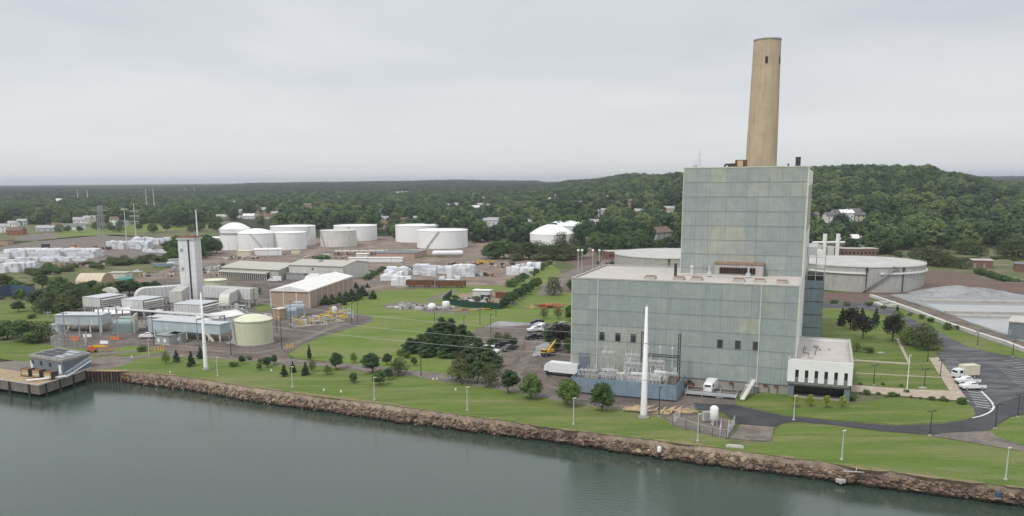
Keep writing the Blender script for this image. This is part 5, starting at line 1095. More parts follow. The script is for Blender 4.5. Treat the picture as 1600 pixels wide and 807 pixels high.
shed('cream_store', 'cream little building before the domed white tank', 'store building', (370, 401), (392, 401), 6, 3.6, m_cream, m_greentop)
shed('cream_hall', 'cream gable building left of the tank farm trees', 'store building', (326, 384), (346, 384), 14, 6.0, m_cream, m_roofwhite, rise=.8)
shed('pipe_shed', 'long dark-roofed brick shed before the tank farm', 'shed', (588, 403), (648, 404), 26, 3.2, m_brick, m_roofgrey, flat=.2)
t = thing('pipe_rack', 'long rusty pipe rack in front of the streaked tank', 'pipe rack', G(522, 399), 0)
L0 = 62; r = random.Random(4)
q = MB()
for k in range(6): q.tube((0, k*.8, 2.5+.5*(k % 2)), (L0, k*.8, 2.5+.5*(k % 2)), .2, 6)
q.obj('pipe', m_offwhite, t); q = MB()
for i in range(22): x = i*L0/21; q.box(x-.15, x+.15, -.3, 4.4, 0, 2.4) if i % 2 else q.box(x-.1, x+.1, 0, .3, 0, 4.2)
q.obj('support', m_rust, t); q = MB()
for i in range(26): x = r.uniform(0, L0); y = r.uniform(-4, 0); q.tube((x, y, 0), (x, y, r.uniform(1, 2.6)), .25, 6); q.tube((x, y, 1), (x+r.uniform(1, 4), y, 1), .2, 6)
q.obj('valve', m_rust, t)
shed('long_white_wall', 'long low white store with a flat roof right of the white warehouse', 'store building', (545, 410), (628, 410), 5, 2.6, m_white, m_roofwhite)
t = thing('bullet_tank', 'long white horizontal pressure tank below the twin white tanks', 'pressure tank', G(675, 402, .03), .01)
q = MB(); ln = math.dist(G(675, 402)[:2], G(724, 402)[:2]); pr_ = [(0, .001), (.3, 1.0), (1.0, 1.6), (2, 1.8), (ln-2, 1.8), (ln-1, 1.6), (ln-.3, 1.0), (ln, .001)]
for (x0, r0), (x1, r1) in zip(pr_, pr_[1:]): q.tube((x0, 0, 2.6), (x1, 0, 2.6), r0, 16, r1)
q.obj('shell', m_white, t)
for x in (3, ln/2, ln-3): q = MB(); q.box(x-.4, x+.4, -1.4, 1.4, 0, 1.6); q.obj('saddle', m_conc, t)
q = MB(); q.box(ln*.3, ln*.7, -.5, .5, 4.4, 4.5); q.obj('walkway', m_midgrey, t)
t = thing('small_bullet_tank', 'small white horizontal tank on the brown field right of the twin tanks', 'pressure tank', G(767, 375)); q = MB(); q.tube((0, 0, 1.8), (7, 0, 1.8), 1.5, 12); q.tube((-1, 0, 1.8), (0, 0, 1.8), .6, 12, 1.5); q.tube((7, 0, 1.8), (8, 0, 1.8), 1.5, 12, .6); q.obj('shell', m_white, t); q = MB(); q.box(1, 1.5, -1, 1, 0, 1); q.box(5.5, 6, -1, 1, 0, 1); q.obj('saddle', m_conc, t)
t = thing('spherical_tank', 'small white round tank behind the brick hall', 'tank', G(482, 445)); q = MB(); q.lathe([(.001, .6)]+[(2.0*math.cos(a), 2.6+2.0*math.sin(a)) for a in [R(-80+i*20) for i in range(9)]]+[(.001, 4.6)], 16); q.obj('shell', m_white, t, True); q = MB(); q.cyl(0, 0, 0, 1, 1.2); q.obj('skirt', m_grey, t)
for i, (a, b) in enumerate((((634, 449), (677, 449.5)), ((680, 449.8), (727, 450.2)))):
    t, w, rf = shed('goods_wagon', ('left one of two long rust-brown open wagons at the storage yard edge', 'right one of two long rust-brown open wagons at the storage yard edge')[i], 'wagon', a, b, 2.8, 2.6, m_rust, m_dark, flat=.05, eave=-.2); t.location.z = .8
    for x in (2, 4, w-4, w-2): q = MB(); q.tube((x, -.1, -.3), (x, .2, -.3), .45, 12); q.obj('wheel', m_dark, t)
    for k in range(12): q = MB(); x = (k+.5)*w/12; q.box(x-.08, x+.08, -.12, 0, 0, 2.6); q.obj('rib', m_rust, t)
# beige fabric tent and things round it, far left
t = thing('storage_tent', 'large beige fabric storage tent among bushes on the left', 'tent', G(118, 445), -.05); w = .74*math.dist(G(118, 445)[:2], G(168, 446)[:2]); t.scale = (1, .7, .72)
q = MB(); pts = [(0, 0), (0, 2.4), (2.2, 4.6), (6, 6.6), (9.5, 7.2), (13, 6.6), (16.8, 4.6), (19, 2.4), (19, 0)]; q.xprism([(a, b) for a, b in pts], 0, w); q.obj('fabric', M('beige_fabric', (.58, .50, .38), .8, .05, .3), t)
q = MB()
for k in range(7): x = k*w/6; q.xprism([(a*1.004-.04, b+.06) for a, b in pts], x-.06, x+.06)
q.obj('rib', m_tan, t)
shed('grey_store', 'small grey-roofed store right behind the beige tent', 'store building', (168, 436), (196, 436), 8, 3, m_offwhite, m_conclt)
# ------------------------------------------------------------------ white bundles
bm = MB().box(-.5, .5, -.5, .5, 0, 1); BUND = []
for k, m in enumerate((m_bale, m_bale2, m_white)):
    q = MB(); q.box(-.5, .5, -.5, .5, .03, .97); q.box(-.5, .5, -.47, .47, 0, .03); BUND.append(q.mesh('bundle', m))
def stack(label, u, v, nx, ny, nz, s=(3.4, 1.3, 1.2), rot=0., group='stacks of white wrapped bundles', seed=0, mats=(0, 0, 0, 1)):
    r = random.Random(seed+int(u*7+v)); x, y, z = G(u, v, .03); t = thing('bundle_stack', label, 'bundle stack', (x, y, z), rot, group)
    for i in range(nx):
        for j in range(ny):
            top = max(1, nz-(1 if r.random() < .3 else 0)-(1 if r.random() < .1 else 0))
            for k in range(top):
                inst('bundle', BUND[r.choice(mats)], t, ((i+.5)*s[0]*1.03, (j+.5)*s[1]*1.06, k*s[2]), r.uniform(-.03, .03), (s[0], s[1], s[2]*.98))
    return t
def row(n, u0, u1, v0, v1, what, nx, ny, nz, s, mats=(0, 0, 0, 1)):
    for i in range(n):
        f = (i+.5)/n; where = 'leftmost' if i == 0 else 'rightmost' if i == n-1 else ('second' if i == 1 else ('third', 'fourth', 'fifth', 'sixth', 'seventh', 'eighth', 'ninth', 'tenth', 'eleventh')[i-2])+' from the left'
        stack('white bundles, %s stack in the %s' % (where.replace('from the left', 'from left'), what), u0+(u1-u0)*i/n, v0+(v1-v0)*i/n+rnd.uniform(-.5, .5), nx, ny, nz, s, rnd.uniform(-.06, .06), mats=mats)
row(11, 0, 146, 404, 403.5, 'long row on the left rubble field', 2, 6, 4, (3.0, 2.6, 1.5))
row(11, -4, 130, 409.5, 408.5, 'lower nearer row on the rubble field', 2, 2, 2, (3.0, 2.4, 1.4))
row(5, -6, 44, 427, 424, 'short row at the left edge', 2, 4, 4, (2.6, 2.6, 1.3))
row(7, 166, 230, 389, 390, 'front row round the power poles', 2, 5, 4, (2.2, 2.6, 1.45))
row(6, 205, 272, 381, 384, 'back row behind the power poles', 2, 5, 4, (2.5, 2.6, 1.35))
row(4, 222, 275, 395, 396, 'low row left of the turbine stack', 2, 2, 2, (3., 2.4, 1.2))
for lab, u, v, nx, ny, nz, s, mt in (('big tumbled stack of white bundles beside the hedge in the storage yard', 594, 439, 4, 3, 3, (2.6, 3.2, 1.4), (0,)), ('back left stack of white bundles in the storage yard', 600, 430, 5, 3, 3, (2.6, 3.0, 1.35), (0,)), ('front stack of white bundles right beside the two brown wagons', 611, 447, 3, 2, 3, (3, 2.6, 1.5), (0,)),
        ('tall pale stack behind the left brown wagon', 645, 430, 3, 3, 4, (2.6, 3, 1.35), (0, 1)), ('second tall pale stack behind the left brown wagon', 659, 431.5, 3, 2, 4, (2.5, 3, 1.35), (0, 1)), ('pale stack in the middle of the storage yard behind the right wagon', 679, 428, 5, 2, 3, (2.4, 3, 1.35), (0, 0, 1)),
        ('narrow heap of white bundles just behind the right brown wagon', 686, 441, 4, 1, 2, (2.6, 3, 1.3), (0,)), ('tall thin stack between the two pale stacks of the storage yard', 698, 438, 1, 2, 5, (2.6, 2.6, 1.35), (0,)), ('large grey-blue stack at the right of the storage yard', 707, 433, 5, 3, 5, (2.3, 3, 1.25), (1, 1, 0)),
        ('front left stack of the slanting row by the hedge', 791, 430, 3, 3, 3, (2.2, 3, 1.4), (0,)), ('second stack of the slanting row by the hedge', 805, 426, 3, 3, 3, (2.4, 3, 1.4), (0, 1)), ('front right stack of the slanting row by the hedge', 811, 432, 3, 3, 3, (2.4, 3, 1.4), (0, 1)), ('back stack of the slanting row by the hedge', 822, 424, 3, 4, 3, (2.6, 3, 1.4), (0, 1))):
    stack(lab, u, v, nx, ny, nz, s, -.12, mats=mt)
def heap(name, label, cat, u, v, w, d, h, mat, n=20, seed=0, group=None, piece='piece', long=False, z=.06):
    r = random.Random(seed+int(u)); t = thing(name, label, cat, G(u, v, z), r.uniform(-.2, .2), group)
    for i in range(n):
        q = MB(); x, y = r.uniform(0, w), r.uniform(0, d); zz = r.uniform(0, h*.6)
        if long: a = r.uniform(-.3, .3)+(1.1 if r.random() < .3 else 0); l = r.uniform(2, 5); q.bar((x, y, zz+.15), (x+l*math.cos(a), y+l*math.sin(a), zz+.2), .3, .25)
        else: k = r.uniform(.4, 1.3); q.box(x-k, x+k, y-k*.6, y+k*.6, 0, zz+h*.4, r.uniform(0, 3), (x, y))
        q.obj(piece, mat if not isinstance(mat, (list, tuple)) else r.choice(mat), t)
    return t
heap('timber_pile', 'loose stacks of sawn timber lying on the lawn left of the monopole base', 'timber', 973, 644, 5.5, 2.2, .6, m_plank, 16, group='timber stacks below the blue wall', piece='plank', long=True)
heap('timber_pile', 'loose sawn timber lying right of the monopole base', 'timber', 1012, 648, 7, 2, .6, m_plank, 16, group='timber stacks below the blue wall', piece='plank', long=True)
heap('steel_pile', 'pile of orange steel frames on the grass left of the power station', 'steel pile', 833, 483, 6.5, 5, 2.2, (m_orange, m_orange, m_rust), 24, piece='beam', long=True)
heap('steel_pile', 'pile of pale timber and orange beams behind the orange frames', 'steel pile', 850, 482, 6, 5, 1.9, (m_plank, m_orange), 20, piece='beam', long=True)
heap('timber_pile', 'low pile of pale planks left of the orange frames', 'timber', 817, 483, 6, 4, 1.2, m_plank, 10, piece='plank', long=True)
heap('scrap_heap', 'grey heap of scrap and pipes in the middle of the meadow', 'scrap heap', 622, 484, 14, 7, 2.0, (m_galv, m_midgrey, m_conclt, m_rust), 34)
heap('scrap_heap', 'flat row of grey fittings right of the meadow scrap heap', 'scrap heap', 648, 485, 16, 5, 1.2, (m_galv, m_conclt, m_midgrey), 24)
heap('pallet_row', 'pale slabs lying left of the meadow scrap heap', 'slabs', 606, 482, 7, 3, .7, (m_conclt, m_offwhite), 8)
heap('pipe_stack', 'low row of dark and yellow pipes at the right end of the meadow depot', 'pipe stack', 705, 487, 16, 2, .8, (m_dark, m_midgrey, m_yellow), 12, long=True)
for i, (u, v) in enumerate(((675, 485), (697, 484))):
    t = thing('white_tank', ('round white plastic tank on the meadow depot', 'upright white tank on a stand beside the meadow depot')[i], 'tank', G(u, v, .08)); q = MB(); q.lathe([(.001, .2), (1.6, .2), (1.7, 1.6), (1.2, 2.6), (.001, 2.9)] if not i else [(.001, 0), (1.5, 0), (1.5, 3.0), (1.2, 3.3), (.001, 3.4)], 18); q.obj('shell', m_white, t, True); q = MB(); q.box(-1.6, 1.6, -1.4, 1.4, -.02, .2); q.obj('plinth', m_conc, t)
heap('debris_field', 'brown and grey scattered debris on the storage yard left of the turbine stack', 'debris', 250, 432, 40, 22, 1.8, (m_rust, m_conclt, m_midgrey, m_tan, m_galv), 70)
heap('debris_field', 'scattered dark and pale machine parts right of the turbine stack top', 'debris', 322, 424, 18, 14, 2.2, (m_midgrey, m_conclt, m_galv, m_dark), 40)
heap('debris_field', 'dark low scrap rows along the back of the storage yard', 'debris', 700, 414, 40, 8, 1.4, (m_rust, m_dark, m_tan), 40)
heap('yellow_plant', 'yellow heap of machinery parts at the back of the storage yard', 'machinery', 745, 412, 10, 4, 2.2, m_yellow, 8)
heap('rubble_heap', 'dark red rubble heap behind the far left bundle rows', 'rubble', 130, 391, 22, 8, 2.6, (m_rust, m_redbrick, m_dark), 30)
heap('debris_field', 'dark scrap between the far left bundle rows', 'debris', 66, 417, 40, 8, 2.0, (m_rust, m_dark, m_tan, m_offwhite), 36)
heap('scrap_heap', 'dark mixed scrap behind the left edge of the power station', 'scrap heap', 937, 415, 20, 10, 2.4, (m_dark, m_rust, m_conclt), 44)
heap('vehicle_row', 'row of pale parked machines behind the dark scrap', 'machines', 948, 412, 18, 4, 1.4, (m_offwhite, m_conclt), 12)
shed('dark_kiosk', 'small dark box standing behind the far left bundle rows', 'kiosk', (65, 390), (74, 390), 4, 3.8, m_dark, m_dark)
shed('long_brick_shed', 'low brown-brick shed with a grey roof left of the grey tank', 'shed', (950, 405), (992, 404), 12, 4.5, m_redbrick, m_conclt, flat=.3, wins=tuple((.1+i*.13, 1.4, 1.6, 1.2) for i in range(7)))
shed('loading_bay', 'white trailer-like building behind the grey tank edge', 'building', (1007, 402), (1040, 402), 8, 3.6, m_white, m_offwhite, wins=tuple((.12+i*.2, 1.8, 1.6, .8) for i in range(4)))
shed('glass_roof_shed', 'long pale-roofed shed above the brown-brick shed', 'shed', (962, 396), (998, 396), 8, 5, m_offwhite, m_galv)
for i, (u, v) in enumerate(((903, 432), (909, 431), (926, 423), (936, 423))):
    x, y, _ = G(u, v); h = hgt(u, v, 394); t = thing('globe_lamp', 'tall lamp mast with a white round head beside the curved road, %s' % ('far left', 'second', 'third', 'far right')[i], 'lamp post', (x, y, 0)); q = MB(); q.cyl(0, 0, 0, h, .16, n=6); q.obj('mast', m_galv, t); q = MB(); q.lathe([(.001, h-.2)]+[(.75*math.cos(a), h+.8+.75*math.sin(a)) for a in [R(-60+30*k) for k in range(5)]]+[(.001, h+1.55)], 10); q.obj('lamp_head', m_white, t)
# fenced compound
fence('dark green screen fence round the small storage compound on the meadow', [G(*p)[:2] for p in ((706, 462), (692, 474), (727, 481), (782, 484), (790, 476))], 2.6, m_greenfence, m_dark, 'screen_fence', 3, mesh=False)
cover('compound_floor', [(707, 463), (695, 473), (728, 480), (781, 482.5), (788, 474), (800, 459), (740, 457)], m_sand, .09)
shed('container', 'white-roofed container in the fenced compound', 'container', (739, 465), (765, 466), 4, 3.0, m_offwhite, m_roofwhite); shed('container', 'short dark container in front of the white-roofed one', 'container', (751, 470), (762, 470.5), 3, 2.4, m_dark, m_midgrey)
shed('container', 'rust-brown container at the right end of the compound', 'container', (774, 466), (789, 467), 4, 2.4, m_rust, m_redbrick)
heap('scrap_heap', 'mixed junk behind the left part of the dark green fence', 'scrap heap', 717, 475, 11, 10, 1.6, (m_galv, m_conclt, m_midgrey, m_dark), 30); heap('scrap_heap', 'tan and grey junk behind the right part of the dark green fence', 'scrap heap', 745, 477, 16, 8, 1.4, (m_tan, m_conclt, m_midgrey, m_rust), 30)
fence('dark blue sheet fence at the left edge beside the west lawn', [G(*p)[:2] for p in ((-30, 468), (18, 463), (56, 466))], 5.2, m_navy, m_dark, 'sheet_fence', 3, mesh=False)
# ------------------------------------------------------------------ canal, basins, huts on the right
t = thing('canal_wall', 'long white concrete wall running down beside the dirt strip to the right edge', 'wall', G(1360, 464)); o = Vector(G(1360, 464)); pts = [Vector(G(*p))-o for p in ((1360, 464), (1405, 479.5), (1440, 492.4), (1475.5, 506.6), (1522.6, 523), (1569.7, 538), (1600, 550), (1680, 580))]
for a, b in zip(pts, pts[1:]):
    n = max(1, round((b-a).length/9))
    for i in range(n): q = MB(); p0, p1 = a+(b-a)*(i+.02)/n, a+(b-a)*(i+.98)/n; q.bar(p0+Vector((0, 0, .5)), p1+Vector((0, 0, .5)), 1.3, 1.2); q.obj('wall_segment', m_offwhite, t)
t = thing('loading_ramp', 'white concrete ramp wall forking off the canal wall', 'wall', G(1367, 475)); o = Vector(G(1367, 475))
for a, b in (((1367, 475), (1380, 480)), ((1380, 480), (1402, 479)), ((1367, 475), (1398, 474))): q = MB(); q.bar(Vector(G(*a))-o+Vector((0, 0, .4)), Vector(G(*b))-o+Vector((0, 0, .4)), 1.0, .8); q.obj('wall_segment', m_offwhite, t)
cover('dirt_strip', [(1362, 461), (1395, 462), (1440, 478), (1475, 490), (1530, 511), (1574, 526), (1600, 536), (1700, 570), (1680, 578), (1600, 549), (1569.7, 537), (1522.6, 522), (1475.5, 505.6), (1440, 491.4), (1405, 478.5)], m_lot, .1)
cover('basin_floor', [(1390, 461), (1460, 456), (1600, 461), (1760, 470), (1760, 560), (1700, 568), (1600, 535), (1574, 525), (1530, 510), (1475, 489), (1440, 477)], m_basinfloor, .04)
m_basin = M("basin_water", (.36, .375, .37), .4, .06, .08, spec=.5)
cover('basin_water', [(1447, 476), (1600, 478.5), (1760, 482), (1760, 495), (1600, 490), (1476, 488)], m_basin, .08, jit=0)
cover('basin_water', [(1497, 497), (1600, 499), (1760, 505), (1760, 560), (1700, 558), (1600, 530), (1571, 522), (1530, 508)], m_basin, .08, jit=0)
for i, (a, b, lab) in enumerate((((1440, 472), (1700, 476), 'rear long pale concrete basin wall'), ((1476, 490), (1700, 493), 'middle long grey concrete basin wall'), ((1492, 496), (1700, 500), 'front long concrete basin wall'))):
    A, B = Vector(G(*a)), Vector(G(*b)); t = thing('basin_wall', lab, 'wall', A); q = MB(); d = B-A
    for k in range(8): q = MB(); q.bar(d*(k/8)+Vector((0, 0, .5)), d*((k+.985)/8)+Vector((0, 0, .5)), 2.2, 1.0); q.obj('wall_segment', m_conclt, t)
q = MB()
def mound(name, label, cat, u, v, w, d, h, mat, seed=0):
    x0, y0, _ = G(u, v); n = 26; m = MB()
    for j in range(n+1):
        for i in range(n+1):
            a, b = i/n*2-1, j/n*2-1; rr = math.hypot(a, b); k = max(0, 1-rr); z = h*(k**.85)*(1+.3*noise.noise(Vector((a*2+seed, b*2, 0))))+.15*noise.noise(Vector((a*9, b*9, seed)))*(k > 0)-.05*(k <= 0); m.v.append((a*w/2, b*d/2, z))
    for j in range(n):
        for i in range(n): m.f.append((j*(n+1)+i, j*(n+1)+i+1, (j+1)*(n+1)+i+1, (j+1)*(n+1)+i)); m.m.append(0)
    o = m.obj(name, mat, loc=(x0, y0, .1), smooth=True); return tag(o, label, cat)
mound('gravel_mound', 'pale grey gravel mound at the foot of the red-brown bank', 'gravel heap', 1500, 458, 44, 24, 3.3, m_gravelgrey, 1)
mound('earth_bank', 'dark earth heap left of the pale grey gravel mound', 'earth heap', 1473, 452, 16, 12, 2.0, m_berm, 2)
mound('earth_bank', 'long low red-brown bank curving right of the grey tank', 'earth heap', 1560, 452, 120, 26, 3.2, m_berm, 3)
shed('blue_pump_house', 'blue-grey flat building at the right edge beside the basins', 'building', (1574, 529), (1640, 535), 12, 5.2, m_slate, m_roofbeige, flat=.4, doors=((.05, .8, 1.8, 1.2),))
shed('brick_hut', 'square red-brick hut with a pale flat roof right of the grey tank', 'hut', (1518, 419), (1551, 420), 11, 4.2, m_redbrick, m_conclt, doors=((.15, 1.0, 2.4, 0), (.6, 1.0, 2.4, 0))); shed('brick_hut', 'red-brick hut cut by the right edge of the picture', 'hut', (1586, 425), (1640, 427), 14, 4.0, m_redbrick, m_roofgrey)
shed('long_brick_building', 'long low red-brick building right behind the big grey tank', 'building', (1312, 401), (1372, 401), 12, 4.8, m_redbrick, m_conclt, wins=tuple((.07+i*.1, 1.2, 1.6, 1.4) for i in range(10)))
shed('brick_block', 'darker red-brick block left of the long low brick building', 'building', (1301, 398), (1320, 398), 12, 6.5, m_redbrick, m_roofgrey)
t = thing('white_pipework', 'white overhead pipework with two stacks behind the grey tank', 'pipework', G(1268, 402)); q = MB(); q.tube((0, 0, 9.5), (21, 0, 9.5), .7, 10); q.tube((0, 1.5, 6), (20, 1.5, 6), .5, 10); q.obj('pipe', m_white, t)
for x in (8, 16.5): q = MB(); q.tube((x, 0, 0), (x, 0, 15), 1.3, 12); q.obj('stack', m_white, t)
q = MB(); q.box(2, 6, -1, 4, 0, 8); q.box(10, 14, -1, 4, 0, 7); q.obj('frame', m_offwhite, t)
t = thing('white_tarp', 'bright white sloping tarpaulin behind the left edge of the grey tank', 'tarpaulin', G(1262, 410)); q = MB(); q.yprism([(0, 0), (12.5, 0), (9.5, 7.2), (0, 7.6)], 0, 8); q.obj('sheet', m_white, t); q = MB(); q.box(-.2, 12.7, -.2, 8.2, -.02, .3); q.obj('base', m_conc, t)

# tank enclosure in front of the power station
t = thing('nitrogen_tank', 'upright white round-ended tank on legs in the fenced pit near the monopole', 'tank', G(1115, 664, .1)); hh = hgt(1115, 664, 634)
q = MB(); q.lathe([(.001, .75), (.5, .85), (.86, 1.25), (.86, hh-.5), (.5, hh-.1), (.001, hh)], 20); q.obj('shell', m_white, t, True)
for a in (0, 2.1, 4.2): q = MB(); q.tube((.6*math.cos(a), .6*math.sin(a), 0), (.6*math.cos(a), .6*math.sin(a), 1.2), .1, 6); q.obj('leg', m_white, t)
t = thing('vaporiser', 'small grey finned vaporiser left of the upright white tank', 'vaporiser', G(1104, 659, .1), .1)
for i in range(7): q = MB(); q.box(i*.24-.8, i*.24-.7, -.6, .6, .2, 2.2); q.obj('fin', m_galv, t)
fence('low chain-link fence round the upright white tank', [G(*p)[:2] for p in ((1064, 650), (1051, 664), (1092, 677), (1135, 687), (1148, 663))], 1.9, m_galv, m_dark, group=None)
t = thing('gate', 'open pale steel gate frames at the right end of the tank enclosure', 'gate', G(1137, 684, .1), 1.25)
for k in (0, 1): q = MB(); z = 2.0; q.path([(0, k*1.5, 0), (0, k*1.5, z), (5.5, k*1.5, z), (5.5, k*1.5, 0)], .06); q.bar((0, k*1.5, .2), (5.5, k*1.5, z), .07, .07); q.obj('leaf', m_galv, t)
# ramp structure by the base
t = thing('steel_platform', 'grey steel loading platform with railings at the foot of the power station', 'platform', L(30.6, -9.5), YAW)
q = MB(); q.box(0, 11.5, 0, 3.2, .5, .6); q.obj('deck', m_midgrey, t); q = MB()
for x in (0, 3.8, 7.6, 11.5):
    for y in (0, 3.2): q.box(x-.05, x+.05, y-.05, y+.05, 0, 1.7)
q.bar((0, 0, 1.7), (11.5, 0, 1.7), .06, .06); q.bar((0, 0, 1.2), (11.5, 0, 1.2), .05, .05); q.bar((0, 3.2, 1.7), (11.5, 3.2, 1.7), .06, .06); q.obj('railing', m_galv, t)
t = thing('conveyor', 'pale steel conveyor ramp leaning on the power station base', 'ramp', L(43.5, -10, .1), YAW+1.35); q = MB(); q.bar((0, 0, .3), (8.5, 0, 3.2), 1.0, .3); q.bar((7.8, 0, 0), (7.8, 0, 2.8), .2, .2); q.obj('chute', m_offwhite, t); q = MB(); q.bar((0, .55, .9), (8.5, .55, 3.9), .08, .08); q.bar((0, -.55, .9), (8.5, -.55, 3.9), .08, .08); q.obj('railing', m_galv, t)
t = thing('storage_box', 'grey steel box at the power station base right of the ramp', 'box', L(43.5, -2.0), YAW); q = MB(); q.box(0, 2.6, 0, 1.6, 0, 1.7); q.obj('body', m_grey, t); q = MB(); q.box(-.1, 2.7, -.1, 1.7, 1.7, 1.85); q.obj('lid', m_galv, t)
heap('scrap_heap', 'dark scrap metal against the base beside the white van', 'scrap heap', 1062, 605, 3, 2, 1.6, (m_rust, m_dark), 10)
t = thing('cable_trench', 'dark grated trench in the service yard', 'grating', G(1118, 622, .1), -.3); q = MB(); q.box(-2, 2, -.4, .4, 0, .1); q.obj('frame', m_dark, t); q = MB(); q.box(.1, 1.8, -.25, .25, .1, .22); q.obj('cover_plate', m_conclt, t)
# bits on lawns
for u, v, lab in ((1376, 552, 'small concrete slab on the entrance lawn'), (1441, 607, 'small pale slab on the grass by the pavement')): t = thing('slab', lab, 'slab', G(u, v, .1)); q = MB(); q.box(-.9, .9, -.5, .5, 0, .2); q.box(-.6, .6, -.4, .4, .2, .28); q.obj('slab', m_conclt, t)

for u, v, w, d, n, lab in ((262, 424, 26, 14, 40, 'pale and brown scrap field right behind the dark trees'), (335, 418, 14, 20, 36, 'white and dark machine parts left of the long warehouse'), (215, 432, 22, 8, 24, 'low debris beside the teal tarpaulin'), (345, 406, 30, 10, 36, 'dark pipework clutter before the cream store'), (470, 404, 40, 8, 46, 'brown pipework clutter left of the long pipe rack'), (556, 428, 12, 10, 16, 'white bags and pallets beside the short hedge'), (600, 422, 20, 6, 18, 'white boxes behind the short hedge'), (730, 432, 14, 5, 14, 'low dark debris right of the grey-blue stack'), (760, 420, 30, 12, 22, 'scattered brown debris in the storage yard'), (990, 408, 20, 5, 18, 'mixed scrap before the white trailer-like building')):
    heap('debris_field', lab, 'debris', u, v, w, d, 1.7, (m_conclt, m_offwhite, m_midgrey, m_rust, m_tan, m_dark), n)
for a, b, d, h, wa, ro, lab in (((556, 404), (575, 404), 6, 2.8, m_offwhite, m_roofwhite, 'small white hut behind the short hedge'), ((455, 397), (468, 397), 6, 3, m_cream, m_conclt, 'small cream hut right of the small white store'), ((504, 402), (516, 402), 5, 3, m_offwhite, m_roofgrey, 'small pale hut at the left end of the pipe rack'), ((263, 414), (280, 414), 6, 3.2, m_bluebld, m_conclt, 'pale blue hut left behind the turbine stack'), ((148, 400), (160, 400), 5, 3, m_offwhite, m_conclt, 'small pale hut at the end of the far left bundles'), ((0, 384), (12, 384), 8, 4, m_tan, m_shinglebr, 'tan shed at the left edge behind the bundles'), ((1040, 398), (1058, 398), 6, 4, m_offwhite, m_galv, 'pale shed right at the left edge of the boiler house')):
    shed('hut', lab, 'hut', a, b, d, h, wa, ro)
# ------------------------------------------------------------------ vehicles
def wheels(t, xs, w, r=.36, n=12):
    for x in xs:
        for s in (-1, 1):
            q = MB(); y = s*w/2; q.tube((x, y-.12, r), (x, y+.12, r), r, n); wo = q.obj('wheel', m_tire, t)
            q = MB(); q.tube((x, y-.13, r), (x, y+.13, r), r*.55, 8); q.obj('rim', m_galv, wo)
def car(name, label, cat, u, v, rot, body, kind='suv', group=None, z=.1, s=1.):
    t = thing(name, label, cat, G(u, v, z), rot, group); t.scale = (s, s, s); w = 1.9
    if kind == 'suv': ln = 4.8; prof = [(0, .45), (0, 1.0), (.15, 1.12), (1.15, 1.2), (1.75, 1.72), (4.2, 1.76), (4.7, 1.2), (4.8, .45)]; win = [(1.35, 1.2), (1.85, 1.64), (4.1, 1.68), (4.5, 1.22)]
    elif kind == 'pickup': ln = 5.7; prof = [(0, .5), (0, 1.1), (.2, 1.22), (1.4, 1.28), (2.0, 1.82), (3.3, 1.84), (3.65, 1.25), (5.65, 1.22), (5.7, .5)]; win = [(1.6, 1.28), (2.1, 1.74), (3.25, 1.76), (3.5, 1.3)]
    else: ln = 5.6; prof = [(0, .45), (0, 1.1), (.5, 1.3), (1.1, 2.1), (1.5, 2.3), (5.5, 2.3), (5.6, .45)]; win = [(.65, 1.35), (1.15, 2.05), (2.1, 2.05), (2.1, 1.35)]
    q = MB(); cab = [(x, z) for x, z in prof if z > 1.25]; q.yprism(prof, -w/2, w/2)
    for i, vv in enumerate(q.v):       # narrow the roof so the sides lean in
        if vv[2] > 1.4: q.v[i] = (vv[0], vv[1]*.84, vv[2])
    bo = q.obj('body', body, t)
    q = MB(); q.yprism(win, -w/2*.93, w/2*.93); q.obj('side_window', m_glass, t)
    q = MB(); a, b = win[0], win[1]; q.add([(a[0]-.12, -.78, a[1]+.02), (a[0]-.12, .78, a[1]+.02), (b[0]-.1, .7, b[1]+.03), (b[0]-.1, -.7, b[1]+.03)], [(0, 1, 2, 3)]); q.v = q.v; q.obj('windscreen', m_glass, t)
    q = MB(); q.box(-.1, 0, -.9, .9, .4, .65); q.box(ln, ln+.1, -.9, .9, .4, .65); q.obj('bumper', m_dark, t)
    for s_ in (-.7, .7): q = MB(); q.box(-.03, .05, s_-.17, s_+.17, .8, .98); q.obj('headlight', m_white, t)
    for s_ in (-.8, .8): q = MB(); q.box(ln-.03, ln+.03, s_-.1, s_+.1, .8, 1.1); q.obj('tail_light', m_rust, t)
    if kind == 'pickup': q = MB(); q.box(3.75, 5.55, -.78, .78, 1.2, 1.27); q.obj('load_bed', m_dark, t)
    wheels(t, (.95, ln-1.1), w-.1); return t
PK = 'cars on the dirt parking yard'
car('black_suv', 'black SUV alone at the back of the dirt parking yard', 'car', 829, 507, 0, m_carblack, 'suv', PK)
car('white_pickup', 'white pickup nearest the lawn in the parking yard cluster', 'pickup truck', 825, 520, .5, m_carwhite, 'pickup', PK)
car('white_van', 'white van in the middle of the parking yard cluster', 'van', 841, 519, 1.2, m_carwhite, 'van', PK)
car('white_pickup', 'white pickup on the right of the parking yard cluster', 'pickup truck', 851, 521, 1.0, m_carwhite, 'pickup', PK)
car('silver_suv', 'silver car behind the white cluster, half hidden by the dark trees', 'car', 868, 512, .4, m_carsilver, 'suv', PK)
car('silver_suv', 'silver car at the back of the white cluster', 'car', 834, 514, .9, m_carsilver, 'suv', PK)
car('black_pickup', 'black pickup in front of the white cluster', 'pickup truck', 822, 531, .45, m_carblack, 'pickup', PK)
car('dark_pickup', 'dark grey pickup parked by the planting beside the white lorry', 'pickup truck', 786, 550, .8, m_cargrey, 'pickup', PK)
car('dark_suv', 'dark car behind the lorry under the trees', 'car', 772, 543, .2, m_carblack, 'suv', PK)
car('white_pickup', 'white pickup parked by the dark grey cabins in the turbine yard', 'pickup truck', 218, 529, .1, m_carwhite, 'pickup')
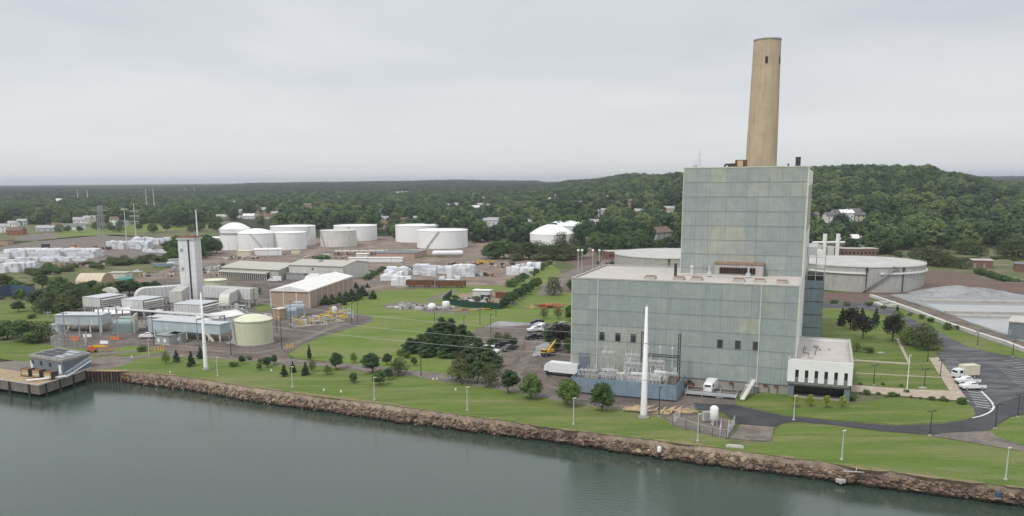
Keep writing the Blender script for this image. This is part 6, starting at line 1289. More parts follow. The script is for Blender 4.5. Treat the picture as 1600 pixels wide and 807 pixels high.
car('white_pickup', 'rear one of two white pickups parked by the pavement', 'pickup truck', 1494, 600, .05, m_carwhite, 'pickup', 'vehicles in the car park', z=.1)
car('white_pickup', 'front one of two white pickups parked by the pavement', 'pickup truck', 1501, 609, .02, m_carwhite, 'pickup', 'vehicles in the car park', z=.1)
car('white_van', 'white van parked on the yard before the long beige warehouse', 'van', 419, 441, .15, m_carwhite, 'van', s=1.2)
car('white_truck', 'white pickup on the debris yard left of the turbine stack', 'pickup truck', 207, 427, .3, m_carwhite, 'pickup')
car('white_pickup', 'white van parked at the right end of the fenced compound', 'van', 762, 505, .2, m_carwhite, 'van', 's') if 0 else None
car('dark_suv', 'dark car beside the brick hall roof on the yard behind', 'car', 503, 446, .1, m_cargrey, 'suv')
car('silver_suv', 'silver car between the brick hall and the warehouse', 'car', 520, 447, .1, m_carsilver, 'suv')
def box_truck(name, label, u, v, rot, w=2.5, ln=7.5, h=3.3, bm=None, cabm=None, z=.1, group=None):
    bm = bm or m_carwhite; t = thing(name, label, 'truck', G(u, v, z), rot, group)
    q = MB(); q.yprism([(0, .6), (0, 1.6), (.5, 2.5), (1.9, 2.6), (1.9, .6)], -w/2+.1, w/2-.1); q.obj('cab', cabm or m_carwhite, t)
    q = MB(); q.box(2.0, ln, -w/2, w/2, .95, h); q.obj('box_body', bm, t); q = MB(); q.box(2.0, ln+.05, -w/2-.03, w/2+.03, h, h+.08); q.obj('roof', bm, t)
    q = MB(); q.box(.2, ln, -.5, .5, .55, .95); q.obj('chassis', m_dark, t)
    q = MB(); q.add([(.02, -w/2+.25, 1.65), (.02, w/2-.25, 1.65), (.46, w/2-.3, 2.42), (.46, -w/2+.3, 2.42)], [(0, 1, 2, 3)]); q.box(.8, 1.6, -w/2+.07, w/2-.07, 1.6, 2.3); q.obj('window', m_glass, t)
    wheels(t, (.9, ln-1.6, ln-.7) if ln > 7 else (.9, ln-1.3), w-.3, .45); return t
box_truck('box_truck', 'pale yellow box truck parked behind the two white pickups', 1490, 592, .15, 2.4, 6.2, 3.4, m_cream, group='vehicles in the car park')
box_truck('box_truck', 'white box lorry partly hidden by the trees at the yard edge', 781, 561, 2.75, 2.5, 9, 3.5)
box_truck('box_truck', 'white box van with two rear windows at the foot of the power station', 1105, 616, 1.0, 2.2, 4.6, 2.9)
t = thing('box_trailer', 'long white box trailer at the left end of the blue screen wall', 'trailer', G(849, 586, .1), math.atan2(G(899, 591)[1]-G(849, 586)[1], G(899, 591)[0]-G(849, 586)[0])); ln = 9.4; hh = hgt(850, 587, 567)
q = MB(); q.box(1.4, ln, 0, 2.5, 1.0, hh+.1); q.yprism([(0, 1.2), (.2, hh-.9), (.8, hh-.2), (1.38, hh-.1), (1.38, 1.2)], .1, 2.4); q.obj('body', m_carwhite, t); q = MB(); q.box(1.35, 1.42, -.03, 2.53, .95, hh+.12); q.box(ln-.1, ln+.03, -.03, 2.53, .95, hh+.12); q.box(1.4, ln, -.03, 2.53, .95, 1.05); q.obj('frame', m_galv, t)
q = MB(); q.box(.4, ln-.2, .4, 2.1, .7, 1.0); q.obj('chassis', m_dark, t); q = MB(); q.box(3.2, 5.2, -.04, .02, .6, 1.0); q.obj('side_locker', m_dark, t)
for x in (1.2, ln-2.4, ln-1.3):
    for y in (.05, 2.3): q = MB(); q.tube((x, y, .48), (x, y+.25, .48), .48, 14); q.obj('wheel', m_tire, t)
t = thing('crane', 'yellow mobile crane with a raised short boom in the parking yard', 'crane', G(847, 558, .1), .6)
q = MB(); q.box(0, 6.5, -1.2, 1.2, .7, 1.5); q.obj('chassis', m_dark, t); q = MB(); q.box(.2, 1.8, -1.1, 1.1, 1.5, 2.9); q.box(3.0, 5.6, -1, 1, 1.5, 2.6); q.obj('cab', m_yellow, t); q = MB(); q.bar((3.6, 0, 2.5), (7.4, .8, 4.9), .7, .7); q.bar((5.6, .4, 3.8), (8.2, .9, 5.6), .45, .45); q.obj('boom', m_yellow, t); t.scale = (.68, .68, .74); q = MB(); q.box(.15, .22, -.9, .9, 2.0, 2.7); q.box(.5, 1.4, -1.13, 1.13, 2.0, 2.7); q.obj('window', m_glass, t)
wheels(t, (1.0, 4.4, 5.6), 2.3, .55)
t = thing('loader', 'yellow wheel loader on the far left rubble field', 'loader', G(110, 391), .1); q = MB(); q.box(1, 6, -1.3, 1.3, 1.0, 2.4); q.box(2.8, 4.8, -1, 1, 2.4, 4.2); q.bar((6, 0, 1.6), (8.6, 0, .9), .5, .4); q.obj('body', m_yellow, t); q = MB(); q.yprism([(8.4, 0), (9.8, 0), (9.0, .4), (8.8, 1.6), (8.4, 1.6)], -1.5, 1.5); q.obj('bucket', m_dark, t); q = MB(); q.box(2.75, 4.85, -1.05, 1.05, 2.8, 3.9); q.obj('cab_window', m_glass, t); wheels(t, (2, 5.2), 2.6, .95)
t = thing('flatbed', 'blue-grey flatbed trailer on the debris yard left of the stack', 'trailer', G(237, 419), .05); q = MB(); q.box(0, 12, 0, 2.5, 1, 2.6); q.obj('load', m_blue, t); q = MB(); q.box(9, 13, 0, 2.5, 2.6, 3.2); q.obj('tarp', m_white, t); wheels(t, (2, 9, 10.2), 2.4, .5)
t = thing('boat_cover', 'teal tarpaulin-covered heap right of the beige tent', 'tarpaulin', G(185, 439), 0); q = MB(); q.xprism([(0, 0), (3, 0), (2.6, 1.2), (1.5, 1.9), (.4, 1.2)], 0, 7); q.obj('cover', m_teal, t); q = MB(); q.box(-.2, 7.2, .1, 2.9, -.02, .15); q.obj('pallet', m_plank, t)

# ------------------------------------------------------------------ houses among the trees
HOUSES = []; m_paleroof = M('pale_grey_shingle', (.36, .36, .365), .9, .12, .5)
def house(label, u, v, w, d, h, wall, roof, rot=0., rise=None, base=None, wins=3, far=False, group=None):
    x, y, z = base or Gt(u, v); roof = m_paleroof if roof is m_shingle and y > 850 else roof; t = thing('house', label, 'house', (x, y, z-.5), rot, group); rise = rise if rise is not None else d*.3; HOUSES.append((x, y, w))
    q = MB(); q.xprism([(0, -2), (d, -2), (d, h), (d/2, h+rise), (0, h)], -w/2, w/2); q.obj('wall', wall, t)
    q = MB(); ev = .5
    for p0, p1 in (((-ev, h-ev*rise/d*2), (d/2, h+rise)), ((d+ev, h-ev*rise/d*2), (d/2, h+rise))): q.xprism([(p0[0], p0[1]+.04), (p1[0], p1[1]+.04), (p1[0], p1[1]+.35), (p0[0], p0[1]+.35)], -w/2-ev, w/2+ev)
    rf = q.obj('roof', roof, t); q = MB(); q.box(w*.2, w*.2+.9, d*.4, d*.4+.9, h+rise*.5, h+rise+1.2); q.obj('chimney', m_redbrick, rf)
    n = max(1, int(h/2.9))
    for f in range(n):
        for i in range(wins): q = MB(); xx = -w/2+w*(i+.5)/wins; q.box(xx-.55, xx+.55, -.06, .02, 1.0+f*2.9, 2.4+f*2.9); q.obj('window', m_glass, t)
    return t
WH, CR, BR = m_white, m_cream, m_brick
HL = [(5, 364, 13, 9, 7, WH, m_shingle, .3, 'white house at the far left edge beyond the rubble field'), (17, 357, 12, 9, 6, WH, m_shingle, -.2, 'white house just right of the one at the left edge'), (22, 368, 16, 10, 5, M('orange_brick', (.32, .14, .08), .9, .1, .8), m_shinglebr, 0, 'orange-brown house at the far left beside the field'), (34, 353, 11, 8, 6, m_bluebld, m_shingle, .2, 'pale blue house behind the orange-brown one'),
      (70, 362, 20, 9, 4, m_bluebld, m_shingle, 0, 'long pale blue-grey house by the green field'), (88, 359, 11, 8, 5, WH, m_shinglebr, .1, 'small white house left of the bright field'), (112, 360, 24, 10, 4.5, WH, m_roofgrey, 0, 'long low white house at the left end of the green field'), (124, 352, 14, 10, 7, WH, m_shingle, .3, 'white gabled house behind the long low one'), (134, 351, 12, 9, 8, CR, m_shingle, -.3, 'cream gabled house left of the lattice pylon'), (141, 350, 12, 9, 8, WH, m_shingle, .2, 'white gabled house beside the lattice pylon'), (178, 354, 9, 9, 9, WH, m_shinglebr, .2, 'narrow tall white house right of the lattice pylon'), (190, 353, 16, 8, 4, m_bluebld, m_roofgrey, 0, 'low blue-grey house right of the narrow tall white one'), (93, 318, 34, 16, 7, WH, m_tankroof, 0, 'large white building alone in the far left wood'),
      (372, 341, 11, 9, 6, WH, m_shingle, 0, 'white house left in the village above the white tanks'), (380, 337, 12, 9, 7, WH, m_shingle, .2, 'tall white house in the village above the tanks'), (388, 343, 16, 10, 5, WH, m_roofwhite, 0, 'long white house in front of the village above the tanks'), (398, 339, 12, 9, 6, CR, m_shinglebr, -.2, 'cream house in the middle of the village above the tanks'), (412, 337, 18, 12, 9, BR, m_shingle, 0, 'big brick block of the village above the tanks'), (421, 343, 16, 10, 5, CR, m_shinglebr, .1, 'low tan house right in the village above the tanks'), (432, 340, 16, 10, 6, WH, m_shingle, 0, 'white house at the right end of the village above the tanks'), (366, 328, 8, 8, 14, m_offwhite, m_shingle, 0, 'thin pale tower standing left of the village'),
      (345, 343, 26, 10, 4, m_conclt, m_conclt, 0, 'low pale building beside the cleared strip above the stack'), (481, 328, 28, 12, 8, BR, m_shinglebr, 0, 'brownish long house on the wood above the largest white tank'), (623, 306, 26, 14, 7, WH, m_tankroof, 0, 'left one of two white buildings on the far wooded ridge'), (636, 305.5, 34, 14, 7, WH, m_tankroof, 0, 'right one of two white buildings on the far wooded ridge'),
      (597, 340, 11, 9, 7, WH, m_shingle, .3, 'white house above the gap between the tank pairs'), (599, 349, 12, 9, 6, CR, m_shingle, 0, 'cream house directly above the gap between the tank pairs'), (597, 358, 14, 9, 6, BR, m_shinglebr, 0, 'tan house between the tank pairs'), (630, 350, 15, 9, 5, M('orange_house_wall', (.48, .30, .17), .8, .08, .5), m_shinglebr, 0, 'orange-tan house just above the middle white tank'), (651, 352, 7, 6, 9, WH, m_shingle, 0, 'narrow white gable above the middle pair of tanks'), (647, 330, 8, 8, 7, WH, m_shingle, 0, 'tiny white house in the wood above the middle tank pair'),
      (699, 327, 13, 9, 7, WH, m_shingle, .3, 'white house high in the wood right of the middle tank pair'), (715, 326, 12, 9, 7, WH, m_shingle, -.2, 'second white house high in the wood right of the tank pair'), (742, 330, 15, 9, 6, WH, m_roofwhite, 0, 'white house at the foot of the small distant mast'), (752, 328, 12, 9, 8, WH, m_shingle, .3, 'white gabled house right of the small distant mast'), (766, 328, 11, 9, 7, WH, m_shingle, -.2, 'third white house right of the small distant mast'), (756, 316, 12, 9, 8, WH, m_shingle, .1, 'pale house on the rise above the distant mast'),
      (758, 355, 13, 9, 7, WH, m_shingle, .2, 'left one of two white gables in the trees left of the domed tanks'), (771, 356, 14, 10, 8, WH, m_shingle, -.1, 'right one of two white gables in the trees left of the domed tanks'), (747, 358, 10, 8, 5, CR, m_shingle, 0, 'small cream house left of the two white gables'), (856, 318, 13, 9, 7, WH, m_tankroof, .3, 'lower left white house of the pair above the domed tanks'), (866, 314, 13, 9, 9, WH, m_tankroof, -.2, 'upper right white house of the pair above the domed tanks'), (831, 354, 13, 9, 5, m_bluebld, m_shingle, 0, 'grey-blue house left behind the domed tanks'),
      (908, 325, 9, 8, 7, m_offwhite, m_shingle, .2, 'pale gable between the trees right of the white pair'), (931, 341, 9, 8, 8, WH, m_shingle, .3, 'white gable on the slope right of the domed tanks'), (946, 336, 10, 8, 5, CR, m_shingle, 0, 'small cream house above the slope right of the domed tanks'), (928, 356, 10, 8, 6, WH, m_shingle, 0, 'white house just right of the domed tanks'), (981, 325, 13, 9, 9, M('pink_brick', (.44, .33, .27), .8, .08, .5), m_shinglebr, .1, 'pinkish tall house on the slope left of the power station'), (1000, 335, 12, 8, 4, CR, m_shingle, 0, 'cream low house on the slope left of the power station'), (1048, 333, 14, 8, 5, CR, m_shingle, 0, 'pale house nearest the left edge of the boiler house'), (949, 313, 10, 8, 5, BR, m_shingle, 0, 'tan house high on the slope above the globe lamps'),
      (1272, 346, 9, 8, 6, CR, m_shingle, 0, 'small cream house right beside the boiler house'), (1302, 349, 12, 9, 7, WH, m_shingle, .1, 'leftmost white townhouse of the terrace on the right slope'), (1313, 347, 12, 9, 8, WH, m_shingle, .1, 'second white townhouse of the terrace on the right slope'), (1324, 347, 12, 9, 8, WH, m_tankroof, .1, 'middle white townhouse of the terrace on the right slope'), (1335, 346, 12, 9, 8, WH, m_shingle, .1, 'fourth white townhouse of the terrace on the right slope'), (1345, 347, 9, 8, 6, CR, m_shingle, .1, 'rightmost townhouse of the terrace on the right slope'),
      (1409, 315, 9, 9, 9, WH, m_tankroof, .3, 'white gable high up in the middle of the right hill'), (1402, 332, 11, 6, 3, m_offwhite, m_tankroof, 0, 'low pale roof below the white gable on the right hill'), (1431, 332, 11, 6, 3, m_offwhite, m_conclt, 0, 'second low pale roof on the right hill'), (1458, 332, 13, 9, 7, WH, m_tankroof, -.2, 'big white gabled house in the middle of the right hill'), (1469, 336, 9, 8, 5, WH, m_tankroof, 0, 'small white house right below the big gabled one'), (1513, 321, 5, 5, 5, WH, m_shingle, 0, 'tiny white house between the big gabled one and the right cluster'),
      (1553, 328, 9, 8, 7, WH, m_shingle, .2, 'left white house of the cluster near the right edge'), (1561, 324, 12, 9, 6, WH, m_tankroof, -.2, 'middle white house of the cluster near the right edge'), (1570, 321, 14, 9, 6, WH, m_shingle, .1, 'right white house of the cluster near the right edge'), (1577, 310, 5, 5, 6, CR, m_shingle, 0, 'tiny cream house above the cluster near the right edge'), (1548, 357, 7, 6, 6, WH, m_shingle, 0, 'white house in the trees above the brick hut'), (1346, 380, 18, 9, 4, m_offwhite, m_roofwhite, 0, 'long pale house above the long brick building'), (1320, 385, 16, 9, 5, WH, m_roofwhite, 0, 'white house row between the pipework and the brick building'), (1348, 389, 7, 6, 5, WH, m_shingle, .2, 'small white house behind the long brick building'),
      (926, 386, 13, 10, 4.5, BR, m_shinglebr, -.2, 'tan brick building right of the domed tanks'), (1038, 374, 22, 14, 6, m_offwhite, m_shinglebr, .7, 'house with a broad brown roof left of the boiler house'), (886, 382, 9, 7, 5, BR, m_shinglebr, 0, 'small brown building at the foot of the taller domed tank')]
for u, v, w, d, h, wa, ro, rt, lab in HL: house(lab, u, v, w, d, h, wa, ro, rt, wins=3 if w > 10 else 2)
# ------------------------------------------------------------------ trees
def leaf_mat(name, cols, isl=True):
    m = bpy.data.materials.new(name); m.use_nodes = True; t = m.node_tree; b = t.nodes['Principled BSDF']; b.inputs['Roughness'].default_value = .7; b.inputs['Specular IOR Level'].default_value = .15
    oi = nn(t, 'ShaderNodeObjectInfo'); g = nn(t, 'ShaderNodeNewGeometry'); cr = nn(t, 'ShaderNodeValToRGB'); e = cr.color_ramp.elements; e[0].color = (*cols[0], 1); e[1].color = (*cols[-1], 1)
    for i, c in enumerate(cols[1:-1]): e.new((i+1)/(len(cols)-1)).color = (*c, 1)
    # tone drifts from tree to tree and, more slowly, across the wood
    n0 = nn(t, 'ShaderNodeTexNoise'); n0.inputs['Scale'].default_value = .016; n0.inputs['Detail'].default_value = 2; t.links.new(oi.outputs['Location'], n0.inputs['Vector'])
    a1 = nn(t, 'ShaderNodeMath', operation='MULTIPLY_ADD'); a1.inputs[1].default_value = .9; t.links.new(oi.outputs['Random'], a1.inputs[0]); n1 = nn(t, 'ShaderNodeMath', operation='MULTIPLY_ADD'); n1.inputs[1].default_value = 2.2; n1.inputs[2].default_value = -1.1; t.links.new(n0.outputs[0], n1.inputs[0]); t.links.new(n1.outputs[0], a1.inputs[2]); t.links.new(a1.outputs[0], cr.inputs[0])
    mr = nn(t, 'ShaderNodeMapRange'); mr.inputs[3].default_value = .8; mr.inputs[4].default_value = 1.22; t.links.new(g.outputs['Random Per Island'], mr.inputs[0])
    x = nn(t, 'ShaderNodeMix', data_type='RGBA', blend_type='MULTIPLY'); x.inputs[0].default_value = 1; t.links.new(cr.outputs[0], x.inputs[6]); t.links.new(mr.outputs[0], x.inputs[7]); t.links.new(x.outputs[2], b.inputs['Base Color']); return m
L_wood = leaf_mat('wood_foliage', [(.028, .052, .026), (.042, .076, .031), (.063, .105, .038), (.092, .138, .045), (.13, .168, .058)])
L_broad = leaf_mat('broadleaf_foliage', [(.052, .092, .030), (.072, .118, .034), (.095, .145, .042)])
L_pine = leaf_mat('pine_foliage', [(.038, .068, .031), (.054, .088, .036), (.068, .104, .040)])
L_fir = leaf_mat('fir_foliage', [(.028, .055, .032), (.038, .070, .040)])
L_light = leaf_mat('light_green_foliage', [(.09, .14, .03), (.13, .18, .035)])
L_yellow = leaf_mat('yellow_green_foliage', [(.20, .24, .03), (.27, .30, .04)])
L_purple = leaf_mat('dark_purple_foliage', [(.022, .022, .018), (.032, .026, .022)])
L_olive = leaf_mat('olive_foliage', [(.062, .088, .034), (.092, .115, .042)])
L_rustleaf = leaf_mat('reddish_foliage', [(.10, .07, .04), (.085, .08, .04)])
def leaf(mb, p, n, s, r):
    n = n.normalized(); a = n.orthogonal().normalized(); b = n.cross(a); t = r.uniform(0, 6.28); c, d = math.cos(t), math.sin(t); a, b = a*c+b*d, b*c-a*d
    mb.poly([p-a*s-b*s*.5, p+a*s*.9-b*s*.4, p+a*s*.3+b*s*.8])
def crown(mb, clumps, n, s, seed, squash=.8, core=True, jit=.7):
    r = random.Random(seed); tot = sum(c[1]**2 for c in clumps)
    for c, rad in clumps:
        c = Vector(c)
        if core:
            vs, fs = rock_mesh(seed+int(rad*100)); k = rad*.80; mb.add([(c.x+v.x*k/1.0, c.y+v.y*k/.9, c.z+v.z*k*squash/.65) for v in vs], fs)
        for _ in range(int(n*rad*rad/tot)):
            d = Vector((r.gauss(0, 1), r.gauss(0, 1), r.gauss(.25, 1))).normalized(); k = rad*r.uniform(.78, 1.12); p = c+Vector((d.x*k, d.y*k, d.z*k*squash))
            leaf(mb, p, d+Vector((r.uniform(-jit, jit), r.uniform(-jit, jit), r.uniform(-.3, jit+.2))), s*r.uniform(.6, 1.3), r)
def round_clumps(h, w, seed, n=14, base=.28, top=1.0, k=.30):
    r = random.Random(seed); out_ = []
    for i in range(n):
        a = i*2.4+r.uniform(-.5, .5); f = (i+.5)/n; z = h*(base+(top-base)*f*.86); env = math.sin(math.pi*min(1, .18+f*.80))**.7; rr = w/2*env*r.uniform(.35, .72)
        out_.append(((rr*math.cos(a), rr*math.sin(a), z), w*k*r.uniform(.6, 1.05)*(1-.25*f)))
    return out_
def trunk(mb, h, r0, seed, limbs=5, spread=2.5, top=.75):
    r = random.Random(seed); p = Vector((0, 0, -.3)); k = 4; pts = [p]
    for i in range(k): p = p+Vector((r.uniform(-.04, .04)*h, r.uniform(-.04, .04)*h, h*top/k)); pts.append(p)
    for i in range(k): mb.tube(pts[i], pts[i+1], r0*(1-i/k*.75), 7, r0*(1-(i+1)/k*.75))
    for i in range(limbs):
        a = i*2.4+r.random(); q = pts[1+i % (k-1)]; e = q+Vector((math.cos(a)*spread*r.uniform(.6, 1), math.sin(a)*spread*r.uniform(.6, 1), h*.22)); m = (q+e)/2+Vector((0, 0, -.1*h*.2)); mb.tube(q, m, r0*.45, 5, r0*.3); mb.tube(m, e, r0*.3, 5, r0*.1)
KIND = {}
def make_kind(name, mat, builder, trunkargs, variants=3):
    out_ = []
    for s in range(variants):
        tm = MB(); trunk(tm, *trunkargs, seed=s+5) if isinstance(trunkargs, tuple) else None; c = MB(); builder(c, s*31+hash(name) % 1 + len(name)); out_.append((tm.mesh('trunk', m_trunk), c.mesh('crown', mat)))
    KIND[name] = out_
def cone(c, seed, h=8., w=4., n=1500, s=.30, tiers=9):
    r = random.Random(seed)
    c.lathe([(.001, h*.93), (w*.10, h*.62), (w*.25, h*.14), (.001, h*.12)], 7)
    for _ in range(n):
        f = r.random()**1.5; z = h*(.07+.93*f); env = (1-f)**.85*w/2; tz = (f*tiers) % 1; env *= 1.12-.35*tz; a = r.uniform(0, 6.28); env *= 1+.22*math.sin(a*3+z*2.1+seed)+.12*math.sin(a*7+z*5); k = env*r.uniform(.6, 1.15)+.05
        leaf(c, Vector((k*math.cos(a), k*math.sin(a), z-k*.12)), Vector((math.cos(a), math.sin(a), r.uniform(-.2, 1.2))), s*r.uniform(.5, 1.2), r)
# all kinds are built 8 m tall and scaled when planted
make_kind('round', L_broad, lambda c, s: crown(c, round_clumps(8, 7.4, s, 16, base=.36), 2600, .26, s), (8, .24, ), 4)
make_kind('pine', L_pine, lambda c, s: crown(c, round_clumps(8, 7.8, s, 18, base=.34, k=.23), 2600, .24, s, .62), (8, .24), 4)
def slim(c, s):
    r = random.Random(s); cl = []
    for i in range(22):
        f = (i+.5)/22; a = i*2.4+r.uniform(-.6, .6); rr = (1-f)**.9*1.5*r.uniform(.5, 1.1); cl.append(((rr*math.cos(a), rr*math.sin(a), .6+7.0*f), (.30+.72*(1-f))*r.uniform(.75, 1.2)))
    crown(c, cl, 2200, .20, s, .7)
make_kind('fir', L_fir, slim, (8, .16), 3)
def ragged(c, s):
    r = random.Random(s); cl = []
    for i in range(26):
        f = (i+.5)/26; a = i*2.4+r.uniform(-.6, .6); rr = (1-f)**.8*2.7*r.uniform(.45, 1.05); cl.append(((rr*math.cos(a), rr*math.sin(a), .7+6.7*f), (.55+1.0*(1-f))*r.uniform(.75, 1.2)))
    crown(c, cl, 3000, .24, s, .6)
make_kind('wideconifer', L_pine, ragged, (8, .2), 4)
make_kind('light', L_light, lambda c, s: crown(c, round_clumps(8, 7, s, 12), 1500, .26, s, core=False), (8, .16), 2)
make_kind('yellow', L_yellow, lambda c, s: crown(c, round_clumps(8, 7, s, 9), 700, .40, s, core=False), (8, .2), 2)
make_kind('purple', L_purple, lambda c, s: crown(c, round_clumps(8, 8, s, 13, base=.42, k=.24), 1800, .28, s, core=False), (8, .26), 2)
make_kind('olive', L_olive, lambda c, s: crown(c, round_clumps(8, 9, s, 14, base=.2), 1900, .28, s, core=False), (8, .22), 3)
make_kind('reddish', L_rustleaf, lambda c, s: crown(c, round_clumps(8, 7, s, 9), 800, .28, s, core=False), (8, .18), 2)
def bush_clumps(s, n=9):
    r = random.Random(s); return [((r.uniform(-2.6, 2.6), r.uniform(-2.2, 2.2), r.uniform(1.2, 4.8)), r.uniform(1.6, 2.6)) for _ in range(n)]
make_kind('bush', L_broad, lambda c, s: crown(c, bush_clumps(s), 1300, .34, s), (6, .14), 3)
make_kind('oliveb', L_olive, lambda c, s: crown(c, bush_clumps(s), 1200, .36, s), (6, .14), 2)
kc = {}
def tree(label, u, v, v2, kind='round', wf=1., group=None, z=.03, name=None, loc=None, h=None):
    x, y, _ = loc or G(u, v); h = h or hgt(u, v, v2); i = kc.get(kind, 0); kc[kind] = i+1; tm, cm = KIND[kind][i % len(KIND[kind])]; s = h/8
    names = {'fir': 'fir_tree', 'pine': 'pine_tree', 'wideconifer': 'conifer_tree', 'bush': 'bush', 'oliveb': 'bush'}
    t = thing(name or names.get(kind, 'tree'), label, 'bush' if kind in ('bush', 'oliveb') else 'tree', (x, y, z), rnd.uniform(0, 6.28), group); t.scale = (s*wf, s*wf, s)
    inst('trunk', tm, t); inst('crown', cm, t); return t
G1 = 'young firs on the shore lawn'
for lab, u, v, v2, k, wf in (('small fir left of the pair before the left monopole', 276, 567, 546, 'fir', 1.1), ('fir standing just left of the left monopole', 299, 573, 548, 'fir', 1.1), ('fir right behind the left monopole', 313.5, 561, 540, 'fir', 1.1), ('thin sapling left of the small firs', 259.5, 569, 550, 'light', .8),
        ('first of three dark firs on the shore lawn', 444, 589, 569, 'fir', 1.3), ('second of three dark firs, slightly behind', 458, 583, 565, 'fir', 1.3), ('tallest of the three dark firs on the shore lawn', 477.5, 587, 565, 'fir', 1.25), ('slim pale fir right beside the tallest dark fir', 488, 582, 562, 'light', .7), ('slim fir on the meadow side of the gravel track', 483.5, 562, 537, 'fir', .65)): tree(lab, u, v, v2, k, wf, G1, .08)
for lab, u, v, v2, k, wf in (('low wide shrub left of the little pines on the shore lawn', 366, 573, 564, 'bush', 1.5), ('little round pine left of the white box', 378, 570, 556, 'pine', 1.0), ('low shrub behind the little pines', 389, 563, 555, 'oliveb', 1.2), ('small pale tree below the little pines', 405, 579, 568, 'round', .9), ('olive shrub left of the right little pine', 409, 567, 558, 'oliveb', 1.2), ('little dark pine at the track, nearest the big green tank', 417.5, 575, 558, 'pine', 1.0), ('small dark pine right of the other little pines', 428.5, 570, 555, 'pine', 1.0),
        ('yellowish small tree between the firs and the small round tree', 512, 586, 571, 'light', 1.1), ('dark-crowned tree leaning over the gravel track', 526, 578, 551, 'pine', 1.05), ('pale slender tree on the meadow edge right of the leaning one', 553, 568, 551, 'light', .9), ('small round bush-like tree low on the shore lawn', 552.5, 599, 583, 'round', 1.0), ('large dark round tree on the gravel track before the meadow', 581.5, 584, 551, 'pine', 1.1), ('round green tree right behind the middle shore lamp post', 593, 603, 580, 'round', 1.1), ('dark small tree touching the round green one', 607, 594, 576, 'pine', 1.0), ('grey-green wide tree right of the large dark one', 622, 587, 560, 'olive', 1.1), ('dark tree behind the grey-green wide one', 605, 571, 553, 'pine', 1.0), ('small tree alone at the meadow edge left of the dark pole', 647, 572, 559, 'round', 1.0),
        ('broad tree by the gravel track right of the two small white posts', 720, 598, 562, 'olive', 1.15), ('dark broad tree beside the white lorry, by the gravel track', 745, 600, 563, 'pine', 1.1), ('grey-green tree left of the dark row before the parking yard', 765, 604, 570, 'olive', 1.0), ('dark tree with reddish tint in the row before the parking yard', 795, 616, 577, 'pine', .95), ('thick round green tree in front of the white trailer', 830, 624, 586, 'round', 1.05), ('big round green tree before the left end of the blue screen wall', 887, 635, 593, 'round', 1.05), ('big green tree in front of the middle of the blue screen wall', 940, 644, 600, 'round', .95)): tree(lab, u, v, v2, k, wf, 'trees along the shore lawn', .08)
G3 = 'dark conifers of the clump on the meadow'
for lab, u, v, v2, wf in (('tallest conifer of the meadow clump, left of its twin', 690, 530, 497, .95), ('second tallest conifer of the meadow clump', 705, 530, 499, .9), ('conifer at the back left of the meadow clump', 672, 536, 514, 1.1), ('dark conifer on the right shoulder of the clump', 722, 536, 508, 1.0), ('conifer low at the left of the clump', 657, 546, 524, 1.2), ('conifer at the left foot of the clump', 641, 550, 530, 1.2), ('conifer in the middle front of the clump', 680, 552, 520, 1.1), ('conifer right front of the clump', 703, 554, 524, 1.1), ('wide conifer behind the lorry', 735, 551, 522, 1.1), ('low conifer at the front of the clump by the lawn edge', 665, 556, 536, 1.2), ('conifer between the clump and the lorry', 748, 560, 530, 1.1), ('right-hand low conifer before the lorry', 764, 572, 541, 1.0), ('front conifer right of the broad track tree', 733, 573, 541, 1.1)): tree(lab, u, v+2, v2-3, 'wideconifer', wf*1.5, G3, .08)
for lab, u, v, v2, k, wf in (('light green bush at the left foot of the conifer clump', 628, 556, 543, 'bush', 1.3), ('light green bush in front of the conifer clump', 693, 560, 545, 'bush', 1.3), ('small bush on the grass behind the gravel track', 636, 560, 548, 'bush', 1.2), ('reddish thin tree left of the white lorry', 722, 578, 550, 'reddish', .9), ('small tree in the planting of the parking yard', 778, 538, 519, 'olive', 1.0), ('second small tree in the planting of the parking yard', 792, 536, 521, 'olive', 1.0), ('dark little tree at the right of the parking planting', 802, 543, 528, 'pine', 1.2), ('bush left in the parking planting', 768, 539, 527, 'bush', 1.3)): tree(lab, u, v, v2, k, wf, None, .08)
G4 = 'dark trees beside the left wall of the power station'
for lab, u, v, v2, k, wf in (('dark tree at the left of the group beside the power station', 861, 544, 515, 'pine', .9), ('tall dark tree in the group beside the power station', 873, 544, 506, 'purple', 1.0), ('dark tree touching the power station wall', 886, 546, 508, 'purple', 1.0), ('dark bushy tree in front of the group by the power station', 868, 550, 528, 'pine', 1.1), ('green lower tree right at the power station wall', 888, 552, 529, 'round', .9), ('small dark tree behind the group at the wall', 855, 529, 509, 'olive', 1.0), ('tree at the wall above the orange steel piles', 890, 502, 478, 'round', .8)): tree(lab, u, v, v2, k, wf, G4, .08)
tree('reddish leafless-looking tree below the orange steel piles', 850, 499, 481, 'reddish', 1.1, z=.08); tree('second reddish thin tree right of the orange steel piles', 872, 499, 481, 'reddish', 1.1, z=.08)
tree('single tree beside the curved road', 866, 462, 432, 'olive', .85); tree('small tree right of the curved road at the building corner', 892, 455, 438, 'round', .9)
for i in range(9):
    tree('%s tree of the hedge running up from the fenced compound' % ('first', 'second', 'third', 'fourth', 'fifth', 'sixth', 'seventh', 'eighth', 'last')[i], 790+i*6.3, 481-i*4.0, 463-i*3.6-(i % 2)*2, 'round' if i % 3 else 'pine', 1.15, 'hedge trees by the fenced compound')
for i in range(9):
    tree('%s bush of the hedge beside the slanting white stacks' % ('first', 'second', 'third', 'fourth', 'fifth', 'sixth', 'seventh', 'eighth', 'last')[i], 799+i*7.2, 449-i*4.4, 436-i*4.0, 'bush', 1.5, 'hedge bushes beside the slanting row of stacks')
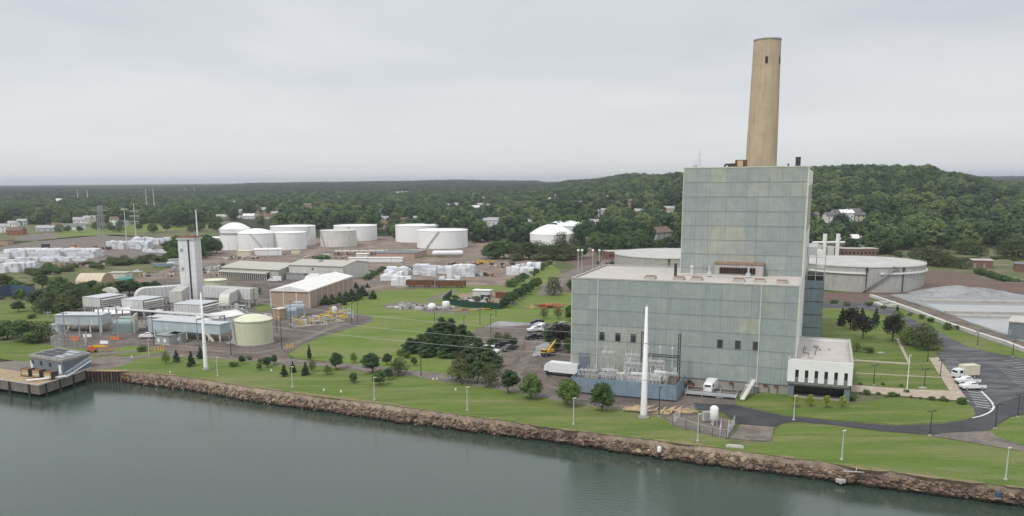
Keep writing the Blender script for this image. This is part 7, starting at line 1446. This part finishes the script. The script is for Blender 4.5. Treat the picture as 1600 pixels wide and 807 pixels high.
for i in range(5): tree('%s bush of the short hedge left of the big stack' % ('first', 'second', 'third', 'fourth', 'fifth')[i], 575+i*6, 438-i*3.8, 427-i*3.2, 'bush', 1.4, 'short hedge left of the big stack')
for i, (u, v, v2) in enumerate(((509, 477, 460), (519, 475, 459), (531, 473, 456), (541, 471, 455), (537, 477, 464), (550, 471, 451), (561, 468, 450), (567, 463, 446), (583, 468, 453), (556, 451, 441), (574, 450, 442))):
    tree('%s evergreen in the line along the tan brick hall' % ('first', 'second', 'third', 'fourth', 'front', 'sixth', 'seventh', 'eighth', 'separate right', 'small back', 'small far back')[i], u, v, v2, 'wideconifer', 1.25, 'evergreens along the tan brick hall')
tree('bush among the fenced compound scrap', 742, 472, 460, 'bush', 1.5); tree('bush at the left corner of the fenced compound', 713, 468, 460, 'bush', 1.6)
# right lawn
for lab, u, v, v2, k, wf in (('dark fir at the left of the entrance lawn group', 1315, 510, 481, 'fir', 1.1), ('large black-leaved tree of the entrance lawn group', 1329, 516, 482, 'purple', 1.0), ('black-leaved tree with a bare trunk in front of the lawn group', 1347, 531, 492, 'purple', .95), ('fir behind the black-leaved trees', 1346, 506, 479, 'fir', 1.1), ('fir at the right of the black-leaved trees', 1368, 507, 480, 'fir', 1.0), ('round dark purple tree alone on the entrance lawn', 1394, 534, 494, 'purple', .95), ('light green tree behind the round purple one', 1401, 515, 487, 'light', 1.3), ('broad olive tree at the end of the entrance lawn', 1440, 541, 507, 'olive', 1.35), ('second broad olive tree overlapping the first', 1450, 548, 517, 'olive', 1.2), ('light tree left of the broad olive trees', 1418, 540, 511, 'light', 1.4),
        ('bright green shrub behind the annex roof', 1338, 550, 535, 'light', 1.2), ('dark green round shrub behind the annex roof', 1356, 552, 539, 'bush', 1.2), ('small bush at the foot of the grey tank, left', 1303, 475, 467, 'bush', 1.5), ('small bush at the foot of the grey tank, middle', 1323, 478, 470, 'bush', 1.4), ('small bush at the foot of the grey tank, right', 1357, 479, 470, 'bush', 1.3), ('small fir by the loading ramp', 1402, 487, 477, 'fir', 1.3), ('small bush near the canal wall start', 1380, 483, 476, 'bush', 1.3), ('small dark bush on the canal verge, upper', 1421, 494, 487, 'bush', 1.2), ('small dark bush on the canal verge, middle', 1439, 499, 489, 'bush', 1.1), ('small dark bush on the canal verge, lower', 1454, 504, 494, 'bush', 1.1), ('dark bush beside the canal wall, largest', 1480, 516, 502, 'bush', 1.0), ('small dark bush further down the canal verge', 1494, 515, 507, 'bush', 1.1)): tree(lab, u, v, v2, k, wf, None, .08)
for i, (u, v, v2) in enumerate(((1241, 637, 617), (1265, 636, 617), (1291, 638, 618), (1316, 637, 619))): tree('%s yellow-green young tree in front of the annex' % ('leftmost', 'second', 'third', 'rightmost')[i], u, v, v2, 'yellow', .85, 'yellow-green young trees before the annex', .08)
tree('dark shrub at the right corner of the annex', 1330, 627, 612, 'bush', .9, z=.08)
for i, (u, v, k) in enumerate(((1354, 617, 9), (1372, 617, 5), (1393, 620, 9), (1402, 620, 6), (1416, 614, 6), (1455, 626, 8), (1471, 627, 9), (1478, 628, 6), (1504, 632, 13), (1345, 616, 4), (1385, 621, 4), (1424, 622, 4), (1438, 624, 4), (1344, 602, 5), (1380, 602, 5), (1408, 605, 5))): tree('%s low shrub edging the pinkish pavement' % ('first', 'second', 'third', 'fourth', 'lamp-foot', 'sixth', 'seventh', 'eighth', 'largest round', 'tiny left', 'tiny middle', 'tiny right', 'small right', 'upper left', 'upper middle', 'upper right')[i], u, v, v-k*1.0, 'bush', 1.3, 'low shrubs edging the pavement', .08)
# left lawn and plant edge
for lab, u, v, v2, k, wf in (('spreading olive tree on the west lawn above the pump house', 62, 534, 503, 'olive', 1.5), ('spreading green tree left of it on the west lawn', 37, 534, 501, 'round', 1.4), ('green tree at the left edge of the west lawn', 12, 530, 501, 'round', 1.4), ('low green tree between the two west lawn trees', 50, 536, 512, 'bush', 1.5), ('green tree cut by the left edge of the picture', -6, 532, 505, 'round', 1.4), ('shrub on the small grass island by the gravel track', 222, 550, 539, 'bush', 1.3), ('grey shrub on the lawn behind the west trees', 49, 498, 489, 'oliveb', 1.5)): tree(lab, u, v, v2, k, wf, None, .08)
WT = 'dark trees between the west lawn and the beige tent'
for i, (u, v, v2, k) in enumerate(((8, 452, 428, 'pine'), (24, 455, 438, 'round'), (66, 452, 428, 'pine'), (92, 458, 432, 'round'), (62, 482, 452, 'pine'), (78, 486, 455, 'olive'), (72, 490, 466, 'olive'), (94, 480, 449, 'round'), (112, 468, 441, 'pine'), (120, 476, 446, 'olive'), (130, 470, 443, 'round'), (104, 488, 460, 'olive'), (146, 466, 438, 'pine'), (158, 470, 443, 'round'), (172, 466, 441, 'pine'), (190, 463, 438, 'pine'), (202, 462, 436, 'pine'), (214, 460, 440, 'round'), (228, 460, 440, 'pine'), (243, 457, 439, 'pine'), (85, 470, 446, 'pine'), (33, 468, 452, 'round'), (118, 488, 470, 'pine'), (140, 476, 455, 'olive'), (45, 452, 440, 'oliveb'), (30, 488, 470, 'pine'), (98, 494, 472, 'pine'))):
    tree('dark bushy tree of the belt between the west lawn and the beige tent', u, v, v2, k, 1.35, WT)
for i in range(44):
    u = rnd.uniform(40, 275); v = 438-(u-0)*.115+rnd.uniform(-5, 3); tree('scrubby bush of the strip in front of the white bundles', u, v-2, v-rnd.uniform(8, 15), rnd.choice(('bush', 'oliveb', 'olive')), 1.7, 'bushes in front of the far left bundles')
for i in range(26):
    u = rnd.uniform(-5, 110); v = rnd.uniform(442, 470); tree('low scrub bush on the rough ground at the left', u, v, v-rnd.uniform(4, 8), rnd.choice(('bush', 'oliveb')), 1.9, 'low scrub at the left')
for u, v, v2, k in ((264, 398, 376, 'pine'), (272, 412, 388, 'round'), (278, 404, 370, 'round'), (320, 398, 369, 'round'), (329, 400, 374, 'pine'), (338, 396, 374, 'round'), (324, 388, 366, 'pine'), (316, 404, 380, 'bush'), (284, 408, 384, 'pine')): tree('dense green tree of the group round the turbine stack top', u, v, v2, k, 1.2, 'trees behind the turbine stack')
tree('small round bush beside the small pale green tank', 395, 460, 446, 'bush', 1.7); tree('dark bush on the warehouse roof line behind the white warehouse', 502, 408, 395, 'bush', 2.2); tree('bush right of the white warehouse', 563, 417, 407, 'bush', 2.4)
BT = 'bushy trees in front of the domed tanks'
for u, v, v2, k in ((764, 404, 384, 'round'), (776, 405, 377, 'pine'), (788, 405, 375, 'round'), (797, 404, 379, 'pine'), (812, 406, 380, 'olive'), (826, 406, 378, 'pine'), (838, 406, 377, 'olive'), (850, 407, 381, 'olive'), (862, 407, 383, 'olive'), (872, 406, 376, 'olive'), (888, 406, 381, 'olive'), (770, 406, 388, 'bush'), (805, 408, 391, 'oliveb'), (845, 409, 392, 'oliveb'), (880, 408, 392, 'oliveb'), (896, 406, 388, 'oliveb'), (910, 404, 384, 'pine')): tree('bushy olive-green tree in the belt before the domed tanks', u, v, v2, k, 1.35, BT)
tree('tall thin-crowned tree standing in front of the domed tanks', 876, 404, 362, 'olive', .6); tree('second thin-crowned tree right before the domed tanks', 897, 402, 366, 'olive', .6); tree('dark cone-like tree right of the domed tanks', 913, 392, 366, 'fir', 1.0)
for i in range(16): tree('bush of the dark row along the canal bank at the far right', 1530+i*5.6, 428+i*1.6, 417+i*1.7, 'bush', 1.6, 'bush row along the far right bank')
for u, v, v2 in ((1448, 414, 386), (1460, 415, 384), (1438, 413, 388), (1470, 417, 392), (1498, 397, 376), (1508, 398, 375), (1519, 398, 378), (1580, 404, 372), (1592, 404, 370), (1604, 405, 372), (1490, 417, 401), (1502, 420, 402), (1478, 414, 398), (1430, 402, 386), (1532, 399, 384), (1566, 402, 382)): tree('yellow-green bushy tree on the rough ground beyond the grey tank', u, v, v2, 'olive', 1.4, 'bushy trees beyond the grey tank')

for i in range(34):
    u = rnd.uniform(0, 345); v = rnd.uniform(349, 366); tree('village tree among the far left houses and fields', u, v, v-rnd.uniform(9, 15), rnd.choice(('round', 'pine', 'olive', 'round')), 1.3, 'trees among the far left houses')
for i in range(22):
    u = rnd.uniform(932, 1060); v = rnd.uniform(388, 398); tree('green tree of the belt left behind the boiler house', u, v, v-rnd.uniform(16, 30), rnd.choice(('round', 'pine', 'round', 'olive')), 1.25, 'tree belt left behind the boiler house')
for i in range(18):
    u = rnd.uniform(1385, 1600); v = rnd.uniform(397, 410); tree('low bush on the rough ground right of the brick building', u, v, v-rnd.uniform(4, 8), rnd.choice(('bush', 'oliveb')), 2., 'bushes right of the brick building')
# ------------------------------------------------------------------ the woods
L_far = leaf_mat('shade_toned_far_foliage', [(.022, .042, .026), (.034, .060, .032), (.050, .080, .038)])  # wood foliage darkened: shaded sides of far crowns put into the leaf colour
def wood_mesh(seed, n=800, s=.66, lm=None):
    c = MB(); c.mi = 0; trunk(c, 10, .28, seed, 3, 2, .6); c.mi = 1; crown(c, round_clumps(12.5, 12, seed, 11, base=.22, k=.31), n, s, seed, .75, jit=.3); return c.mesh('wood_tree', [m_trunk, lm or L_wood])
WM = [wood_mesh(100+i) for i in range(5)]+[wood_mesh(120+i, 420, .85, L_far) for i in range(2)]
def wood_front(u): return interp([(-300, 352), (0, 350), (60, 352), (100, 347), (200, 348), (262, 352), (275, 356), (330, 350), (350, 354), (500, 360), (560, 360), (600, 374), (740, 380), (830, 380), (930, 386), (1060, 392), (1280, 396), (1380, 400), (1440, 392), (1500, 390), (1600, 388), (1900, 390)], u)
def clear(x, y):
    u = U0+F*x/y/.983
    if y < 640:
        if P(x, y, 0)[1] > wood_front(u): return False
    elif y < 1100 and P(x, y, hz(x, y))[1] > wood_front(u): return False
    for hx, hy, w in NEARH.get(int(y/100), ()):
        if abs(y-hy) < 9+w*.3 and abs(x-hx*y/hy) < w*.55+5: return False
        if 0 < hy-y < (hy*.2 if hx < hy*.25 else 55) and abs(x-hx*y/hy) < w*.42+2: return False
    if 350 < u < 445 and 1000 < y < 1500 and abs(x-(u-U0)/F*y) < 1e9 and noise.noise(Vector((x*.02, y*.01, 4))) > .05: return False
    return True
NEARH = {}
for h_ in HOUSES:
    for k in range(int(h_[1]*.79/100), int((h_[1]+60)/100)+1): NEARH.setdefault(k, []).append(h_)
pts = []; r = random.Random(11)
def spread(y0, y1, sp, sc0, sc1):
    y = y0
    while y < y1:
        x = -.72*y
        while x < .80*y:
            px, py = x+r.uniform(-.42, .42)*sp, y+r.uniform(-.42, .42)*sp
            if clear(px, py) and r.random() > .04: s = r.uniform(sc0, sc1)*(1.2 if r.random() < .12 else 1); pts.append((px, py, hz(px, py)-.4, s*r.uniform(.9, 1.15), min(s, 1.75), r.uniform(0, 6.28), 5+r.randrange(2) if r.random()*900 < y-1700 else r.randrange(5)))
            x += sp
        y += sp
spread(560, 1000, 11.2, .65, 1.6); spread(1000, 1500, 12.4, .8, 1.65); spread(1500, 2700, 15, .95, 1.8); spread(2700, 5200, 19, 1.2, 1.9); spread(5200, 9000, 48, 2.6, 3.6); spread(9000, 20000, 150, 5, 7)
# the three hundred that show largest are trees of their own
def shown(p):
    u = U0+F*p[0]/p[1]/.983
    return 0 < u < 1600 and not (1062 < u < 1270)
pts.sort(key=lambda p: p[1]/p[4]); own, rest, k = [], [], 0
for p in pts:
    if k < 300 and shown(p) and r.random() < .8: own.append(p); k += 1
    else: rest.append(p)
for p in own:
    u = U0+F*p[0]/p[1]/.983; zone = [z for k_, z in ((100, 'beyond the left rubble field'), (345, 'above the bright far field'), (470, 'behind the left white tanks'), (600, 'behind the rust-streaked tank'), (690, 'behind the middle twin tanks'), (745, 'right behind the middle twin tanks'), (800, 'around the two white gables'), (935, 'behind the domed tanks'), (1000, 'right of the domed tanks'), (1200, 'left of the boiler house'), (1330, 'above the white pipework'), (1380, 'above the long brick building'), (1430, 'right of the brick building'), (1480, 'above the yellow-green bushes'), (1520, 'left of the brick hut'), (1560, 'above the brick hut'), (9999, 'at the right edge')) if u < k_][0]
    o = inst('wood_tree', WM[p[6]], None, p[:3], (0, 0, p[5]), (p[3], p[3], p[4])); tag(o, 'broadleaf tree at the front edge of the wood '+zone, 'tree', 'edge trees of the wood '+zone)
me = bpy.data.meshes.new('far_wood'); me.from_pydata([p[:3] for p in rest], [], [])
for nme, typ, dat in (('k', 'INT', [p[6] for p in rest]), ('rot', 'FLOAT', [p[5] for p in rest])): a = me.attributes.new(nme, typ, 'POINT'); a.data.foreach_set('value', dat)
a = me.attributes.new('sc', 'FLOAT_VECTOR', 'POINT'); a.data.foreach_set('vector', [c for p in rest for c in (p[3], p[3], p[4])])
wood = tag(inst('far_wood', me), kind='stuff')
ng = bpy.data.node_groups.new('scatter', 'GeometryNodeTree'); ng.interface.new_socket('Geometry', in_out='INPUT', socket_type='NodeSocketGeometry'); ng.interface.new_socket('Geometry', in_out='OUTPUT', socket_type='NodeSocketGeometry')
gi, go = ng.nodes.new('NodeGroupInput'), ng.nodes.new('NodeGroupOutput'); jn = ng.nodes.new('GeometryNodeJoinGeometry')
def attr(nm, typ): n = ng.nodes.new('GeometryNodeInputNamedAttribute'); n.data_type = typ; n.inputs[0].default_value = nm; return n.outputs[0]
ak, ar, asc = attr('k', 'INT'), attr('rot', 'FLOAT'), attr('sc', 'FLOAT_VECTOR'); cx = ng.nodes.new('ShaderNodeCombineXYZ'); ng.links.new(ar, cx.inputs[2]); first = {}
for p in own: first.setdefault(p[6], p)
srcs = {}
for o in list(col.objects):
    if o.name.startswith('wood_tree') and o.data in WM: srcs.setdefault(WM.index(o.data), o)
for p in sorted(rest, key=lambda p: p[1]):
    if p[6] in srcs: continue
    o = inst('far_tree', WM[p[6]], None, p[:3], (0, 0, p[5]), (p[3], p[3], p[4])); tag(o, 'shade-toned tree of the distant wood, %s' % ('nearest to the camera' if len(srcs) == 5 else 'just behind the nearest one'), 'tree'); srcs[p[6]] = o
    if len(srcs) == 7: break
for i in range(7):
    ob = ng.nodes.new('GeometryNodeObjectInfo'); ob.transform_space = 'ORIGINAL'; ob.inputs['Object'].default_value = srcs[i]; ob.inputs['As Instance'].default_value = True
    cmpn = ng.nodes.new('FunctionNodeCompare'); cmpn.data_type = 'INT'; cmpn.operation = 'EQUAL'; ng.links.new(ak, cmpn.inputs[2]); cmpn.inputs[3].default_value = i
    ip = ng.nodes.new('GeometryNodeInstanceOnPoints'); ng.links.new(gi.outputs[0], ip.inputs['Points']); ng.links.new(cmpn.outputs[0], ip.inputs['Selection']); ng.links.new(ob.outputs['Geometry'], ip.inputs['Instance']); ng.links.new(cx.outputs[0], ip.inputs['Rotation']); ng.links.new(asc, ip.inputs['Scale']); ng.links.new(ip.outputs[0], jn.inputs[0])
ng.links.new(jn.outputs[0], go.inputs[0]); wood.modifiers.new('scatter', 'NODES').node_group = ng
print('wood trees', len(own), len(rest))

# ------------------------------------------------------------------ air
hm = bpy.data.materials.new('air'); hm.use_nodes = True; t = hm.node_tree; t.nodes.clear(); o_ = nn(t, 'ShaderNodeOutputMaterial'); pv = nn(t, 'ShaderNodeVolumePrincipled'); pv.inputs['Color'].default_value = (.88, .93, 1, 1); pv.inputs['Density'].default_value = HAZE; pv.inputs['Anisotropy'].default_value = .2; t.links.new(pv.outputs[0], o_.inputs['Volume'])
mb = MB(); mb.box(-21000, 21000, -900, 23000, -9, 150); tag(mb.obj('haze', hm), kind='stuff')
# ------------------------------------------------------------------ one label for one thing
ORD = ['first', 'second', 'third', 'fourth', 'fifth', 'sixth', 'seventh', 'eighth', 'ninth', 'tenth', 'eleventh', 'twelfth', 'thirteenth', 'fourteenth', 'fifteenth', 'sixteenth', 'seventeenth', 'eighteenth', 'nineteenth']
def ordw(i):
    if i < 19: return ORD[i]
    t, o = divmod(i+1, 10); T = ['', '', 'twent', 'thirt', 'fort', 'fift', 'sixt', 'sevent', 'eight', 'ninet']
    if i+1 >= 100: return 'hundred and '+ordw(i-100) if (i+1) % 100 else 'hundredth'
    return T[t]+'ieth' if o == 0 else T[t]+'y-'+ORD[o-1]
ordw_ = ordw
def order(match, phrase):
    os_ = sorted([o for o in col.objects if o.get('label') == match], key=lambda o: o.location.x/o.location.y)
    for i, o in enumerate(os_): o['label'] = phrase % (('leftmost' if i == 0 else 'rightmost' if i == len(os_)-1 else ordw(i)+' from left'))
for m_, p_ in (('green tree of the belt left behind the boiler house', 'green tree, %s, in the belt left of the boiler house'), ('village tree among the far left houses and fields', 'tree, %s, among the far left houses and fields'), ('low bush on the rough ground right of the brick building', 'low bush, %s, on the rough ground beyond the grey tank'), ('dark bushy tree of the belt between the west lawn and the beige tent', 'dark tree, %s, in the belt between west lawn and tent'), ('scrubby bush of the strip in front of the white bundles', 'scrubby bush, %s, in the strip before the white bundles'), ('low scrub bush on the rough ground at the left', 'low scrub bush, %s, on the rough ground at the left'),
               ('dense green tree of the group round the turbine stack top', 'green tree, %s, of the group behind the turbine stack'), ('bushy olive-green tree in the belt before the domed tanks', 'olive-green tree, %s, in the belt before the domed tanks'), ('bush of the dark row along the canal bank at the far right', 'dark bush, %s, in the row along the far right bank'), ('yellow-green bushy tree on the rough ground beyond the grey tank', 'yellow-green tree, %s, beyond the big grey tank')): order(m_, p_)
for m_, p_ in (('yellow bollard on the grass island before the dark cabin', 'yellow bollard, %s, on the grass island by the cabin'), ('yellow bollard at the tip of the yard left of the meadow', 'yellow bollard, %s, at the yard tip by the meadow')): order(m_, p_)
for w_ in sorted({o['label'] for o in col.objects if o.name.startswith('wood_tree')}): order(w_, '%s '+w_.replace('broadleaf tree at the front edge of the wood', 'tree at the wood edge'))
